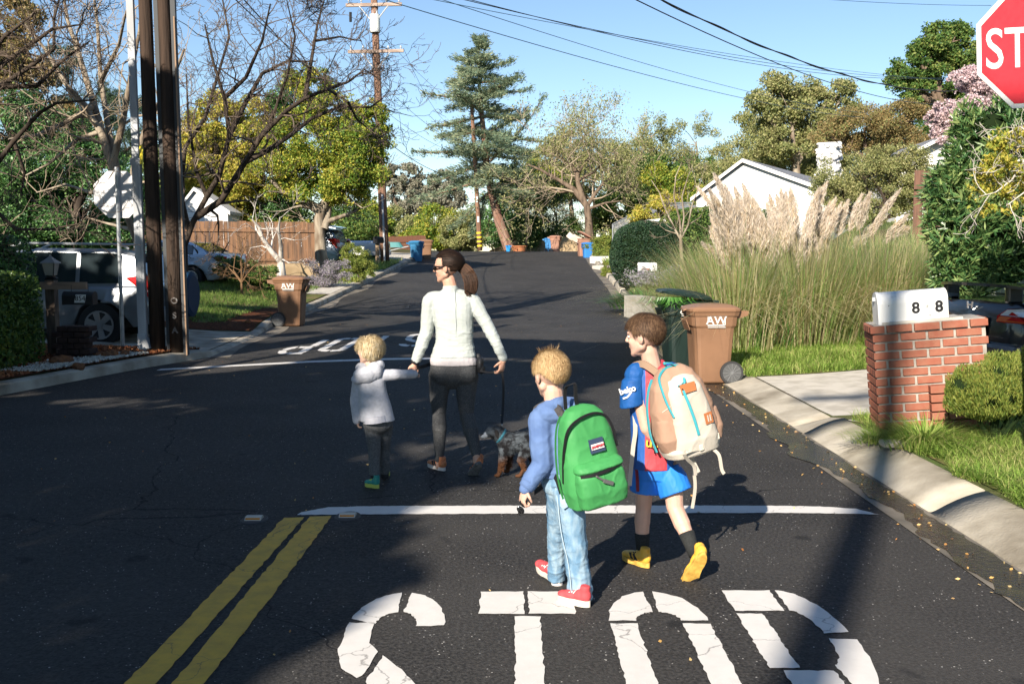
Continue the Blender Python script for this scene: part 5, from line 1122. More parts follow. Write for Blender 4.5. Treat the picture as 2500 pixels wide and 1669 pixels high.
wall("white stepped wall, lower block at the kerb past the dark clipped bush", [tuple(P(1446, 662, 42)), tuple(P(1500, 664, 40))], [.24, .28], .5, mat("cream painted wall", (.60, .55, .48), .8))
wall("tan retaining strip below the left garden fence", [tuple(P(470, 668, 32)), tuple(P(780, 665, 33.5))], [.28, .3], .3, M_TAN)
wall("grey concrete wall block beside the green bin", [tuple(P(1640, 745, 17.6)), tuple(P(1560, 735, 19.5))], [.12, .12], .3, M_CONC)

# ------------------------------------------------ mailboxes
def mailbox(e, L, W, H, c, rz, m, tilt=0.0, name="box"):
    """length along local x, arched top"""
    M = Matrix.Translation(Vector(c)) @ Matrix.Rotation(rz, 4, 'Z') @ Matrix.Rotation(tilt, 4, 'Y')
    def sec(x, s=1.0):
        h1 = H - W * .42; pts = [(-W / 2, 0), (W / 2, 0), (W / 2, h1)] + [(W / 2 * math.cos(t), h1 + W * .42 * math.sin(t)) for t in [math.pi * i / 10 for i in range(1, 10)]] + [(-W / 2, h1)]
        return [Vector((x, a * s, b * s + (1 - s) * H / 2)) for a, b in pts]
    mb = MB(); mb.loft([sec(-L / 2 + .006), sec(L / 2 - .006)]); mb.xf(M); body = mb.build(name, m, e)
    mb = MB(); mb.loft([sec(-L / 2 - .012, 1.03), sec(-L / 2 + .015, 1.03)]); mb.box((-L / 2 - .02, 0, H * .8), (.02, .03, .03)); mb.xf(M); mb.build("door", m, e)
    mb = MB(); mb.loft([sec(L / 2 - .012, 1.02), sec(L / 2 + .006, 1.02)]); mb.xf(M); mb.build("rim", m, e); return M
# brick pillar
e = empty("brick_pillar", (P(2150, 1045, 8.1).x - .01, 8.1, .17), "red brick mailbox pillar with grey mortar on the right verge", "brick pillar", rz=R(-11)); BW, BD, NC = .88, .46, 12
TILT = Matrix.Rotation(R(3.2), 4, 'Y') @ Matrix.Shear('XY', 4, (0, 0)) if False else Matrix.Rotation(R(-5.5), 4, 'Y')
rnd = random.Random(9); bricks = MB(); cap = MB(); ch = .0725
BM = [mat("brick red", (.31, .13, .085), .85, .15, c2=(.29, .10, .065), ns=14, bump=.5, bs=60), mat("brick light", (.43, .18, .12), .85, .15, c2=(.36, .13, .085), ns=14, bump=.5, bs=60), mat("brick dark", (.28, .10, .065), .85, .15, c2=(.2, .055, .035), ns=14, bump=.5, bs=60)]
core = MB().box((BW / 2, BD / 2, NC * ch / 2 + .01), (BW - .03, BD - .03, NC * ch)); core.xf(TILT); core.build("mortar", mat("mortar", (.38, .35, .31), .95, c2=(.26, .24, .21), ns=14, nd=8), e)
for c in range(NC):
    tgt = cap if c == NC - 1 else bricks; out = .018 if c == NC - 1 else 0; z = c * ch + ch / 2 + .012; hh = ch - .015
    def run(L, place):
        x = -(.105 if c % 2 else 0)
        while x < L - .01:
            a0 = max(0, x) + (.005 if x > 0 else 0); a1 = min(L, x + .197)
            if a1 - a0 > .03: tgt.cur = rnd.choice((0, 0, 0, 1, 1, 2)); place(a0, a1)
            x += .212
    run(BW, lambda a0, a1: tgt.box(((a0 + a1) / 2 - (out if a0 == 0 else 0) / 2, .045 - out, z), (a1 - a0 + (out if a0 == 0 else 0), .09, hh), bev=.004))
    run(BW, lambda a0, a1: tgt.box(((a0 + a1) / 2, BD - .045 + out, z), (a1 - a0, .09, hh), bev=.004))
    for s, xx in ((0, .045), (1, BW - .045)):
        y = .098
        while y < BD - .1: tgt.cur = rnd.choice((0, 0, 1, 2)); L = min(.094, BD - .1 - y); tgt.box((xx + (out if s else -out), y + L / 2, z), (.09, L, hh), bev=.004) if L > .02 else None; y += .106
# stepped brick foot on the right
for c in range(5):
    z = c * ch + ch / 2 + .012; x = .36 + (.1 if c % 2 else 0)
    xs_ = [(.40, .40 + (.12 if c % 2 else .2))]; xx = xs_[0][1] + .012
    while xx < BW: xs_.append((xx, min(BW, xx + .2))); xx += .212
    for a0, a1 in xs_: bricks.cur = rnd.choice((0, 0, 1, 2)); bricks.box(((a0 + a1) / 2, -.05, z), (a1 - a0, .088, ch - .012), bev=.004)
bricks.xf(TILT); cap.xf(TILT); bricks.build("bricks", BM, e, fix=False); cap.build("cap_course", BM, e, fix=False)
mb = MB().box((BW * .45, BD * .4, NC * ch + .018), (.62, .3, .022)); mb.xf(TILT); mb.build("cement_bed", M_CONC, e)
# white mailbox 848
c = P(2226, 788, 8.2); em = empty("mailbox", (c.x, 8.22, c.z), "large white arched mailbox numbered 848 on the brick pillar", "mailbox"); M_MB = mat("white enamel", (.80, .80, .79), .45, .4, c2=(.72, .72, .70), ns=3)
Mx = mailbox(em, .53, .22, .27, (0, 0, 0), R(-9), M_MB, tilt=R(-4.8)); mb = MB(); rt = (Mx.to_3x3() @ Vector((1, 0, 0))); upv = (Mx.to_3x3() @ Vector((0, 0, 1)))
for ch_, xx in (("8", .02), ("8", .20)): mb = MB(); text_on(mb, ch_, .125, Mx @ Vector((xx, -.1115, .125)), rt, upv, .004); mb.build("digit", M_BLACK, em)
mb = MB(); text_on(mb, "4", .13, Mx @ Vector((.11, -.1112, .125)), rt, upv, .001); mb.build("faded_digit", mat("ghost digit", (.45, .45, .43), .6), em)
mb = MB()
for x_, z_ in ((-.19, .16), (-.10, .02), (-.03, .02), (.12, .02), (.19, .02), (.125, .065), (.13, .058)): mb.tube([Mx @ Vector((x_, -.109, z_)), Mx @ Vector((x_, -.113, z_))], .004, n=6)
mb.build("rivets", M_BLACK, em)
o = MB().box((0, 0, .025), (.34, .14, .05), bev=.02).build("flat_stone", M_CONC, None); p = P(2205, 1062, 7.6); o.location = (p.x, 7.6, G(p.x, 7.6)); tag(o, "flat pale stone in the grass at the foot of the brick pillar", "stone")
# small white mailbox 860
p = P(1580, 690, 29); e = empty("mailbox", (p.x, 29, G(p.x, 29)), "small white mailbox numbered 860 on a post before the rounded dark bush", "mailbox"); hz = P(1580, 662, 29).z - e.location.z
MB().box((0, 0, hz / 2), (.09, .09, hz)).build("post", mat("brown post", (.12, .07, .045), .9), e); Mx = mailbox(e, .52, .2, .25, (0, 0, hz), 0, M_MB); mb = MB(); text_on(mb, "860", .12, Mx @ Vector((-.08, -.103, .15)), (1, 0, 0), (0, 0, 1)); mb.build("number", mat("grey digits", (.4, .4, .42)), e)
mb = MB(); mb.box((-.05, -.108, .06), (.22, .01, .045), M=Matrix.Rotation(R(4), 3, 'Y')); mb.xf(Matrix.Translation((0, 0, hz))); mb.build("flag", mat("rusty flag", (.30, .08, .04), .7), e)
# white flower box far left kerb and small post mailbox
p = P(871, 613, 37.5); o = empty("mailbox", (p.x, 37.5, G(p.x, 37.5)), "far white mailbox in front of the white pickup truck on the left", "mailbox"); hz = p.z - .15 - o.location.z; mailbox(o, .55, .24, .32, (0, 0, hz), 0, M_MB); MB().box((.0, 0, hz / 2), (.1, .1, hz)).build("post", mat("brown post", (.12, .07, .045)), o)
p = P(922, 645, 43); o = empty("mailbox", (p.x, 43, G(p.x, 43)), "dark mailbox on a leaning wooden post against the tall utility pole", "mailbox"); MB().box((0, 0, .45), (.16, .12, .9)).build("post", mat("tan post", (.35, .25, .16), .9), o); mailbox(o, .45, .22, .28, (.05, 0, .9), R(60), M_BLACK)
# lantern post with hanging mailbox 854
p = P(141, 880, 14.4); e = empty("lantern_post", (p.x, 14.3, G(p.x, 14.3)), "wooden lantern post with crossbar beside the trimmed hedge", "lamp post"); loc = Vector(e.location); z = lambda py: P(141, py, 14.3).z - loc.z
M_OLDW = mat("old post wood", (.16, .12, .09), .9, c2=(.07, .055, .045), ns=8, stretch=(2, 2, .4)); MB().box((0, 0, z(684) / 2), (.13, .13, z(684))).build("post", M_OLDW, e)
o = MB().box((.16, -.075, z(697)), (.76, .05, .105)).build("crossbar", mat("crossbar wood", (.38, .26, .18), .85, c2=(.26, .18, .13), ns=6, stretch=(.3, 2, 2)), e)
q = MB(); s4 = lambda r, zz: [Vector((r * math.cos(R(45 + 90 * k)), r * math.sin(R(45 + 90 * k)), zz)) for k in range(4)]
q.loft([s4(.07, z(682)), s4(.105, z(678)), s4(.06, z(675)), s4(.06, z(672))]); q.build("lantern_base", M_BLACK, e)
q = MB(); q.loft([s4(.085, z(672)), s4(.125, z(643))]); q.build("lantern_glass", mat("lantern glass", (.28, .27, .24), .3, .5), e)
q = MB(); q.loft([s4(.15, z(643)), s4(.14, z(640)), s4(.06, z(631)), s4(.02, z(626)), s4(.012, z(621))]); q.build("lantern_roof", mat("lantern roof", (.18, .18, .18), .5, .5), e)
for k in range(4): q = MB(); a_, b_ = s4(.088, z(672))[k], s4(.128, z(643))[k]; q.tube([a_, b_], .007, n=4); q.build("lantern_rib", M_BLACK, e)
c = P(196, 743, 14.2); em = empty("mailbox", (c.x, 14.2, c.z), "black arched mailbox numbered 854 hanging from the wooden crossbar", "mailbox"); Mx = mailbox(em, .42, .17, .185, (0, 0, 0), 0, mat("black enamel", (.02, .02, .022), .5, .4))
mb = MB(); mb.prism([(-.045, -.09, .03), (.105, -.09, .03), (.125, -.09, .145), (-.02, -.09, .145)], (0, -.004, 0)); mb.build("number_plate", mat("plate white", (.70, .70, .68), .6), em); mb = MB(); text_on(mb, "854", .10, (.042, -.096, .088), (1, 0, .0), (0.15, 0, 1)); mb.build("number", M_BLACK, em)
mb = MB(); [mb.tube([(x, 0, .18), (x, 0, .28)], .004, n=4) for x in (-.12, .12)]; mb.build("hook", M_BLACK, em)
mb = MB(); 
for i in range(6):
    for j in range(3): mb.box((j * .155 - .15 + (.07 if i % 2 else 0), 0, i * .08 + .04), (.145, .28, .07), bev=.006)
p = P(178, 880, 14.0); o = mb.build("brick_planter", mat("old dark brick", (.05, .03, .026), .95, c2=(.03, .02, .018), ns=9), None); o.location = (p.x, 14.0, G(p.x, 14)); tag(o, "low dark brick block below the hanging mailbox", "brick planter")

# ------------------------------------------------ wheeled bins
def loft_super(secs, n=24, ex=5.0):
    """secs: (z, cx, cy, half width, half depth)"""
    rings = []
    for z_, cx, cy, a, b in secs:
        r = []
        for k in range(n):
            t = 2 * math.pi * k / n; c_, s_ = math.cos(t), math.sin(t); q_ = (abs(c_) ** ex + abs(s_) ** ex) ** (-1 / ex); r.append(Vector((cx + a * c_ * q_, cy + b * s_ * q_, z_)))
        rings.append(r)
    return rings
def bin_(label, x, y, rz, colr, H=1.05, z=None, lid=0.0, text=None, group=None, cat="wheelie bin", stripe=True, lidcol=None):
    """front (street side) faces local -X, wheels and hinge at +X"""
    e = empty("wheelie_bin", (x, y, (G(x, y) if z is None else z)), label, cat, group, rz=rz); s = H / 1.05
    key = "bin %s" % (str(colr)); m = mat(key, colr, .45, .4, c2=tuple(q * .8 for q in colr), ns=3, nd=6, bump=.15, bs=60)
    b = MB(); b.loft(loft_super([(.02 * s, .0, 0, .215 * s, .225 * s), (.04 * s, 0, 0, .225 * s, .235 * s), (.25 * s, .0, 0, .24 * s, .245 * s), (.62 * s, 0, 0, .262 * s, .268 * s), (.74 * s, 0, 0, .275 * s, .28 * s), (.77 * s, 0, 0, .30 * s, .295 * s), (.93 * s, 0, 0, .315 * s, .305 * s)], 40, 7)); b.build("body", m, e, smooth=False)
    b = MB(); b.loft(loft_super([(.90 * s, 0, 0, .325 * s, .316 * s), (.945 * s, 0, 0, .338 * s, .328 * s), (.95 * s, 0, 0, .32 * s, .31 * s)], 40, 7)); b.build("rim", m, e)
    lm = mat("lid %s" % str(lidcol or colr), tuple(q * 1.08 for q in (lidcol or colr)), .4, .45); L = MB()
    L.loft(loft_super([(0, -.335 * s, 0, .345 * s, .335 * s), (.03 * s, -.335 * s, 0, .350 * s, .342 * s), (.055 * s, -.335 * s, 0, .32 * s, .31 * s), (.085 * s, -.31 * s, 0, .22 * s, .22 * s), (.095 * s, -.3 * s, 0, .10 * s, .12 * s)], 40, 6))
    L.prism([(-.72 * s, -.09 * s, .0), (-.70 * s, .09 * s, .0), (-.62 * s, .12 * s, .04 * s), (-.62 * s, -.12 * s, .04 * s)], (0, 0, .02)); L.xf(Matrix.Translation((.335 * s, 0, .955 * s)) @ Matrix.Rotation(lid, 4, 'Y')); L.build("lid", lm, e)
    h = MB(); 
    for sy in (-1, 1): h.prism([(.30 * s, sy * .2 * s, .86 * s), (.44 * s, sy * .2 * s, .90 * s), (.45 * s, sy * .2 * s, .96 * s), (.30 * s, sy * .2 * s, .97 * s)], (0, sy * .03 * s, 0))
    h.tube([(.43 * s, -.22 * s, .935 * s), (.43 * s, .22 * s, .935 * s)], .016 * s, n=8); h.build("handle", m, e)
    f = MB(); f.prism([(-.31 * s, -.16 * s, .70 * s), (-.36 * s, -.15 * s, .83 * s), (-.36 * s, .15 * s, .83 * s), (-.31 * s, .16 * s, .70 * s)], (0, 0, .025 * s)); f.build("grab_bar", m, e)
    for sy in (-1, 1):
        w = MB(); c = Vector((.225 * s, sy * .262 * s, .155 * s)); d = Vector((0, sy, 0)); w.tube([c - d * .022, c + d * .022], .152 * s, n=28); w.build("wheel", mat("wheel rubber", (.035, .036, .038), .7), e)
        w = MB(); cc = c + d * .023; w.tube([cc, cc + d * .004], .124 * s, n=24); w.build("hub", mat("hub grey", (.085, .088, .09), .6), e)
        w = MB()
        for k in range(12): a_ = 2 * math.pi * k / 12; w.tube([cc + d * .005, cc + d * .005 + Vector((math.cos(a_), 0, math.sin(a_))) * .122 * s], .004, n=4)
        w.tube([cc, cc + d * .012], .018, n=10); w.build("spokes", mat("spoke grey", (.16, .165, .17), .6), e)
    MB().tube([(.215 * s, -.26 * s, .155 * s), (.215 * s, .26 * s, .155 * s)], .012, n=6).build("axle", M_BLACK, e)
    if text:
        tm = mat("bin print", (.66, .65, .62), .6)
        for sgn in (-1, 1):
            b = MB(); yy = sgn * .2745 * s; rt = Vector((-sgn, 0, 0)); upv = Vector((0, sgn * .06, 1)); n_ = Vector((0, sgn * .0015, 0)); B0 = Vector((0, sgn * .2995 * s, .80 * s)) if False else Vector((0, sgn * (.293 * s), .765 * s))
            def pl(pts): b.prism([Vector((0, sgn * .305 * s, .84 * s)) + rt * u_ + Vector((0, sgn * -.0, 1)) * v_ for u_, v_ in pts], n_)
            w_, h_ = .155 * s, .066 * s
            pl([(-w_ * .75, -h_), (w_ * .78, -h_), (w_ * .78, -h_ * .78), (-w_ * .75, -h_ * .78)]); pl([(-w_ * .75, h_), (w_ * 1.0, h_), (w_ * .9, h_ * .8), (-w_ * .75, h_ * .8)]); pl([(-w_ * .75, -h_ * .5), (-w_ * .68, -h_ * .5), (-w_ * .68, h_), (-w_ * .75, h_)]); pl([(w_ * .70, -h_), (w_ * .78, -h_), (w_ * .78, h_ * .6), (w_ * .70, h_ * .5)])
            text_on(b, "AW", .150 * s, Vector((0, sgn * .306 * s, .84 * s)), rt, (0, 0, 1), .0015, 1.05, .003)
            pl([(-w_ * .72, -h_ * 1.35), (w_ * .78, -h_ * 1.35), (w_ * .78, -h_ * 1.22), (-w_ * .72, -h_ * 1.22)])
            text_on(b, text, .036 * s, Vector((0, sgn * .306 * s, .93 * s)) + rt * .05, rt, (0, 0, 1), .0015); b.build("print", tm, e)
    return e
BR = (.235, .128, .072)
bin_("sunlit brown wheelie bin with white logo at the right kerb", P(1733, 930, 12.5).x, 12.55, R(4), BR, 1.0, z=.0, text="625 980247", lid=0)
gb = bin_("dark green wheelie bin with garden waste hanging from its half-open lid", P(1665, 880, 14.1).x, 14.1, R(8), (.012, .026, .022), 1.06, z=.0, text="625 980311", lid=R(9))
c = clump("garden_waste", "grass clippings hanging out of the dark green bin", 1645, 720, 13.95, 260, .22, .012, LM['agap'], .12, "garden waste"); c.location = (P(1650, 0, 13.9).x, 13.82, 1.02); c.scale = (1.5, .5, -1)
bin_("brown wheelie bin standing at the left kerb by the lawn", P(708, 785, 21.6).x + .05, 21.6, R(178), BR, 1.10, z=G(-5.2, 21.6) * 0 + .03, text="625 980154")
bin_("faded blue recycling bin at the far left kerb", P(1017, 645, 47.6).x, 47.6, R(190), (.04, .19, .36), 1.12, z=P(1017, 645, 47.6).z)
bin_("brown bin just behind the far left blue bin", P(1040, 642, 49.2).x, 49.2, R(185), BR, 1.12, z=P(1040, 640, 49.2).z)
bin_("far brown bin standing left of the crest's right kerb", P(1356, 620, 61).x, 61, R(170), (.36, .19, .13), 1.1, z=P(1356, 619, 61).z)
bin_("far blue bin hidden behind the crest's brown bin", P(1341, 618, 62).x, 62, R(170), (.05, .22, .50), .95, z=P(1341, 618, 62).z)
ob = bin_("overfull brown bin at the crest with cardboard sticking out", P(1424, 634, 52).x, 52, R(10), (.36, .19, .13), 1.12, z=P(1424, 630, 52).z, lid=R(28))
bin_("bright blue bin in front of the overfull brown bin", P(1432, 636, 50.5).x + .05, 50.5, R(8), (.035, .20, .55), .92, z=P(1432, 636, 50.5).z)
mb = MB(); mb.box((0, 0, 0), (.9, .3, .32), M=Matrix.Rotation(R(28), 3, 'Y')); mb.box((-.5, 0, .24), (.35, .28, .3), M=Matrix.Rotation(R(40), 3, 'Y')); o = mb.build("cardboard_box", mat("cardboard", (.55, .42, .33), .9, c2=(.7, .62, .55), ns=3), None); p = P(1416, 588, 52); o.location = (p.x, 52, p.z); tag(o, "crumpled cardboard box sticking out of the overfull bin", "cardboard box")
bin_("low blue box-like bin at the foot of the leaning cedar", P(1241, 618, 61).x, 60.6, R(0), (.02, .25, .60), .5, z=P(1241, 614, 60.6).z - .12)
e = empty("plant_tub", (P(1268, 614, 61).x, 61.5, P(1268, 612, 61.5).z - .05), "low orange-brown tub beside the low blue bin at the crest", "tub"); MB().tube([(0, 0, 0), (0, 0, .3)], [.38, .46], n=20).build("tub", mat("terracotta", (.42, .16, .07), .8), e); MB().tube([(0, 0, .3), (0, 0, .36)], [.5, .5], n=20).build("rim", mat("terracotta", (.42, .16, .07)), e)
e = empty("wheelbarrow", (P(990, 645, 52).x - .4, 50.5, G(-6.1, 50.5)), "overturned teal wheelbarrow beside the far blue bin", "wheelbarrow"); mb = MB(); mb.loft(loft_super([(.35, 0, 0, .5, .3), (.6, 0, 0, .3, .18), (.62, 0, 0, .25, .15)], 20, 4)); mb.build("tray", mat("teal paint", (.06, .2, .2), .5), e); mb = MB(); [mb.tube([(-.6, s * .25, .1), (.7, s * .2, .4)], .02, n=6) for s in (-1, 1)]; mb.build("frame", M_GREY, e)

# ------------------------------------------------ cars
def car(label, x, y, rz, z, kind, paint, scale=1.0, cat="car", spare=False, wheel_r=.36):
    """nose towards local +X; origin at the middle of the tail on the ground"""
    e = empty("parked_car", (x, y, z), label, cat, rz=rz)
    m = mat("paint %s" % str(paint), paint, .28, .5, .25, coat=1.0); gl = mat("car glass", (.02, .03, .035), .04, .9); tyre = mat("tyre", (.02, .02, .021), .85); trim = mat("car trim", (.03, .032, .035), .5)
    if kind == 'suv': L, W, wb0, wb1, r = 4.5, 1.82, .88, 3.5, .365; body = [(0, .42, .86, .80), (.05, .38, .98, .87), (.3, .33, 1.02, .90), (1.0, .30, 1.01, .91), (2.6, .30, .98, .91), (3.6, .30, .94, .89), (4.2, .34, .84, .84), (4.46, .42, .66, .72)]; roof = [(.06, .98, 1.0), (.35, 1.56, 1.60), (.7, 1.64, 1.66), (2.0, 1.66, 1.68), (2.5, 1.60, 1.62), (3.35, .98, 1.0)]; H = 1.68
    elif kind == 'coupe': L, W, wb0, wb1, r = 4.4, 1.76, .95, 3.5, .32; body = [(0, .40, .86, .66), (.06, .32, .97, .78), (.35, .25, 1.0, .85), (1.0, .22, .96, .88), (2.6, .22, .92, .88), (3.5, .22, .84, .86), (4.1, .26, .72, .8), (4.38, .34, .55, .66)]; roof = [(.55, .96, .98), (1.2, 1.25, 1.27), (1.8, 1.36, 1.38), (2.4, 1.33, 1.35), (3.2, .88, .9)]; H = 1.38
    elif kind == 'sedan': L, W, wb0, wb1, r = 4.6, 1.78, 1.0, 3.6, .32; body = [(0, .40, .88, .70), (.06, .32, 1.02, .80), (.4, .25, 1.06, .86), (1.0, .23, .98, .88), (2.6, .22, .95, .88), (3.6, .22, .88, .86), (4.3, .26, .74, .8), (4.58, .34, .55, .66)]; roof = [(.5, 1.0, 1.03), (1.15, 1.36, 1.38), (1.8, 1.44, 1.46), (2.5, 1.42, 1.44), (3.4, .92, .94)]; H = 1.45
    else: L, W, wb0, wb1, r = 5.4, 1.95, 1.1, 4.4, .40; body = [(0, .52, 1.10, .90), (.05, .50, 1.16, .93), (1.0, .48, 1.16, .95), (2.0, .48, 1.16, .95), (3.2, .48, 1.14, .95), (4.4, .48, 1.10, .93), (5.2, .50, 1.0, .9), (5.38, .6, .8, .85)]; roof = [(2.05, 1.15, 1.17), (2.2, 1.78, 1.80), (2.6, 1.86, 1.88), (3.4, 1.84, 1.86), (4.1, 1.12, 1.14)]; H = 1.86
    def ring(x_, z0, z1, w): return [Vector((x_, -w * .93, z0)), Vector((x_, -w, z0 + (z1 - z0) * .3)), Vector((x_, -w * 1.0, z0 + (z1 - z0) * .62)), Vector((x_, -w * .95, z1 - .03)), Vector((x_, -w * .88, z1)), Vector((x_, 0, z1 + .02)), Vector((x_, w * .88, z1)), Vector((x_, w * .95, z1 - .03)), Vector((x_, w, z0 + (z1 - z0) * .62)), Vector((x_, w, z0 + (z1 - z0) * .3)), Vector((x_, w * .93, z0))]
    def at_(tab, x_, k): return interp(x_, [(t[0], t[k]) for t in tab])
    xs = sorted(set([b[0] for b in body] + [x_ * L / 26 for x_ in range(1, 26)])); xs = [x_ for x_ in xs if x_ <= body[-1][0]]
    rings = [ring(x_, at_(body, x_, 1), at_(body, x_, 2), at_(body, x_, 3) * W / 1.82) for x_ in xs]
    # arches: raise the lower points over the wheels
    for rr, x_ in zip(rings, xs):
        for wc in (wb0, wb1):
            d = abs(x_ - wc)
            if d < r + .07:
                za = r + math.sqrt(max(0, (r + .07) ** 2 - d * d))
                for k in (0, 1, 2, 8, 9, 10):
                    if rr[k].z < za: rr[k].z = min(za, rr[3].z - .02)
    b = MB(); b.loft(rings); o = b.build("body", m, e, smooth=True)
    md = o.modifiers.new("b", 'BEVEL'); md.width = .02; md.segments = 2; md.limit_method = 'ANGLE'; md.angle_limit = R(50)
    # greenhouse
    def gring(x_, z1, w0, w1, zb_): return [Vector((x_, -w0, zb_)), Vector((x_, -w1, z1 - .05)), Vector((x_, -w1 * .86, z1)), Vector((x_, w1 * .86, z1)), Vector((x_, w1, z1 - .05)), Vector((x_, w0, zb_))]
    hw = W / 2; gs = []
    for x_, z1, z2 in roof: zb_ = at_(body, x_, 2) - .02; t = (z1 - zb_) / (H - zb_) if H > zb_ else 0; gs.append(gring(x_, max(z1, zb_ + .02), hw * .86, lerp(hw * .86, hw * .70, max(0, min(1, t))), zb_))
    b = MB(); b.loft(gs); o = b.build("cabin", m, e, smooth=True); md = o.modifiers.new("b", 'BEVEL'); md.width = .035; md.segments = 3; md.limit_method = 'ANGLE'; md.angle_limit = R(18); md.harden_normals = True
    # windows laid on the cabin sides, rear and front
    wn_ = MB(); i0 = 1 if kind != 'coupe' else 0
    x0, x1 = roof[0][0], roof[-1][0]; pts = []
    def side(x_, zf, sgn):
        zb_ = at_(body, x_, 2) - .02; z1 = max(at_(roof, x_, 1), zb_ + .02); t = (z1 - zb_) / (H - zb_); w1 = lerp(hw * .86, hw * .70, max(0, min(1, t))); za = zb_ + (z1 - .05 - zb_) * zf; f = (za - zb_) / max(.01, z1 - .05 - zb_); return Vector((x_, sgn * (lerp(hw * .86, w1, f) + .008), za))
    segs = {'suv': [(.55, 1.25), (1.32, 2.15), (2.22, 2.95)], 'coupe': [(1.05, 1.55), (1.62, 2.75)], 'sedan': [(1.0, 1.75), (1.82, 2.85)], 'pickup': [(2.25, 3.0), (3.06, 3.75)]}[kind]
    for sgn in (-1, 1):
        for (a_, c_) in segs:
            n_ = 5; lo = [side(lerp(a_, c_, i / n_), .12, sgn) for i in range(n_ + 1)]; hi_ = [side(lerp(a_, c_, i / n_), .96, sgn) for i in range(n_ + 1)]
            w = MB(); w.add(lo + hi_, [(i, i + 1, i + 2 + n_, i + 1 + n_) for i in range(n_)]); w.build("side_window", gl, e, fix=False)
    ra, rb_ = roof[0], roof[1]; zb0 = at_(body, ra[0], 2); d = Vector((rb_[0] - ra[0], 0, rb_[1] - ra[1])); nn = Vector((-d.z, 0, d.x)).normalized() * .012
    A = Vector((ra[0], 0, max(ra[1], zb0))); B = Vector((rb_[0], 0, rb_[1])); q = [A.lerp(B, .14) + nn, A.lerp(B, .90) + nn]
    w = MB(); w.add([q[0] + Vector((0, -hw * .70, 0)), q[0] + Vector((0, hw * .70, 0)), q[1] + Vector((0, hw * .62, 0)), q[1] + Vector((0, -hw * .62, 0))], [(0, 1, 2, 3)]); w.build("rear_window", gl, e, fix=False)
    ra, rb_ = roof[-1], roof[-2]; d = Vector((rb_[0] - ra[0], 0, rb_[1] - ra[1])); nn = Vector((d.z, 0, -d.x)).normalized() * .012; A = Vector((ra[0], 0, ra[1])); B = Vector((rb_[0], 0, rb_[1])); q = [A.lerp(B, .1) + nn, A.lerp(B, .92) + nn]
    w = MB(); w.add([q[0] + Vector((0, -hw * .72, 0)), q[0] + Vector((0, hw * .72, 0)), q[1] + Vector((0, hw * .62, 0)), q[1] + Vector((0, -hw * .62, 0))], [(3, 2, 1, 0)]); w.build("windscreen", gl, e, fix=False)
    for wc in (wb0, wb1):
        for sgn in (-1, 1):
            c_ = Vector((wc, sgn * (hw - .12), r)); d = Vector((0, sgn, 0)); w = MB(); w.tube([c_ - d * .11, c_ - d * .10, c_ + d * .10, c_ + d * .115], [r * .9, r, r, r * .93], n=30); w.build("tyre", tyre, e, smooth=False)
            w = MB(); cc = c_ + d * .117; w.tube([cc, cc + d * .004], [r * .64, r * .60], n=26); w.build("rim_well", mat("rim dark", (.03, .03, .033), .6), e)
            w = MB()
            for k in range(6):
                a_ = 2 * math.pi * k / 6 + .3; u_ = Vector((math.cos(a_), 0, math.sin(a_))); v_ = Vector((-u_.z, 0, u_.x)); c2 = cc + d * .005
                w.prism([c2 + v_ * .035, c2 - v_ * .035, c2 - v_ * .055 + u_ * r * .62, c2 + v_ * .055 + u_ * r * .62], d * .015)
            n_ = 28
            for k in range(n_):
                a_, b_ = 2 * math.pi * k / n_, 2 * math.pi * (k + 1) / n_; f = lambda t_, rr: cc + d * .004 + Vector((math.cos(t_), 0, math.sin(t_))) * rr
                w.prism([f(a_, r * .60), f(b_, r * .60), f(b_, r * .67), f(a_, r * .67)], d * .018)
            w.tube([cc, cc + d * .03], r * .16, n=12); w.build("rim", mat("alloy", (.45, .46, .48), .35, .5, .7), e)
    # tail lights, bumper, plate
    red = mat("tail red", (.50, .015, .012), .12, .7, coat=.6); clr = mat("lamp clear", (.72, .72, .74), .1, .8); amb = mat("lamp amber", (.75, .16, .03), .12, .7, coat=.6)
    for sgn in (-1, 1):
        if kind == 'suv':
            P_ = [(.02, .80, 1.05), (.02, .88, .86), (-.0, .66, .90), (.12, .70, 1.17)]
            w = MB(); w.prism([(.035, sgn * .70, .84), (.035, sgn * .70, 1.14), (.15, sgn * .88, 1.20), (.42, sgn * .905, 1.16), (.20, sgn * .90, .98), (.08, sgn * .875, .84)], (-.05, sgn * .015, 0)); w.build("tail_light", red, e)
            w = MB(); w.prism([(.0, sgn * .72, .88), (.0, sgn * .72, 1.0), (.06, sgn * .86, 1.02), (.05, sgn * .86, .88)], (-.06, sgn * .012, 0)); w.build("reversing_light", clr, e)
        elif kind == 'coupe':
            w = MB(); w.prism([(.0, sgn * .45, .86), (.02, sgn * .58, .93), (.12, sgn * .80, .955), (.55, sgn * .89, .92), (.45, sgn * .88, .84), (.08, sgn * .80, .80), (-.0, sgn * .45, .80)], (-.035, sgn * .02, 0)); w.build("tail_light", red, e)
            w = MB(); w.prism([(-.03, sgn * .52, .87), (-.01, sgn * .60, .925), (.10, sgn * .80, .945), (.40, sgn * .895, .915), (.2, sgn * .87, .88), (.04, sgn * .77, .865)], (-.02, sgn * .018, 0)); w.build("reversing_light", clr, e)
            w = MB(); w.prism([(-.03, sgn * .46, .81), (-.03, sgn * .52, .86), (.04, sgn * .765, .855), (.12, sgn * .83, .86), (.06, sgn * .79, .81)], (-.02, sgn * .018, 0)); w.build("turn_light", amb, e)
        else:
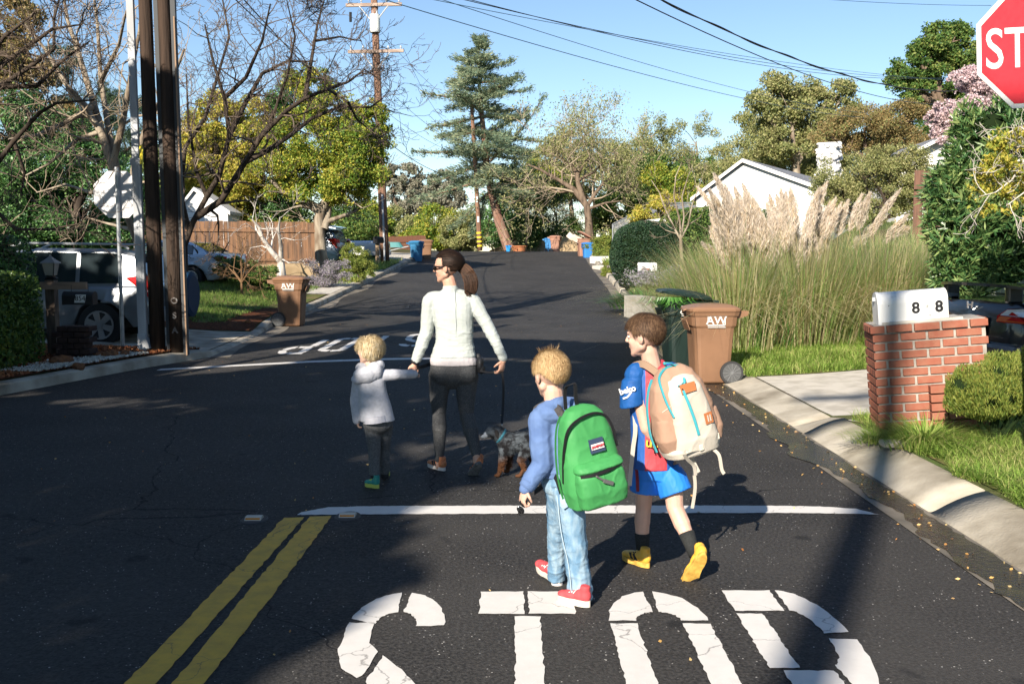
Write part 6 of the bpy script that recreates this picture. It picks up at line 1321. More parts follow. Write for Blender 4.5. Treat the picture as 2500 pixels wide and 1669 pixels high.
            zt = .86 if kind == 'sedan' else .95; w = MB(); w.prism([(.03, sgn * .62, zt - .09), (.03, sgn * .62, zt + .08), (.10, sgn * .84, zt + .09), (.30, sgn * .90, zt + .05), (.12, sgn * .87, zt - .06)], (-.05, sgn * .015, 0)); w.build("tail_light", red, e)
    w = MB(); zb_ = {'suv': .55, 'coupe': .5, 'sedan': .5, 'pickup': .62}[kind]; w.box((.02, 0, zb_), (.16, W * .93, .2), bev=.05); w.build("rear_bumper", m if kind != 'suv' else mat("bumper %s" % str(paint), tuple(q * .9 for q in paint), .5), e)
    w = MB(); w.box((-.075 if kind != 'coupe' else -.03, 0, zb_ + (.28 if kind != 'coupe' else .16)), (.02, .31, .15)); w.build("number_plate", mat("plate", (.6, .6, .58), .5), e)
    w = MB(); w.box((L / 2, 0, .32), (L * .62, W * .86, .18)); w.build("underbody", trim, e)
    if kind == 'suv':
        for sgn in (-1, 1): w = MB(); w.tube([(.45, sgn * .62, 1.64), (.6, sgn * .62, 1.72), (2.3, sgn * .60, 1.74), (2.5, sgn * .6, 1.66)], .022, n=6); w.build("roof_rail", M_GREY, e)
        w = MB(); w.prism([(.10, -.62, 1.60), (.10, .62, 1.60), (.36, .64, 1.66), (.36, -.64, 1.66)], (0, 0, .03)); w.build("roof_spoiler", m, e)
    if spare:
        w = MB(); w.tube([(-.40, -.12, .84), (-.37, -.12, .84), (-.05, -.12, .84)], [.33, .40, .40], n=34); w.build("spare_wheel_cover", mat('cover blue', (.010, .035, .075), .6, .08), e)
    if kind == 'pickup':
        w = MB(); w.box((1.0, 0, 1.12), (1.8, W * .8, .12)); w.build("bed_liner", trim, e)
    if kind == 'coupe':
        w = MB()
        def wing(t): y_ = lerp(-.72, .72, t); return [Vector((-.06 + .16 * abs(2 * t - 1) ** 3, y_, 1.135 - .03 * abs(2 * t - 1) ** 4)), Vector((.18 + .14 * abs(2 * t - 1) ** 3, y_, 1.155 - .03 * abs(2 * t - 1) ** 4)), Vector((.18 + .14 * abs(2 * t - 1) ** 3, y_, 1.17 - .03 * abs(2 * t - 1) ** 4)), Vector((-.06 + .16 * abs(2 * t - 1) ** 3, y_, 1.165 - .03 * abs(2 * t - 1) ** 4))]
        w.loft([wing(i / 16) for i in range(17)]); 
        for y_ in (-.52, .52): w.box((.10, y_, 1.06), (.16, .07, .16), bev=.02)
        w.build("spoiler", m, e)
        w = MB(); w.prism([(-.012, -.05, .975), (-.012, -.035, .975), (-.012, -.025, .905), (-.012, -.04, .905)], (-.01, 0, 0)); w.prism([(-.012, .05, .975), (-.012, .035, .975), (-.012, .025, .905), (-.012, .04, .905)], (-.01, 0, 0)); w.box((-.017, 0, .942), (.008, .07, .012)); w.build("emblem", mat("chrome", (.6, .62, .64), .2, .6, .8), e)
        w = MB(); w.prism([(-.02, -.30, .84), (-.02, .30, .84), (-.02, .26, .64), (-.02, -.26, .64)], (-.006, 0, 0)); w.build("plate_recess", trim, e)
    return e
p = P(350, 850, 16.6)
car("silver-white off-road car seen from its side and tail behind the left stop sign", p.x + .12, 17.6, R(180), .05, 'suv', (.22, .24, .26), spare=True, cat="car")  # paint darkened to stand for the shade on the car's side
car("pale silver saloon car parked beyond the left lawn", P(556, 700, 29).x, 30.0, R(168), .55, 'sedan', (.48, .56, .66))
car("dark blue estate car half behind the stout pale trunk", P(838, 655, 39).x, 39.5, R(172), P(838, 657, 39.5).z, 'suv', (.015, .035, .06))
car("white pickup truck parked just left of the tall utility pole", P(934, 650, 43).x - .2, 46.0, R(176), P(930, 650, 46).z, 'pickup', (.72, .73, .76))
car("glossy black coupe with rear spoiler parked at the right edge", 4.62, 10.0, R(8), .18, 'coupe', (.008, .012, .016))
# lime green bag at the right edge
o = MB(); o.ell((0, 0, .18), (.22, .17, .18)); o.ell((.10, .02, .13), (.22, .16, .13)); o.ell((.0, 0, .32), (.10, .09, .12)); o.capsule((0, 0, .38), (.03, 0, .50), .03, .05); o = o.blob("plastic_bag", mat("lime plastic", (.42, .62, .20), .45, .4), .012, None, world=False, smooth=3, disp=lambda c: .018 * mnoise.noise(c * 9) + .010 * mnoise.noise(c * 22)); p = P(2512, 880, 8.6); o.location = (p.x + .05, 8.6, p.z - .12); tag(o, "lime green bag at the right edge above the juniper", "bag")
o.location.z = G(p.x, 8.6); o.scale = (1.2, 1, 1.25)
# ------------------------------------------------ people and the dog
def skin(name, c): 
    m = mat(name, c, .55, .35, c2=tuple(q * .86 for q in c), ns=7, nd=3); b = [n for n in m.node_tree.nodes if n.type == 'BSDF_PRINCIPLED'][0]
    b.inputs["Subsurface Weight"].default_value = .12; b.inputs["Subsurface Radius"].default_value = (.02, .008, .004); b.inputs["Subsurface Scale"].default_value = .5; return m
SK1 = skin("skin adult", (.56, .32, .23)); SK2 = skin("skin child", (.62, .39, .30))
def wr(sc, am, st=(1, 1, 1), seed=0.0):
    """cloth folds"""
    def f(co):
        p = Vector((co.x * st[0], co.y * st[1], co.z * st[2])) * sc + Vector((seed, seed, 0)); n = mnoise.noise(p); n2 = mnoise.noise(p * 1.9 + Vector((7, 3, 1))); return am * (.62 * n + .5 * max(0, .28 - abs(n2)) * 2.4)
    return f
def frame(c, yaw, pitch=0, roll=0): return Matrix.Translation(Vector(c)) @ Matrix.Rotation(yaw, 4, 'Z') @ Matrix.Rotation(pitch, 4, 'Y') @ Matrix.Rotation(roll, 4, 'X')
def head(mb, M, h, kid=False):
    E = lambda c, r, ry=0, rx=0: mb.ell(M @ (Vector(c) * h), [q * h for q in r], M=M.to_3x3() @ Matrix.Rotation(ry, 3, 'Y') @ Matrix.Rotation(rx, 3, 'X'), n=18, m=12)
    C = lambda a, b, ra, rb: mb.capsule(M @ (Vector(a) * h), M @ (Vector(b) * h), ra * h, rb * h)
    E((-.06, 0, .12), (.415, .335, .36)); E((.10, 0, -.10), (.25, .25, .34)); E((.13, 0, -.28), (.20, .19, .17))
    C((.0, -.20, -.22), (.24, -.06, -.36), .10, .07); C((.0, .20, -.22), (.24, .06, -.36), .10, .07); E((.25, 0, -.385), (.085, .10, .075))
    for s in (-1, 1):
        E((.225, s * .13, -.10), (.10, .085, .09)); E((-.02, s * .335, -.04), (.075, .03, .125), ry=.15); E((-.045, s * .36, -.02), (.055, .025, .10), ry=.15)
    C((.335, 0, .06), (.40, 0, -.075), .032, .045); E((.37, -.035, -.095), (.035, .025, .025)); E((.37, .035, -.095), (.035, .025, .025))
    E((.29, 0, .10), (.075, .19, .06)); E((.32, 0, -.195), (.045, .075, .02)); E((.315, 0, -.235), (.045, .065, .022))
def eyes(e, M, h, col_=(.10, .06, .03)):
    for s in (-1, 1):
        mb = MB(); mb.ell(M @ (Vector((.30, s * .125, .015)) * h), [.045 * h, .05 * h, .032 * h], M=M.to_3x3()); mb.build("eye", mat("eye white", (.6, .56, .52), .2), e, world=True, smooth=True)
        mb = MB(); mb.ell(M @ (Vector((.338, s * .125, .015)) * h), [.012 * h, .024 * h, .024 * h], M=M.to_3x3()); mb.build("iris", mat("iris", col_, .1), e, world=True, smooth=True)
        mb = MB(); mb.capsule(M @ (Vector((.335, s * .06, .085)) * h), M @ (Vector((.29, s * .20, .085)) * h), .016 * h, .010 * h); mb.build("eyebrow", mat("eyebrow", (.16, .10, .06), .9), e, world=True, smooth=True)
def hairm(name, cols): return leafmat(name, cols, .08, .6, nscale=7, spec=.2)
def hair(e, M, h, m, keep, flow, n, L, w=.0035, scale=1.0, lift=.0, jit=.25, name="hair", seg=4, grav=.0, cap=True, hold=1.0):
    cen = Vector((-.06, 0, .12)); rad = Vector((.435, .355, .385)) * scale; rn = random.Random(3); V = []; F = []; R3 = M.to_3x3()
    if cap:
        mb = MB(); nu, nv = 40, 24; W = {}
        def pt(i, j, k=1.0): t = math.pi * j / nv; q = 2 * math.pi * i / nu; d = Vector((math.sin(t) * math.cos(q), math.sin(t) * math.sin(q), math.cos(t))); return d, Vector((cen.x + rad.x * d.x * k, cen.y + rad.y * d.y * k, cen.z + rad.z * d.z * k))
        for i in range(nu):
            for j in range(nv):
                cs = [pt(i, j), pt(i + 1, j), pt(i + 1, j + 1), pt(i, j + 1)]
                if all(keep(c[0]) for c in cs):
                    a = [M @ (c[1] * h * 1.0) for c in cs]; mb.add(a, [(0, 3, 2, 1)])
        o = mb.build(name, m, e, world=True, smooth=True, fix=False)
        bm = bmesh.new(); bm.from_mesh(o.data); bmesh.ops.remove_doubles(bm, verts=bm.verts, dist=.0004); bm.to_mesh(o.data); bm.free()
        parent = o
    k = 0
    while k < n:
        d = Vector((rn.gauss(0, 1), rn.gauss(0, 1), rn.gauss(0, 1))).normalized()
        if not keep(d): continue
        k += 1; p = Vector((cen.x + rad.x * d.x, cen.y + rad.y * d.y, cen.z + rad.z * d.z)); nrm = Vector((d.x / rad.x, d.y / rad.y, d.z / rad.z)).normalized(); t = flow(d, p)
        t = (t - nrm * t.dot(nrm)); t = t.normalized() if t.length > 1e-5 else Vector((0, 0, -1)); t = (t + Vector((rn.gauss(0, jit), rn.gauss(0, jit), rn.gauss(0, jit))) + nrm * lift).normalized(); s = L * rn.uniform(.6, 1.2) / seg; sd_ = nrm.cross(t).normalized() * (w / h) * .5; q = p + nrm * rn.uniform(.0, .03); b = len(V)
        for i in range(seg + 1):
            f = 1 - (i / seg) ** 2 * .9; V.append(tuple(M @ ((q - sd_ * f) * h))); V.append(tuple(M @ ((q + sd_ * f) * h)))
            qq = q + t * s; dd = qq - cen; rr = math.sqrt((dd.x / rad.x) ** 2 + (dd.y / rad.y) ** 2 + (dd.z / rad.z) ** 2)
            if rr < 1.02 + .05 * rn.random() : qq = cen + dd * ((1.03 + .03 * rn.random()) / rr)
            elif hold and rr > 1.12 and lift < .3: qq = cen + dd * lerp(1, 1.1 / rr, .4 * hold)
            t = (qq - q).normalized(); t = (t + Vector((0, 0, -grav))).normalized(); q = qq
        for i in range(seg): F.append((b + 2 * i, b + 2 * i + 1, b + 2 * i + 3, b + 2 * i + 2))
    o2 = MB().add(V, F).build("strands" if cap else name, m, parent if cap else e, world=True, fix=False); return o2
def hand(mb, wrist, d, pn, s, side=1, curl=.5, spread=.06, thumb=.5):
    """d: towards the fingers, pn: the way the palm faces, side: +1 thumb on pn x d side"""
    x = Vector(d).normalized(); z = Vector(pn); z = (z - x * z.dot(x)).normalized(); y = z.cross(x) * side; w = Vector(wrist); Q = lambda a, b, c: w + x * a * s + y * b * s + z * c * s
    mb.capsule(Q(-.1, 0, 0), Q(.12, 0, 0), .14 * s, .15 * s, fdir=z, flat=.75); mb.ell(Q(.30, .0, .0), (.27 * s, .225 * s, .10 * s), M=Matrix((x, y, z)).transposed()); mb.ell(Q(.20, .13, .04), (.16 * s, .09 * s, .09 * s), M=Matrix((x, y, z)).transposed())
    for k, (yy, L) in enumerate(((.165, .40), (.055, .45), (-.055, .42), (-.155, .33))):
        a = .12 + curl * (.9 + .12 * k); p = Q(.46, yy, 0); ang = a * .5; sp = (1.5 - k) * spread
        for j, (fl, r0, r1) in enumerate(((.45, .060, .054), (.32, .054, .048), (.23, .048, .042))):
            v = (x * math.cos(ang) + z * math.sin(ang) + y * sp * math.cos(ang)).normalized(); q = p + v * L * fl * s; mb.capsule(p, q, r0 * s, r1 * s, n=8, m=2); p = q; ang += a
    p = Q(.10, .17, .03); v = (x * .62 + y * .70 + z * .25).normalized(); q = p + v * .22 * s; mb.capsule(p, q, .072 * s, .060 * s, n=8, m=2); v2 = (x * .8 + y * lerp(.35, -.2, thumb) + z * (.25 + thumb * .6)).normalized(); r = q + v2 * .2 * s; mb.capsule(q, r, .058 * s, .046 * s, n=8, m=2)
def shoe(e, heel, toe, up, W, H, mu, ms, ml=None, name="shoe", collar=.5, sole_t=.026, accent=None, low=.0):
    heel = Vector(heel); toe = Vector(toe); x = toe - heel; L = x.length; x.normalize(); z = Vector(up); z = (z - x * z.dot(x)).normalized(); y = z.cross(x); M3 = Matrix((x, y, z)).transposed(); Q = lambda a, b, c: heel + x * a * L + y * b * W + z * c
    u = MB(); t = sole_t * .8
    u.ell(Q(.16, 0, t + H * .36), (L * .17, W * .36, H * .48), M=M3); u.ell(Q(.34, 0, t + H * .30), (L * .24, W * .37, H * .40), M=M3); u.ell(Q(.60, .02, t + H * .20), (L * .27, W * .42, H * .30), M=M3); u.ell(Q(.82, .03, t + H * .14), (L * .17, W * .38, H * .24), M=M3)
    u.tube([Q(.17, 0, t + H * .5), Q(.15, 0, t + H * (.9 + collar * .2))], [W * .34, W * .31], n=16)
    o = u.blob(name, mu, .0045, e, smooth=2)
    s = MB(); out = []
    for i in range(28):
        a = 2 * math.pi * i / 28; cx = .5 + .5 * math.cos(a); wy = .5 * math.sin(a) * (.80 + .22 * cx - .22 * math.exp(-((cx - .42) / .15) ** 2)); out.append((cx * .98 + .005, wy + .04 * cx))
    s.prism([Q(a, b, 0) for a, b in out], z * sole_t); so = s.build("sole", ms, o, world=True)
    if ml:
        l = MB()
        for i in range(4):
            a = .38 + i * .085; l.capsule(Q(a, -.26, t + H * (.56 - i * .07)), Q(a + .03, .26, t + H * (.56 - i * .07)), .0035, .0035, n=6)
        l.capsule(Q(.36, -.05, t + H * .72), Q(.42, -.35, t + H * .45), .003, .003, n=6); l.capsule(Q(.36, .05, t + H * .72), Q(.44, .3, t + H * .45), .003, .003, n=6); l.build("laces", ml, o, world=True)
    if accent:
        a_ = MB(); 
        for sg in (-1, 1):
            for a0, a1 in ((.30, .38), (.45, .52)): a_.prism([Q(a0, sg * .36, t + H * .12), Q(a0 + .06, sg * .375, t + H * .12), Q(a1 + .10, sg * .30, t + H * .44), Q(a1 + .04, sg * .30, t + H * .46)], y * sg * .006)
        a_.build("side_stripe", accent, o, world=True)
    return o
def person(Y0, px, label, group=None):
    b = P(px, 900, Y0); e = empty("person", (b.x, Y0, 0), label, "person", group); return e, (lambda x, y, d=0.0: P(x, y, Y0 + d))
def bloft(mb, J, ppm, secs, d=0.0, ex=2.5, n=28):
    rings = []
    for (x, y, hw, dp) in secs:
        c = J(x, y, d); r = []
        for k in range(n):
            t = 2 * math.pi * k / n; a, b = math.cos(t), math.sin(t); q = (abs(a) ** ex + abs(b) ** ex) ** (-1 / ex); r.append(c + Vector((hw / ppm * a * q, dp * b * q, 0)))
        rings.append(r)
    mb.loft(rings)
def ribbon(mb, pts, w, t, side):
    """flat strap through points"""
    pts = [Vector(p) for p in pts]; sd_ = Vector(side).normalized(); r = []
    for i, p in enumerate(pts):
        d = (pts[min(i + 1, len(pts) - 1)] - pts[max(0, i - 1)]).normalized(); s = (sd_ - d * sd_.dot(d)); s = s.normalized() if s.length > 1e-4 else basis(d)[0]; n = d.cross(s); r.append([p + s * w / 2 + n * t / 2, p + s * w / 2 - n * t / 2, p - s * w / 2 - n * t / 2, p - s * w / 2 + n * t / 2])
    mb.loft(r); return mb
def smooth_pts(p, n=6):
    p = [Vector(q) for q in p]; o = []
    for i in range(len(p) - 1):
        a = p[max(0, i - 1)]; b = p[i]; c = p[i + 1]; d = p[min(len(p) - 1, i + 2)]
        for k in range(n): t = k / n; o.append(.5 * ((2 * b) + (c - a) * t + (2 * a - 5 * b + 4 * c - d) * t * t + (-a + 3 * b - 3 * c + d) * t ** 3))
    o.append(p[-1]); return o
UP = Vector((0, 0, 1))

# ---------- woman
def woman():
    e, J = person(7.45, 1108, "woman in a white running jacket and grey leggings, looking left, hair in a ponytail"); h = .235
    M = frame(J(1090, 653), R(172), R(4)); b = MB(); head(b, M, h); b.capsule(J(1096, 684), J(1104, 716), .05, .055); b.capsule(J(1060, 735), J(1148, 733), .045, .045)
    b.ell(J(1107, 780), (.12, .085, .17)); b.ell(J(1107, 870), (.13, .09, .13)); 
    b.capsule(J(1050, 738), J(1041, 808, .02), .045, .036); b.capsule(J(1041, 808, .02), J(1014, 884, -.02), .036, .024); b.capsule(J(1155, 736), J(1191, 796, -.02), .043, .034); b.capsule(J(1191, 796, -.02), J(1229, 880, -.05), .033, .023)
    for (a, k, c, f, dk, dc) in (((1076, 915), (1072, 1003), (1073, 1122), None, 0, 0), ((1137, 918), (1139, 1010), (1163, 1112), None, -.03, -.19)): b.capsule(J(*a), J(*k, dk), .075, .045); b.capsule(J(*k, dk), J(*c, dc), .045, .026)
    b.capsule(J(1073, 1122), J(1073, 1138), .027, .03); b.capsule(J(1163, 1112, -.19), J(1164, 1125, -.2), .027, .03)
    hand(b, J(1013, 888, -.02), J(1004, 905, -.03) - J(1013, 888, -.02), (-.3, .8, 0), .15, side=-1, curl=.75); hand(b, J(1229, 880, -.05), J(1227, 905, -.05) - J(1229, 882, -.05) + Vector((-.01, 0, 0)), (-.7, .5, 0), .155, side=1, curl=.75, thumb=.9)
    b.blob("body", SK1, .0045, e, smooth=3); 
    JK = mat("white jacket", (.42, .455, .435), .75, .2, c2=(.38, .415, .40), ns=9, bump=.25, bs=90)
    j = MB(); j.capsule(J(1056, 731), J(1150, 729), .062, .060); bloft(j, J, 326, [(1104, 712, 22, .055), (1104, 721, 44, .075), (1104, 734, 51, .09), (1105, 752, 51, .105), (1107, 776, 48, .108), (1109, 800, 45.5, .102), (1110, 822, 44.5, .096), (1109, 845, 48, .10), (1107, 871, 56, .116)])
    j.capsule(J(1050, 737), J(1042, 806, .02), .062, .050); j.capsule(J(1042, 806, .02), J(1016, 878, -.02), .050, .037); j.capsule(J(1155, 736), J(1191, 796, -.02), .060, .047); j.capsule(J(1191, 796, -.02), J(1228, 872, -.05), .047, .034)
    j.tube([J(1100, 716), J(1099, 697)], [.066, .061], n=18, flat=.9); j.capsule(J(1086, 722), J(1126, 722), .05, .05); j.ell(J(1100, 704, -.01), (.06, .05, .02))
    w1 = wr(7, .006, (1, 1, 1), 2); w2 = wr(13, .0040, (.6, .6, 2.0), 5); o = j.blob("jacket", JK, .0055, e, smooth=4, disp=lambda c: w1(c) + w2(c) * (2.0 if (c.z < 1.06) else .5))
    s = MB(); ribbon(s, [J(1108, 705, -.075), J(1110, 740, -.118), J(1113, 790, -.112), J(1112, 830, -.10)], .003, .002, (1, 0, 0)); s.build("back_seam", mat("seam grey", (.45, .5, .5), .8), o, world=True)
    u = MB(); bloft(u, J, 326, [(1107, 858, 50, .105), (1107, 878, 58, .122), (1109, 890, 57, .120)]); u.ell(J(1109, 886, -.055), (.12, .062, .042)); w3 = wr(16, .004, (1.5, .6, .6), 1); u.blob("undershirt", mat("grey shirt", (.46, .43, .44), .85), .006, e, smooth=3, disp=w3)
    lm = mat("heather leggings", (.055, .057, .060), .8, .2, c2=(.12, .12, .12), ns=160, nd=2, lo=.5, hi=.7); l = MB(); bloft(l, J, 326, [(1108, 872, 50, .098), (1108, 890, 57, .112), (1108, 910, 59.5, .116), (1107, 928, 56, .10), (1106, 938, 40, .08), (1106, 948, 18, .05)]); l.ell(J(1081, 914, -.045), (.088, .078, .085)); l.ell(J(1136, 914, -.045), (.088, .078, .085))
    l.capsule(J(1076, 915), J(1071, 965), .093, .072); l.capsule(J(1071, 965), J(1072, 1005), .072, .054); l.capsule(J(1072, 1005), J(1073, 1048, -.01), .052, .057); l.capsule(J(1073, 1048, -.01), J(1073, 1120), .054, .033); l.tube([J(1073, 1090), J(1073, 1126)], [.036, .034], n=14)
    l.capsule(J(1139, 918), J(1137, 965, -.015), .092, .072); l.capsule(J(1137, 965, -.015), J(1139, 1010, -.03), .072, .055); l.capsule(J(1139, 1010, -.03), J(1150, 1052, -.10), .053, .060); l.capsule(J(1150, 1052, -.10), J(1162, 1108, -.18), .056, .034)
    w4 = wr(26, .0018, (.5, .5, 2.0), 3); l.blob("leggings", lm, .0055, e, smooth=3, disp=w4)
    OR = mat("orange mesh", (.55, .20, .08), .6, c2=(.42, .13, .05), ns=60); SO = mat("pale sole", (.62, .56, .52), .6); BK = mat("shoe black", (.015, .015, .017), .6); SG = mat("worn outsole", (.16, .155, .15), .8, c2=(.08, .08, .08), ns=40)
    for (hl, to, up) in ((J(1086, 1152, -.05), J(1086, 1152, -.05) + Vector((-.135, .20, 0)), UP), (J(1172, 1132, -.26), J(1148, 1170, -.14), Vector((.1, .75, .66)))):
        hl = Vector(hl); to = Vector(to)
        if up == UP: hl.z = to.z = 0.004
        o = shoe(e, hl, to, up, .088, .085, OR, SO if up == UP else SG, BK, accent=BK)
    c = MB(); c.tube([J(1015, 880, -.02), J(1012, 887, -.02)], .034, n=14); c.build("wristband", BK, e, world=True, smooth=True)
    HM = hairm("dark brown hair", [(.006, .004, .003), (.012, .007, .005), (.026, .014, .009)]); keep = lambda d: not (d.x > .30 and d.z < .52) and not (d.z < -.12 and d.x > -.18) and d.z > -.62
    tgt = Vector((-.50, 0, .10)); hair(e, M, h, HM, keep, lambda d, p: tgt - p, 3600, .5, w=.0036, scale=1.03, jit=.08, seg=5)
    t = MB(); pl = [J(1116, 648, -.0), J(1138, 661, -.02), J(1150, 688, -.03), J(1147, 712, -.03), J(1136, 722, -.03)]; t.capsule(pl[0], pl[1], .022, .036); t.capsule(pl[1], pl[2], .038, .042); t.capsule(pl[2], pl[3], .042, .034); t.capsule(pl[3], pl[4], .032, .012); o = t.blob("ponytail", HM, .005, e, smooth=2)
    V = []; F = []; rn = random.Random(8); sp = smooth_pts(pl, 4)
    for i in range(700):
        a0 = rn.uniform(0, 6.28); rr = rn.uniform(.6, 1.12); ln = rn.uniform(.7, 1.0); b0 = len(V); k = int(len(sp) * ln)
        for q in range(k):
            f = q / (len(sp) - 1); r = rr * (.020 + .026 * math.sin(math.pi * min(1, f * 1.05)) ** .7) + .006 * f * rn.random(); d = (sp[min(q + 1, len(sp) - 1)] - sp[max(0, q - 1)]).normalized(); u_, v_ = basis(d); c = sp[q] + (u_ * math.cos(a0) + v_ * math.sin(a0)) * r; V.append(tuple(c - v_ * .0012)); V.append(tuple(c + v_ * .0012))
        F += [(b0 + 2 * q, b0 + 2 * q + 1, b0 + 2 * q + 3, b0 + 2 * q + 2) for q in range(k - 1)]
    MB().add(V, F).build("ponytail_strands", hairm("brown hair tips", [(.012, .007, .005), (.03, .016, .01), (.07, .035, .02)]), o, world=True, fix=False)
    g = MB(); R3 = M.to_3x3(); g.tube([M @ (Vector((-.05, -.36, .03)) * h), M @ (Vector((.30, -.33, .05)) * h)], .006, n=6); g.tube([M @ (Vector((-.05, .36, .03)) * h), M @ (Vector((.30, .33, .05)) * h)], .006, n=6)
    for s_ in (-1, 1): g.ell(M @ (Vector((.36, s_ * .15, .02)) * h), [.035 * h, .15 * h, .105 * h], M=R3)
    g.capsule(M @ (Vector((.38, -.1, .06)) * h), M @ (Vector((.38, .1, .06)) * h), .005, .005); g.capsule(M @ (Vector((.30, .33, .05)) * h), M @ (Vector((.36, .2, .06)) * h), .008, .006); g.capsule(M @ (Vector((.30, -.33, .05)) * h), M @ (Vector((.36, -.2, .06)) * h), .008, .006); g.build("sunglasses", mat("glossy black", (.008, .008, .009), .12, .6), e, world=True, smooth=True)
    q = MB(); q.ell(J(1172, 888, -.02), (.028, .06, .055)); q.ell(J(1176, 900, -.03), (.024, .04, .04)); q.capsule(J(1168, 868, 0), J(1172, 905, -.02), .02, .02); o = q.blob("waist_pouch", mat("black nylon", (.012, .013, .016), .6), .005, None, world=False, smooth=1, disp=wr(40, .003)); tag(o, "small black pouch at the woman's right hip", "pouch")
    # leash
    l = MB(); ln = smooth_pts([J(1226, 908, -.05), J(1229, 940, -.06), J(1228, 990, -.08), J(1225, 1034, -.18)], 5); ribbon(l, ln, .018, .002, (1, .3, 0)); ribbon(l, smooth_pts([J(1226, 908, -.05), J(1195, 909, -.06), J(1172, 905, -.07)], 4), .014, .002, (0, .2, 1)); ribbon(l, smooth_pts([J(1018, 898, -.03), J(1034, 894, .05), J(1054, 889, .13), J(1108, 892, .17), J(1160, 896, .14), J(1180, 905, .02), J(1184, 909, -.06)], 4), .026, .003, (0, .4, 1))
    o = l.build("dog_leash", mat("black webbing", (.012, .012, .014), .7), None); tag(o, "black leash from the woman's hand down to the dog", "leash")
    c = MB(); c.capsule(J(1225, 1036, -.18), J(1225, 1052, -.18), .004, .004); c.tube([J(1225, 1036, -.18), J(1225, 1040, -.18)], .009, n=8); c.build("clip", mat("chrome", (.6, .62, .64), .2, .6, .8), o, world=False)
woman()

# ---------- toddler
def toddler():
    e, J = person(6.9, 912, "fair-haired toddler in a pale grey hooded top and grey trousers holding the woman's hand"); h = .20
    M = frame(J(900, 857), R(160), R(2)); b = MB(); head(b, M, h); b.capsule(J(902, 885), J(904, 912), .036, .04); b.ell(J(908, 955), (.085, .075, .12)); b.ell(J(920, 1030), (.09, .075, .07))
    b.capsule(J(878, 925), J(870, 975, .0), .03, .025); b.capsule(J(870, 975), J(873, 1022), .025, .018); b.capsule(J(935, 918), J(968, 914, .02), .03, .026); b.capsule(J(968, 914, .02), J(1006, 914, .12), .025, .018)
    b.capsule(J(907, 1035), J(913, 1090), .05, .038); b.capsule(J(913, 1090), J(914, 1165), .038, .026); b.capsule(J(938, 1035, .04), J(938, 1090, .1), .04, .028); b.capsule(J(938, 1090, .1), J(939, 1150, .14), .028, .022)
    hand(b, J(872, 1023), (.1, 0, -1), (1, .3, 0), .095, side=1, curl=.6); hand(b, J(1004, 915, .13), (1, .2, .1), (0, -.3, -1), .09, side=1, curl=1.0); b.blob("body", SK2, .004, e, smooth=2); eyes(e, M, h)
    HD = mat("grey marl fleece", (.46, .47, .52), .9, .15, c2=(.40, .41, .45), ns=50); j = MB(); j.capsule(J(884, 922), J(930, 918), .042, .042); bloft(j, J, 352, [(905, 900, 17, .04), (905, 913, 31, .06), (906, 928, 34, .074), (909, 955, 35, .082), (914, 980, 38, .086), (918, 1005, 41, .09), (921, 1026, 43.5, .095)])
    j.capsule(J(876, 928), J(868, 978), .046, .040); j.capsule(J(868, 978), J(871, 1026), .040, .030); j.capsule(J(936, 916), J(968, 914, .02), .044, .038); j.capsule(J(968, 914, .02), J(1010, 913, .11), .037, .031)
    w1 = wr(12, .0035, (.8, .8, 1.5), 7); o = j.blob("hooded_top", HD, .0055, e, smooth=3, disp=w1)
    k = MB(); k.ell(J(893, 915, -.055), (.088, .055, .062)); k.ell(J(876, 926, -.045), (.055, .045, .035)); k.ell(J(915, 905, -.045), (.055, .045, .065)); k.ell(J(925, 890, -.01), (.04, .05, .04)); k.ell(J(885, 898, .0), (.05, .06, .04)); k.blob("hood", HD, .005, o, smooth=3, disp=wr(20, .005, (1, 1, .8), 3))
    rb_ = MB(); rb_.tube([J(919.5, 1012), J(921.5, 1027)], [.121, .127], n=26, flat=.78); rb_.build("hem_band", mat("pale fleece band", (.50, .50, .55), .9), o, world=True, smooth=False)
    TM = mat("dark marl jersey", (.085, .09, .095), .9, .15, c2=(.13, .13, .135), ns=90); l = MB(); l.ell(J(921, 1035), (.105, .085, .07)); l.capsule(J(909, 1040), J(914, 1090), .062, .048); l.capsule(J(914, 1090), J(914, 1150), .046, .038); l.tube([J(914, 1140), J(914.5, 1158)], .040, n=14); l.capsule(J(940, 1040, .04), J(938, 1090, .1), .058, .042); l.capsule(J(938, 1090, .1), J(939, 1150, .14), .043, .036); l.blob("trousers", TM, .0055, e, smooth=3, disp=wr(22, .003, (.6, .6, 1.6), 4))
    for a in ((914.5, 1150, 915, 1178, 0), (939, 1130, 939, 1160, .14)): s = MB(); s.capsule(J(a[0], a[1], a[4]), J(a[2], a[3], a[4]), .030, .030); s.build("sock", mat("dark sock", (.03, .03, .035), .9), e, world=True, smooth=True)
    TE = mat("teal shoe", (.02, .22, .20), .5, c2=(.04, .30, .22), ns=50); YS = mat("lime sole", (.42, .48, .10), .6); a = J(925, 1192, -.05); a.z = .004; b2 = a + Vector((-.105, .085, 0)); shoe(e, a, b2, UP, .066, .07, TE, YS, mat("lime lace", (.5, .6, .1))); a = J(944, 1172, .22); a.z = .03; b2 = a + Vector((-.02, .13, -.022)); shoe(e, a, b2, UP, .066, .07, TE, YS)
    HM = hairm("fair hair", [(.20, .14, .07), (.38, .28, .15), (.55, .44, .27), (.66, .57, .40)]); keep = lambda d: not (d.x > .42 and d.z < .30) and not (d.z < -.28 and d.x > -.15) and d.z > -.66
    hair(e, M, h, HM, keep, lambda d, p: Vector((-.35 + .5 * d.x * (d.z > .5), d.y * .8, -1.0)), 4200, .34, w=.0042, scale=1.05, jit=.36, lift=.16, seg=5, grav=.06, hold=.5)
toddler()

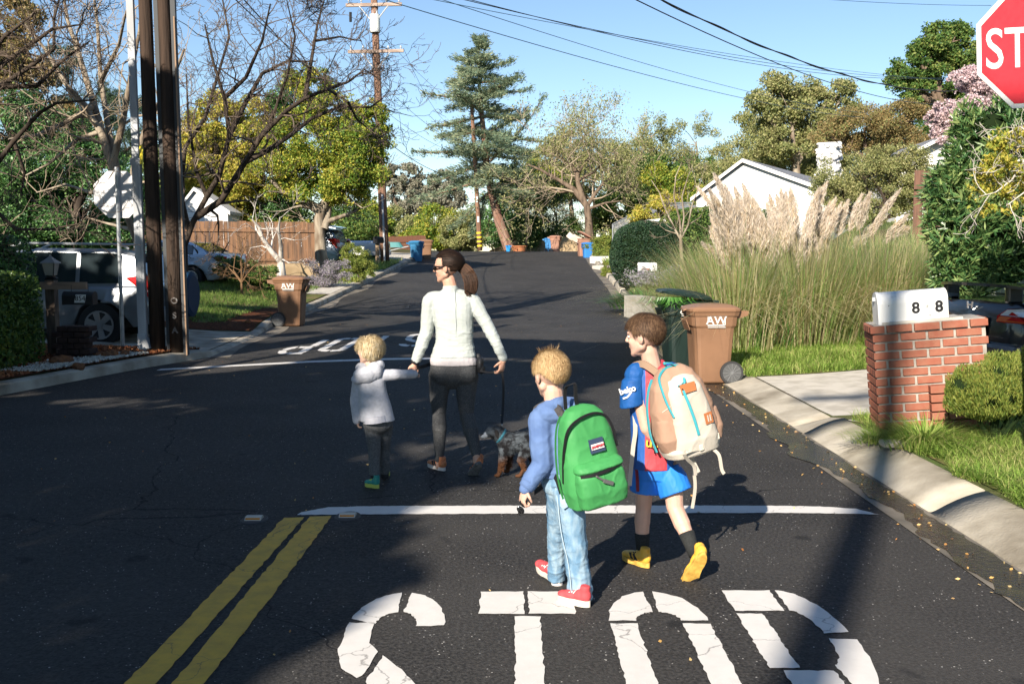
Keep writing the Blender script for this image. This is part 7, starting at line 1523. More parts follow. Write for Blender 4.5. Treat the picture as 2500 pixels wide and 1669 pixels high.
# ---------- backpacks
def pack_frame(c, out, tilt_axis): 
    o = Vector(out).normalized(); z = Vector(tilt_axis); z = (z - o * z.dot(o)).normalized(); x = z.cross(-o) * -1; x = (-o).cross(z); return Matrix.Translation(Vector(c)) @ Matrix((x, -o, z)).transposed().to_4x4()
def pack_loft(mb, secs, ex=3.2, n=44): mb.loft(loft_super(secs, n, ex))
def green_pack():
    J = lambda x, y, d=0.0: P(x, y, 4.47 + d); C = J(1436, 1112); A = J(1398, 985, .02); B = J(1458, 1225, -.03); M = pack_frame(C, (.42, -.9, .0), A - B) @ Matrix.Diagonal((.90, .92, .95, 1)); e = empty("backpack", C, "bright green backpack with black straps worn by the boy in jeans", "backpack"); HH = .245
    GR = mat("green nylon", (.045, .24, .07), .6, .3, c2=(.058, .29, .088), ns=5, bump=.12, bs=200); DG = mat("green piping", (.03, .17, .045), .6)
    Q = lambda x, y, z: M @ Vector((x, y, z)); w = wr(8, .007, (1, 1, .8), 4)
    b = MB(); pack_loft(b, [(-HH, 0, .0, .10, .05), (-HH + .015, 0, .0, .14, .085), (-.15, 0, 0, .157, .098), (0, 0, 0, .152, .090), (.12, 0, .005, .135, .078), (.20, 0, .01, .11, .060), (.235, 0, .015, .075, .04), (.248, 0, .02, .03, .02)], 3.4); b.xf(M); o = b.blob("main_compartment", GR, .005, e, smooth=3, disp=w)
    b = MB(); pack_loft(b, [(-.228, 0, -.085, .10, .03), (-.215, 0, -.09, .128, .048), (-.15, 0, -.093, .137, .058), (-.07, 0, -.088, .132, .052), (-.045, 0, -.083, .125, .04)], 3.2); b.xf(M); f = b.blob("front_pocket", GR, .0045, e, smooth=3, disp=wr(11, .007, (1, 1, .9), 9))
    b = MB(); pack_loft(b, [(-.048, .0, -.085, .128, .052), (-.035, .0, -.088, .136, .062), (-.015, 0, -.083, .130, .052), (.0, 0, -.075, .11, .03)], 3.2); b.xf(M); b.blob("pocket_flap", GR, .0045, f, smooth=2, disp=wr(24, .003))
    z = MB(); ribbon(z, smooth_pts([Q(-.12, -.115, -.055), Q(-.06, -.142, -.052), Q(.02, -.147, -.048), Q(.11, -.130, -.036)], 5), .014, .003, M.to_3x3() @ Vector((0, 0, 1))); z.build("pocket_zip", mat("zip black", (.012, .012, .014), .6), f, world=True)
    z = MB(); z.capsule(Q(-.05, -.150, -.06), Q(-.02, -.155, -.085), .005, .004); z.box(Q(.005, -.158, -.10), (.055, .012, .018), M=M.to_3x3() @ Matrix.Rotation(R(28), 3, 'Y')); z.build("zip_pull", mat("grey pull", (.10, .10, .10), .6), f, world=True)
    z = MB(); zp = [Q(-.156, .01, -.10), Q(-.156, -.02, .0), Q(-.150, -.045, .08), Q(-.125, -.065, .165), Q(-.06, -.068, .205), Q(.03, -.066, .215), Q(.10, -.055, .185), Q(.135, -.05, .12), Q(.152, -.04, .02)]; ribbon(z, smooth_pts(zp, 6), .006, .010, M.to_3x3() @ Vector((0, 1, 0))); z.build("main_zip", mat("zip black", (.012, .012, .014)), o, world=True)
    z = MB(); ribbon(z, smooth_pts([Q(-.150, .055, -.19), Q(-.158, .06, -.1), Q(-.150, .06, .03), Q(-.125, .06, .15), Q(-.09, .06, .21)], 5), .004, .008, M.to_3x3() @ Vector((0, 1, 0))); z.build("piping", DG, o, world=True)
    z = MB(); y_ = -.097; z.prism([Q(-.035, y_, .035), Q(.050, y_, .035), Q(.048, y_ + .012, .10), Q(-.033, y_ + .012, .10)], M.to_3x3() @ Vector((0, -.004, 0))); p = z.build("label_patch", mat("navy patch", (.03, .05, .10), .7), o, world=True)
    z = MB(); z.prism([Q(-.029, y_ - .006, .052), Q(.044, y_ - .006, .052), Q(.043, y_ - .001, .078), Q(-.028, y_ - .001, .078)], M.to_3x3() @ Vector((0, -.0015, 0))); z.build("label_field", mat("pale patch", (.66, .62, .62), .7), p, world=True)
    z = MB(); text_on(z, "JANSPORT", .0135, Q(.0075, y_ - .0095, .066), M.to_3x3() @ Vector((1, 0, 0)), M.to_3x3() @ Vector((0, .2, 1)), .0006, 1.0, .001); z.build("label_lettering", mat("patch red", (.45, .03, .04), .7), p, world=True)
    ST = mat("black webbing", (.012, .012, .014)); PD = mat("grey strap", (.045, .043, .045), .75, c2=(.07, .066, .066), ns=60)
    s = MB(); ribbon(s, smooth_pts([Q(-.07, .075, .20), J(1350, 984, .08), J(1322, 992, .13), J(1303, 1008, .17), J(1296, 1040, .24)], 5), .036, .012, (.3, -.2, 1)); s.build("shoulder_strap", PD, e, world=True)
    s = MB(); ribbon(s, smooth_pts([Q(-.15, .07, -.16), J(1352, 1160, .10), J(1322, 1188, .16), J(1305, 1200, .22)], 5), .028, .003, (.2, 0, 1)); s.build("lower_strap", ST, e, world=True)
    s = MB(); ribbon(s, smooth_pts([Q(-.06, .05, .235), J(1380, 950, .02), J(1396, 938, .0), J(1404, 940, .0), J(1406, 975, .0), Q(.0, .03, .242)], 5), .022, .003, (.7, .7, 0)); s.build("grab_loop", ST, e, world=True)
    s = MB(); s.capsule(Q(.02, .05, .235), Q(.07, .04, .225), .010, .012); s.build("strap_buckle", ST, e, world=True, smooth=True)
green_pack()
def tan_pack():
    J = lambda x, y, d=0.0: P(x, y, 5.0 + d); C = J(1664, 1000); A = J(1638, 885, .02); B = J(1697, 1108, -.02); M = pack_frame(C, (.28, -.95, .0), A - B) @ Matrix.Diagonal((.94, .95, .97, 1)); e = empty("backpack", C, "tan and cream backpack with turquoise zips worn by the boy in the football shirt", "backpack"); Q = lambda x, y, z: M @ Vector((x, y, z))
    TN = mat("tan canvas", (.38, .24, .17), .85, .15, c2=(.33, .205, .145), ns=6, bump=.2, bs=220); CR = mat("cream canvas", (.50, .46, .395), .85, .15, c2=(.44, .40, .34), ns=5, bump=.2, bs=220); TQ = mat("turquoise zip", (.05, .34, .40), .55); LE = mat("tan leather", (.42, .15, .055), .6)
    w = wr(7, .008, (1, 1, .9), 6)
    b = MB(); pack_loft(b, [(-.235, 0, 0, .10, .06), (-.215, 0, .0, .145, .095), (-.10, 0, 0, .178, .108), (.03, 0, 0, .168, .100), (.14, 0, .01, .140, .085), (.20, 0, .02, .105, .062), (.235, 0, .03, .06, .035)], 3.0); b.xf(M); o = b.blob("main_compartment", TN, .005, e, smooth=3, disp=w)
    b = MB(); pack_loft(b, [(-.238, .01, -.02, .10, .05), (-.222, .01, -.035, .135, .085), (-.14, .015, -.052, .128, .085), (.0, .012, -.050, .118, .074), (.12, .008, -.036, .105, .062), (.175, .005, -.02, .085, .045), (.195, .0, -.01, .05, .03)], 3.2); b.xf(M); f = b.blob("front_panel", CR, .0048, e, smooth=3, disp=wr(8, .006, (1, 1, .7), 8))
    b = MB(); pack_loft(b, [(-.242, 0, -.01, .105, .06), (-.225, 0, -.01, .152, .104), (-.19, 0, -.01, .165, .112), (-.175, 0, -.008, .158, .106)], 3.0); b.xf(M); b.blob("base", CR, .005, e, smooth=3, disp=wr(18, .004))
    b = MB(); pack_loft(b, [(-.19, -.115, -.02, .05, .06), (-.12, -.125, -.025, .062, .075), (-.02, -.115, -.02, .055, .066), (.02, -.10, -.015, .045, .05)], 2.6); b.xf(M); sp = b.blob("side_pocket", TN, .0048, e, smooth=3, disp=wr(16, .003))
    b = MB(); pack_loft(b, [(-.19, .145, -.01, .045, .055), (-.12, .155, -.015, .05, .065), (-.02, .145, -.01, .042, .055)], 2.6); b.xf(M); b.blob("side_pocket", TN, .0048, e, smooth=3, disp=wr(16, .003))
    s3 = M.to_3x3()
    def zp(pts, wd, nm, m, par, t=.004, sd_=(1, 0, 0)): z = MB(); ribbon(z, smooth_pts([Q(*p) for p in pts], 6), wd, t, s3 @ Vector(sd_)); z.build(nm, m, par, world=True)
    zp([(-.165, .06, -.20), (-.18, .065, -.10), (-.172, .06, .03), (-.148, .05, .13), (-.115, .045, .19)], .012, "side_zip", TQ, o, .008, (0, 1, 0)); zp([(-.098, -.105, .0), (-.112, -.085, .07), (-.115, -.06, .14), (-.10, -.02, .20), (-.05, .0, .235), (.02, .01, .238), (.06, .02, .22)], .011, "main_zip", TQ, o, .008, (0, 1, 0))
    zp([(-.018, -.108, .125), (-.012, -.128, .06), (-.002, -.138, -.02), (.004, -.142, -.09), (.006, -.141, -.115)], .013, "front_zip", TQ, f); zp([(-.03, -.098, .150), (-.018, -.110, .127)], .006, "zip_pull", mat("zip black", (.012, .012, .014)), f)
    zp([(.015, -.075, .180), (.0, -.098, .160), (-.035, -.088, .150)], .012, "zip_pull", TQ, f)
    for (x0, x1, z0, z1, yy) in ((-.03, .058, .108, .155, -.105), (.062, .112, -.075, -.018, -.130)):
        z = MB(); z.prism([Q(x0, yy - .004, z0), Q(x1, yy - .004 + (.012 if x0 > 0 else .004), z0), Q(x1, yy + .006 + (.008 if x0 > 0 else 0), z1), Q(x0, yy + .006 - (.004 if x0 > 0 else 0), z1)], s3 @ Vector((0, -.005, 0))); pt = z.build("leather_patch", LE, f, world=True)
        if x0 > 0:
            z = MB(); [z.box(Q(lerp(x0, x1, t), yy - .008 + t * .01, (z0 + z1) / 2), (.006, .004, .034), M=s3) for t in (.35, .65)]; z.build("patch_slot", CR, pt, world=True)
    zp([(-.165, -.03, .015), (-.13, -.075, .04), (-.085, -.09, .06)], .006, "pocket_trim", CR, sp)
    zp([(-.02, .03, .232), (-.045, .0, .262), (-.02, -.01, .262), (.01, -.0, .236)], .02, "grab_loop", TQ, e, .004, (0, 1, 0)); s = MB(); ribbon(s, smooth_pts([Q(-.06, .06, .20), J(1575, 890, .09), J(1556, 890, .16), J(1540, 900, .24), J(1535, 930, .30)], 5), .036, .010, (.3, -.3, 1)); s.build("shoulder_strap", mat("tan strap", (.33, .22, .15), .8), e, world=True)
    s = MB(); ribbon(s, smooth_pts([J(1548, 1000, .16), J(1551, 1050, .10), J(1546, 1090, .08), J(1541, 1140, .06), J(1537, 1185, .04)], 5), .022, .003, (1, .2, 0)); s.build("hanging_strap", CR, e, world=True)
    for (pts, nm) in (([Q(.01, -.115, -.20), J(1672, 1105, -.14), J(1680, 1122, -.10), J(1694, 1136, -.06), J(1698, 1160, -.04)], "compression_strap"), ([Q(.13, -.10, -.17), J(1738, 1090, -.05), J(1755, 1110, -.06), J(1762, 1145, -.06), J(1768, 1156, -.06)], "compression_strap"), ([J(1690, 1108, .10), J(1694, 1150, .10), J(1697, 1190, .10), J(1690, 1240, .10)], "hip_strap"), ([J(1694, 1128, -.04), J(1706, 1152, -.04)], "strap_end")):
        s = MB(); ribbon(s, smooth_pts(pts, 5), .018, .003, (1, .3, 0)); s.build(nm, CR, e, world=True)
    for c in ((.012, -.128, -.185), (.125, -.105, -.16)): z = MB(); z.box(Q(*c), (.026, .012, .034), M=s3, bev=.004); z.build("buckle", mat("cream plastic", (.6, .55, .45), .5), e, world=True)
    s = MB(); s.capsule(J(1587, 1088, .1), J(1604, 1104, .06), .004, .003); s.capsule(J(1598, 1085, .1), J(1598, 1106, .06), .004, .003); s.build("key_fob", mat("zip black", (.012, .012, .014)), e, world=True)
tan_pack()

# ---------- boy with the green backpack
def boy_green():
    e, J = person(4.6, 1380, "fair-haired boy in a blue hoodie and faded jeans walking behind the others"); h = .222
    M = frame(J(1343, 915), R(122), R(10)); b = MB(); head(b, M, h); b.capsule(J(1350, 950, -.01), J(1356, 1000, .0), .046, .050); b.capsule(J(1325, 1015, .02), J(1410, 1012, .06), .036, .036); b.ell(J(1372, 1070, .05), (.10, .08, .15)); b.ell(J(1378, 1165, .05), (.10, .08, .08))
    b.capsule(J(1318, 1022), J(1328, 1118, -.02), .040, .034); b.capsule(J(1328, 1118, -.02), J(1284, 1190, -.06), .034, .022); b.capsule(J(1420, 1020, .08), J(1450, 1110, .14), .040, .032); b.capsule(J(1450, 1110, .14), J(1440, 1180, .2), .03, .022)
    b.capsule(J(1388, 1190), J(1402, 1320, -.01), .05, .036); b.capsule(J(1402, 1320, -.01), J(1420, 1470, .0), .034, .026); b.capsule(J(1368, 1190, .06), J(1362, 1300, .17), .05, .032); b.capsule(J(1362, 1300, .17), J(1358, 1420, .26), .032, .024)
    hand(b, J(1282, 1193, -.06), (-.22, -.05, -.9), (.75, .4, 0), .125, side=-1, curl=1.25, thumb=.8); hand(b, J(1440, 1182, .2), (0, .1, -1), (-1, 0, 0), .12, side=1, curl=.9); b.blob("body", SK2, .004, e, smooth=2); eyes(e, M, h, (.12, .2, .25))
    BL = mat("faded blue fleece", (.115, .185, .36), .9, .15, c2=(.09, .15, .31), ns=14, bump=.2, bs=160); j = MB(); j.capsule(J(1326, 1012, .01), J(1412, 1010, .06), .050, .050); bloft(j, J, 528, [(1362, 984, 28, .05), (1364, 1000, 52, .07), (1370, 1020, 62, .085), (1373, 1060, 62, .10), (1376, 1110, 60, .10), (1380, 1160, 56, .092)], .05); j.capsule(J(1390, 990, .01), J(1410, 1030, .03), .045, .05); j.capsule(J(1335, 1006, -.015), J(1392, 1006, -.015), .052, .05)
    j.capsule(J(1320, 1022, 0), J(1322, 1075, -.015), .056, .058); j.capsule(J(1322, 1075, -.015), J(1326, 1128, -.02), .058, .052); j.capsule(J(1326, 1128, -.02), J(1292, 1178, -.055), .050, .040); j.capsule(J(1292, 1178, -.055), J(1284, 1190, -.06), .036, .034); j.capsule(J(1420, 1020, .08), J(1450, 1110, .14), .052, .046); j.capsule(J(1450, 1110, .14), J(1440, 1175, .2), .042, .034)
    j.capsule(J(1322, 998, -.01), J(1362, 985, -.05), .028, .030); j.capsule(J(1362, 985, -.05), J(1395, 980, .0), .030, .026); j.capsule(J(1322, 998, .0), J(1340, 985, .08), .026, .024); w = wr(9, .009, (1, 1, 1.3), 11); o = j.blob("hoodie", BL, .0052, e, smooth=3, disp=w)
    c = MB(); c.tube([J(1294, 1176, -.054), J(1283, 1191, -.06)], [.040, .036], n=16); c.build("cuff", mat("ribbed cuff", (.10, .165, .33), .9), o, world=True, smooth=True)
    DN = mat("faded denim", (.13, .24, .36), .85, .15, c2=(.32, .43, .51), ns=16, nd=6, lo=.42, hi=.68, bump=.3, bs=120, stretch=(1.3, 1.3, .5)); l = MB(); l.ell(J(1378, 1178, .045), (.112, .09, .075)); l.tube([J(1376, 1150, .05), J(1378, 1180, .045)], [.105, .112], n=20, flat=.8)
    l.capsule(J(1388, 1195, .0), J(1395, 1265, -.01), .078, .066); l.capsule(J(1395, 1265, -.01), J(1403, 1335, -.01), .064, .057); l.capsule(J(1403, 1335, -.01), J(1413, 1400, 0), .054, .056); l.capsule(J(1413, 1400, 0), J(1419, 1448, .0), .056, .050); l.tube([J(1417, 1436, 0), J(1420, 1461, 0)], [.050, .050], n=16); l.capsule(J(1402, 1432, .01), J(1430, 1436, 0), .035, .035)
    l.capsule(J(1368, 1195, .06), J(1364, 1270, .14), .074, .058); l.capsule(J(1364, 1270, .14), J(1360, 1330, .20), .056, .050); l.capsule(J(1360, 1330, .20), J(1357, 1398, .25), .048, .044); l.tube([J(1358, 1385, .25), J(1358, 1414, .26)], [.044, .046], n=16)
    w1 = wr(8, .008, (.9, .9, 1.5), 3); w2 = wr(20, .0022, (.8, .8, 1.7), 9); jeans = l.blob("jeans", DN, .005, e, smooth=2, disp=lambda c: (w1(c) + w2(c)) * (1.4 if c.z < .30 else .8))
    s = MB(); ribbon(s, smooth_pts([J(1354, 1165, -.030), J(1362, 1230, -.055), J(1370, 1300, -.058), J(1388, 1380, -.046), J(1396, 1462, -.042)], 5), .0035, .003, (1, 0, 0)); s.build("side_seam", mat("denim seam", (.38, .48, .55), .9), jeans, world=True)
    s = MB(); s.prism([J(1366, 1190, -.078), J(1388, 1194, -.08), J(1386, 1236, -.083), J(1376, 1242, -.083), J(1367, 1234, -.08)], (0, -.004, 0)); s.build("back_pocket", mat("denim pocket", (.22, .35, .47), .85, c2=(.34, .46, .55), ns=30), jeans, world=True)
    RD = mat("red canvas", (.55, .075, .085), .8, c2=(.48, .06, .07), ns=30); WS = mat("cream rubber", (.66, .60, .52), .6); WL = mat("white lace", (.7, .67, .64), .8)
    a = J(1441, 1494, -.085); a.z = .004; shoe(e, a, a + Vector((-.145, .11, 0)), UP, .075, .075, RD, WS, WL, sole_t=.030); a = J(1362, 1442, .0); a = Vector((P(1364, 1440, 4.84).x, 4.84, .01)); shoe(e, a, a + Vector((-.10, .155, .035)), Vector((-.25, -.1, 1)), .075, .075, RD, WS, WL, sole_t=.030)
    for q in ((1420, 1462, 1424, 1480, 0), (1358, 1412, 1361, 1430, .25)): s = MB(); s.capsule(J(q[0], q[1], q[4]), J(q[2], q[3], q[4]), .028, .03); s.build("sock", mat("white sock", (.66, .62, .60), .9), e, world=True, smooth=True)
    HM = hairm("sandy hair", [(.15, .09, .042), (.26, .165, .08), (.38, .26, .13), (.46, .34, .19)]); keep = lambda d: not (d.x > .40 and d.z < .42) and d.z > -.30 + .34 * max(-1, min(1, (d.x + .55) * 3))
    def fl(d, p): return Vector((-.3 - .5 * (d.z > .7), .25 * math.sin(d.y * 5), -1.0))
    hair(e, M, h, HM, keep, fl, 8000, .15, w=.003, scale=1.0, jit=.16, lift=.07, seg=4); top = lambda d: d.z > .86
    hair(e, M, h, HM, top, lambda d, p: Vector((-.4, d.y, .3)), 60, .15, w=.0014, scale=1.04, jit=.35, lift=1.1, seg=4, cap=False, name="cowlick", hold=0)
    g = MB(); c = J(1272, 1240, -.07); [g.ell(c + Vector((x_, 0, z_)), (.022, .004, .015), M=Matrix.Rotation(R(50), 3, 'Y')) for x_, z_ in ((-.002, -.008), (.012, .022))]; g.capsule(c + Vector((.0, 0, .02)), c + Vector((.004, 0, .05)), .002, .002); g.capsule(c + Vector((-.012, 0, -.02)), c + Vector((-.004, 0, -.035)), .003, .002); o = g.build("sunglasses", mat("glossy black", (.008, .008, .009)), None, smooth=True); tag(o, "small black sunglasses dangling from the left hand of the boy in jeans", "sunglasses")
boy_green()

# ---------- boy in the football shirt
def jersey():
    if "jersey" in _mats: return _mats["jersey"]
    m, t, N, L = nt("jersey"); b = N.new("ShaderNodeBsdfPrincipled"); o = N.new("ShaderNodeOutputMaterial"); L.new(b.outputs[0], o.inputs[0]); b.inputs["Roughness"].default_value = .65
    tc = N.new("ShaderNodeTexCoord"); sx = N.new("ShaderNodeSeparateXYZ"); L.new(tc.outputs["Object"], sx.inputs[0]); r = N.new("ShaderNodeMapRange"); r.inputs[1].default_value = -.26; r.inputs[2].default_value = .26; L.new(sx.outputs[0], r.inputs[0])
    cr = N.new("ShaderNodeValToRGB"); cr.color_ramp.interpolation = 'CONSTANT'; e = cr.color_ramp.elements; BL = (.010, .085, .33, 1); RD = (.48, .045, .06, 1)
    e[0].position = 0; e[0].color = BL; e[1].position = .395; e[1].color = RD
    for p, c in ((.62, BL), (.74, RD), (.87, BL)): x = e.new(p); x.color = c
    L.new(r.outputs[0], cr.inputs[0]); w = N.new("ShaderNodeTexWave"); w.inputs["Scale"].default_value = 28; w.inputs["Distortion"].default_value = 0; L.new(tc.outputs["Object"], w.inputs[0]); x = N.new("ShaderNodeMix"); x.data_type = 'RGBA'; x.blend_type = 'MULTIPLY'
    mr = N.new("ShaderNodeMapRange"); mr.inputs[3].default_value = .0; mr.inputs[4].default_value = .35; L.new(w.outputs[0], mr.inputs[0]); L.new(mr.outputs[0], x.inputs[0]); L.new(cr.outputs[0], x.inputs[6]); x.inputs[7].default_value = (.75, .75, .85, 1); L.new(x.outputs[2], b.inputs["Base Color"]); _mats["jersey"] = m; return m
def boy_shirt():
    e, J = person(5.15, 1598, "dark-haired boy in a blue and red striped football kit and yellow trainers"); h = .228
    M = frame(J(1571, 820), R(156), R(6)); b = MB(); head(b, M, h); b.capsule(J(1584, 855), J(1592, 895, .01), .044, .05); b.capsule(J(1548, 912, .01), J(1640, 910, .06), .038, .038); b.ell(J(1590, 965, .04), (.10, .08, .13)); b.ell(J(1595, 1080, .04), (.095, .08, .14))
    b.capsule(J(1546, 918), J(1578, 1046, -.05), .038, .032); b.capsule(J(1578, 1046, -.05), J(1622, 1106, -.01), .031, .021); b.capsule(J(1645, 915, .07), J(1700, 1030, .10), .038, .03); b.capsule(J(1700, 1030, .10), J(1672, 1108, .0), .03, .021)
    hand(b, J(1622, 1106, -.01), (.9, -.35, -.32), (0, .3, 1), .125, side=1, curl=.75); hand(b, J(1676, 1108, .02), (-.9, -.3, -.3), (0, .3, 1), .12, side=-1, curl=.8)
    b.capsule(J(1576, 1150, .04), J(1571, 1236, .05), .052, .043); b.capsule(J(1571, 1236, .05), J(1568, 1275, .045), .041, .043); b.capsule(J(1568, 1275, .045), J(1569, 1375, .04), .041, .025)
    b.capsule(J(1640, 1150, .0), J(1648, 1238, -.04), .056, .046); b.capsule(J(1648, 1238, -.04), J(1666, 1280, -.09), .044, .045); b.capsule(J(1666, 1280, -.09), J(1697, 1352, -.17), .042, .026); b.blob("body", SK2, .0042, e, smooth=3); eyes(e, M, h)
    JM = jersey(); j = MB(); j.capsule(J(1550, 908, .01), J(1640, 906, .06), .048, .048); bloft(j, J, 472, [(1588, 882, 24, .05), (1592, 896, 48, .07), (1592, 912, 58, .085), (1592, 950, 58, .095), (1590, 1000, 53, .096), (1590, 1060, 50, .096), (1592, 1110, 52, .10), (1593, 1139, 56, .108)], .035); j.capsule(J(1572, 893, .0), J(1612, 890, .04), .03, .03); j.blob("football_shirt", JM, .0052, e, smooth=3, disp=wr(13, .0045, (1.4, 1.2, .7), 2)); sh = e.children[-1] if False else [c for c in e.children if c.name.startswith("football_shirt")][0]
    SB = mat("sleeve blue", (.008, .085, .30), .65, .3, c2=(.006, .07, .25), ns=20); s = MB(); s.ell(J(1551, 914, .0), (.058, .055, .05)); s.capsule(J(1552, 905), J(1575, 895, .01), .045, .035)
    s.loft([[c + Vector((math.cos(a) * r, math.sin(a) * r * .9, math.sin(a) * 0 + tz * math.cos(a))) for a in [2 * math.pi * i / 20 for i in range(20)]] for c, r, tz in ((J(1556, 905, 0.01), .045, .02), (J(1546, 925, -.005), .060, .01), (J(1544, 960, -.015), .064, .0), (J(1544, 990, -.02), .066, .015))]); s.blob("sleeve", SB, .0048, sh, smooth=2, disp=wr(16, .004, (1, 1, .8), 5))
    s = MB(); s.capsule(J(1640, 908, .06), J(1668, 965, .08), .055, .06); s.blob("sleeve", SB, .0055, sh, smooth=2)
    t = MB(); text_on(t, "beko", .044, J(1532, 952, -.068), (1, -.35, .35), (-.25, 0, 1), .0012, 1.0, .002); ribbon(t, smooth_pts([J(1521, 972, -.060), J(1531, 969, -.073), J(1542, 956, -.070)], 4), .008, .003, (0, 0, 1)); t.build("sleeve_print", mat("print white", (.75, .75, .76), .6), sh, world=True)
    t = MB(); text_on(t, "un", .075, J(1593, 1080, -.078), (1, .1, -.05), (0.03, 0, 1), .001, 1.0, .002); t.build("chest_print", mat("print yellow", (.70, .50, .06), .6), sh, world=True)
    SHB = mat("shorts blue", (.02, .20, .72), .6, .3, c2=(.018, .17, .62), ns=8); l = MB(); bloft(l, J, 472, [(1596, 1125, 50, .09), (1600, 1145, 56, .098), (1603, 1165, 58, .095)], .03); l.tube([J(1580, 1140, .03), J(1578, 1170, .03), J(1575, 1200, .03)], [.070, .080, .082], n=20); l.tube([J(1626, 1145, .015), J(1638, 1170, .0), J(1651, 1203, -.02)], [.074, .086, .090], n=20); l.ell(J(1608, 1165, .02), (.05, .08, .05)); sho = l.blob("shorts", SHB, .005, e, smooth=2, disp=wr(11, .005, (1.3, 1.3, .5), 8))
    s = MB(); ribbon(s, [J(1553, 1135, -.02), J(1556, 1170, -.045), J(1557, 1199, -.045)], .016, .004, (1, -.3, 0)); s.build("side_stripe", mat("claret", (.16, .01, .02), .6), sho, world=True)
    SKM = mat("charcoal sock", (.018, .02, .02), .9, c2=(.028, .03, .03), ns=120)
    for q in ((1568, 1300, .043, 1569, 1372, .04), (1676, 1300, -.115, 1697, 1356, -.175)): s = MB(); s.tube([J(q[0], q[1], q[2]), J((q[0] + q[3]) / 2, (q[1] + q[4]) / 2, (q[2] + q[5]) / 2), J(q[3], q[4], q[5])], [.0415, .035, .031], n=18); s.build("sock", SKM, e, world=True, smooth=True)
    YE = mat("yellow leather", (.76, .44, .06), .45, .4, c2=(.70, .38, .05), ns=20); YS = mat("yellow outsole", (.68, .42, .09), .6, c2=(.45, .26, .05), ns=30); BK = mat("shoe black", (.015, .015, .017))
    a = J(1585, 1392, -.06); a.z = .004; shoe(e, a, a + Vector((-.115, .18, 0)), UP, .082, .082, YE, YS, BK, accent=BK); hl = J(1722, 1352, -.33); to = J(1676, 1432, -.24); o = shoe(e, hl, to + (to - hl).normalized() * .02, Vector((.05, .88, .45)), .085, .085, YE, YS, BK)
    tr = MB(); x = (to - hl).normalized(); z = Vector((.05, .88, .45)); z = (z - x * z.dot(x)).normalized(); y = z.cross(x); Q = lambda a_, b_, c_: hl + x * a_ * (to - hl).length + y * b_ * .085 + z * c_
    for pts in ([(.66, -.36), (.80, -.40), (.96, -.25), (1.01, .1), (.96, .30), (.84, .38), (.86, .05), (.76, -.12)],): tr.prism([Q(a_, b_, -.001) for a_, b_ in pts], z * -.003)
    tr.build("tread", BK, o, world=True); s = MB()
    for k in range(3): s.prism([J(1573 + k * 4, 1368 - k * 2.5, -.033), J(1576 + k * 4, 1367 - k * 2.5, -.033), J(1581 + k * 3, 1377, -.035), J(1578 + k * 3, 1378, -.035)], (0, -.004, 0))
    s.build("heel_stripes", BK, e, world=True)
    HM = hairm("chestnut hair", [(.018, .010, .006), (.040, .022, .013), (.075, .043, .025), (.13, .08, .045)]); keep = lambda d: not (d.x > .48 and d.z < .36) and d.z > -.34 + .36 * max(-1, min(1, (d.x + .45) * 3))
    hair(e, M, h, HM, keep, lambda d, p: Vector((.9 * (d.z > .25) * max(0, d.x + .5) - .1, .2 * d.y, -1.0)), 7500, .16, w=.003, scale=1.0, jit=.14, lift=.14, seg=4)
boy_shirt()

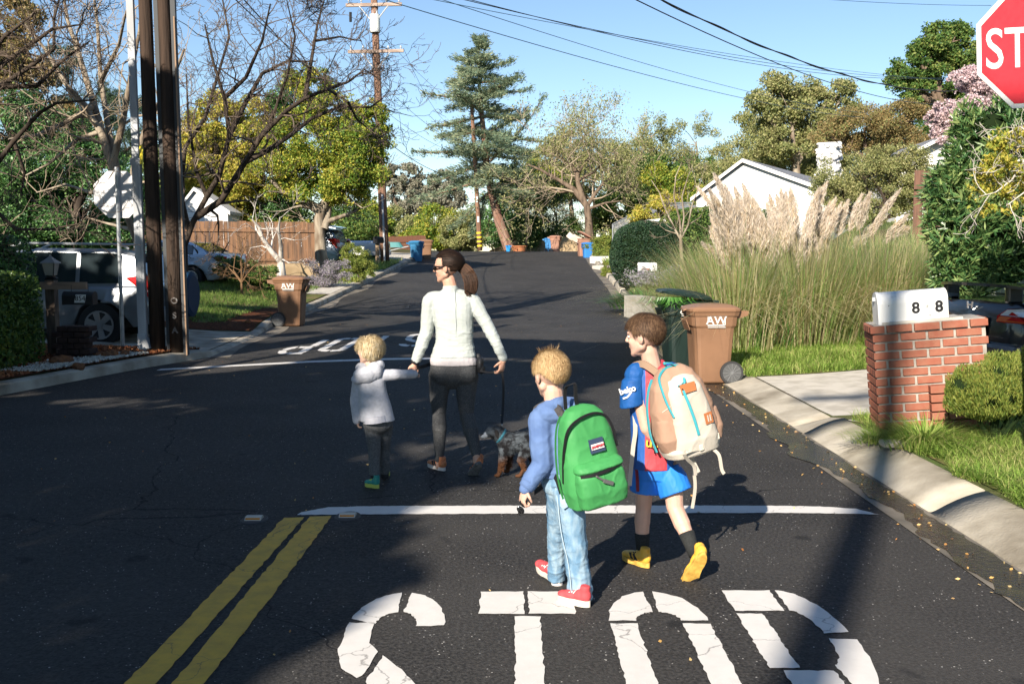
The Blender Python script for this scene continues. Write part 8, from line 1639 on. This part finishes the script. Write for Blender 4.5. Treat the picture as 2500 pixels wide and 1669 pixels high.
# ---------- dog
def dog():
    Y0 = 7.25; b = P(1250, 1160, Y0); e = empty("dog", (b.x, Y0, 0), "small blue merle puppy with tan legs walking left on a leash", "dog"); J = lambda x, y, d=0.0: P(x, y, Y0 + d)
    d = MB(); d.capsule(J(1238, 1080), J(1272, 1076), .078, .068); d.capsule(J(1272, 1076), J(1302, 1080, .02), .066, .066); d.ell(J(1236, 1090), (.062, .06, .075)); d.capsule(J(1236, 1072), J(1212, 1056), .062, .048); d.ell(J(1203, 1053), (.052, .045, .046)); d.capsule(J(1193, 1058), J(1179, 1063), .027, .018); d.ell(J(1200, 1047), (.03, .035, .02))
    d.capsule(J(1229, 1100, -.04), J(1223, 1128, -.04), .034, .022); d.capsule(J(1223, 1128, -.04), J(1219, 1156, -.04), .021, .016); d.ell(J(1214, 1160, -.04), (.026, .018, .013)); d.capsule(J(1243, 1100, .04), J(1240, 1128, .05), .032, .02); d.capsule(J(1240, 1128, .05), J(1240, 1148, .07), .019, .015); d.ell(J(1235, 1150, .07), (.024, .017, .012))
    d.ell(J(1283, 1092, -.035), (.055, .035, .06)); d.capsule(J(1276, 1108, -.04), J(1268, 1124, -.04), .032, .020); d.capsule(J(1268, 1124, -.04), J(1278, 1143, -.04), .019, .014); d.capsule(J(1278, 1143, -.04), J(1271, 1159, -.04), .013, .013); d.ell(J(1265, 1161, -.04), (.024, .016, .012))
    d.capsule(J(1300, 1100, .05), J(1296, 1118, .05), .034, .02); d.capsule(J(1296, 1118, .05), J(1308, 1138, .05), .018, .013); d.capsule(J(1308, 1138, .05), J(1302, 1157, .05), .013, .013); d.ell(J(1297, 1159, .05), (.022, .015, .012)); d.capsule(J(1308, 1072, .02), J(1318, 1062, .03), .03, .02)
    m, t, N, L = nt("merle fur"); bs = N.new("ShaderNodeBsdfPrincipled"); o_ = N.new("ShaderNodeOutputMaterial"); L.new(bs.outputs[0], o_.inputs[0]); bs.inputs["Roughness"].default_value = .85; bs.inputs["Specular IOR Level"].default_value = .15; tc = N.new("ShaderNodeTexCoord"); n = N.new("ShaderNodeTexNoise"); n.inputs["Scale"].default_value = 19; n.inputs["Detail"].default_value = 3; L.new(tc.outputs["Object"], n.inputs[0])
    cr = N.new("ShaderNodeValToRGB"); E = cr.color_ramp.elements; E[0].position = .42; E[0].color = (.012, .012, .014, 1); E[1].position = .60; E[1].color = (.085, .10, .115, 1); L.new(n.outputs[0], cr.inputs[0]); sx = N.new("ShaderNodeSeparateXYZ"); L.new(tc.outputs["Object"], sx.inputs[0]); mr = N.new("ShaderNodeMapRange"); mr.inputs[1].default_value = .17; mr.inputs[2].default_value = .10; L.new(sx.outputs[2], mr.inputs[0]); x = N.new("ShaderNodeMix"); x.data_type = 'RGBA'; L.new(mr.outputs[0], x.inputs[0]); L.new(cr.outputs[0], x.inputs[6]); x.inputs[7].default_value = (.09, .04, .02, 1); L.new(x.outputs[2], bs.inputs["Base Color"])
    o = d.blob("body", m, .005, e, smooth=2, disp=wr(45, .003)); me = o.data; rn = random.Random(6); V = []; F = []; vs_ = me.vertices; NV = len(vs_)
    for i in range(9000):
        v = vs_[rn.randrange(NV)]; n_ = v.normal
        if v.co.z < .05 or (Vector(v.co) + Vector(e.location)).x < J(1196, 0).x: continue
        dr = (Vector((.8, 0, -.35)) + n_ * .45 + Vector((rn.gauss(0, .3), rn.gauss(0, .3), rn.gauss(0, .3)))).normalized(); s_ = n_.cross(dr).normalized() * .0022; l_ = rn.uniform(.015, .03); p = v.co; b0 = len(V); V += [tuple(p - s_), tuple(p + s_), tuple(p + dr * l_)]; F.append((b0, b0 + 1, b0 + 2))
    MB().add(V, F).build("fur", m, e, fix=False)
    for s_, dd in ((-1, -.045), (1, .045)):
        q = MB(); q.ell(J(1214, 1060, dd), (.016, .012, .034), M=Matrix.Rotation(R(-15), 3, 'Y')); q.build("ear", mat("dark fur", (.02, .018, .018), .9), e, world=True, smooth=True)
    q = MB(); q.ell(J(1175, 1062), (.009, .010, .008)); q.build("nose", M_BLACK, e, world=True, smooth=True); q = MB(); q.capsule(J(1190, 1059), J(1179, 1064), .025, .019); q.ell(J(1182, 1064), (.022, .02, .017)); q.build("muzzle", mat("white fur", (.42, .44, .46), .9), e, world=True, smooth=True)
    q = MB(); q.tube([J(1222, 1050), J(1228, 1072)], .06, n=18); c = MB(); n_ = (J(1212, 1056) - J(1236, 1072)).normalized(); c.tube([J(1224, 1064) - n_ * .009, J(1224, 1064) + n_ * .009], .061, n=24); c.build("collar", mat("blue collar", (.03, .16, .22), .6), e, world=True, smooth=True)
    for dd in (-.03, .03): q = MB(); q.ell(J(1194, 1050, dd), (.006, .006, .006)); q.build("eye", M_BLACK, e, world=True, smooth=True)
dog()
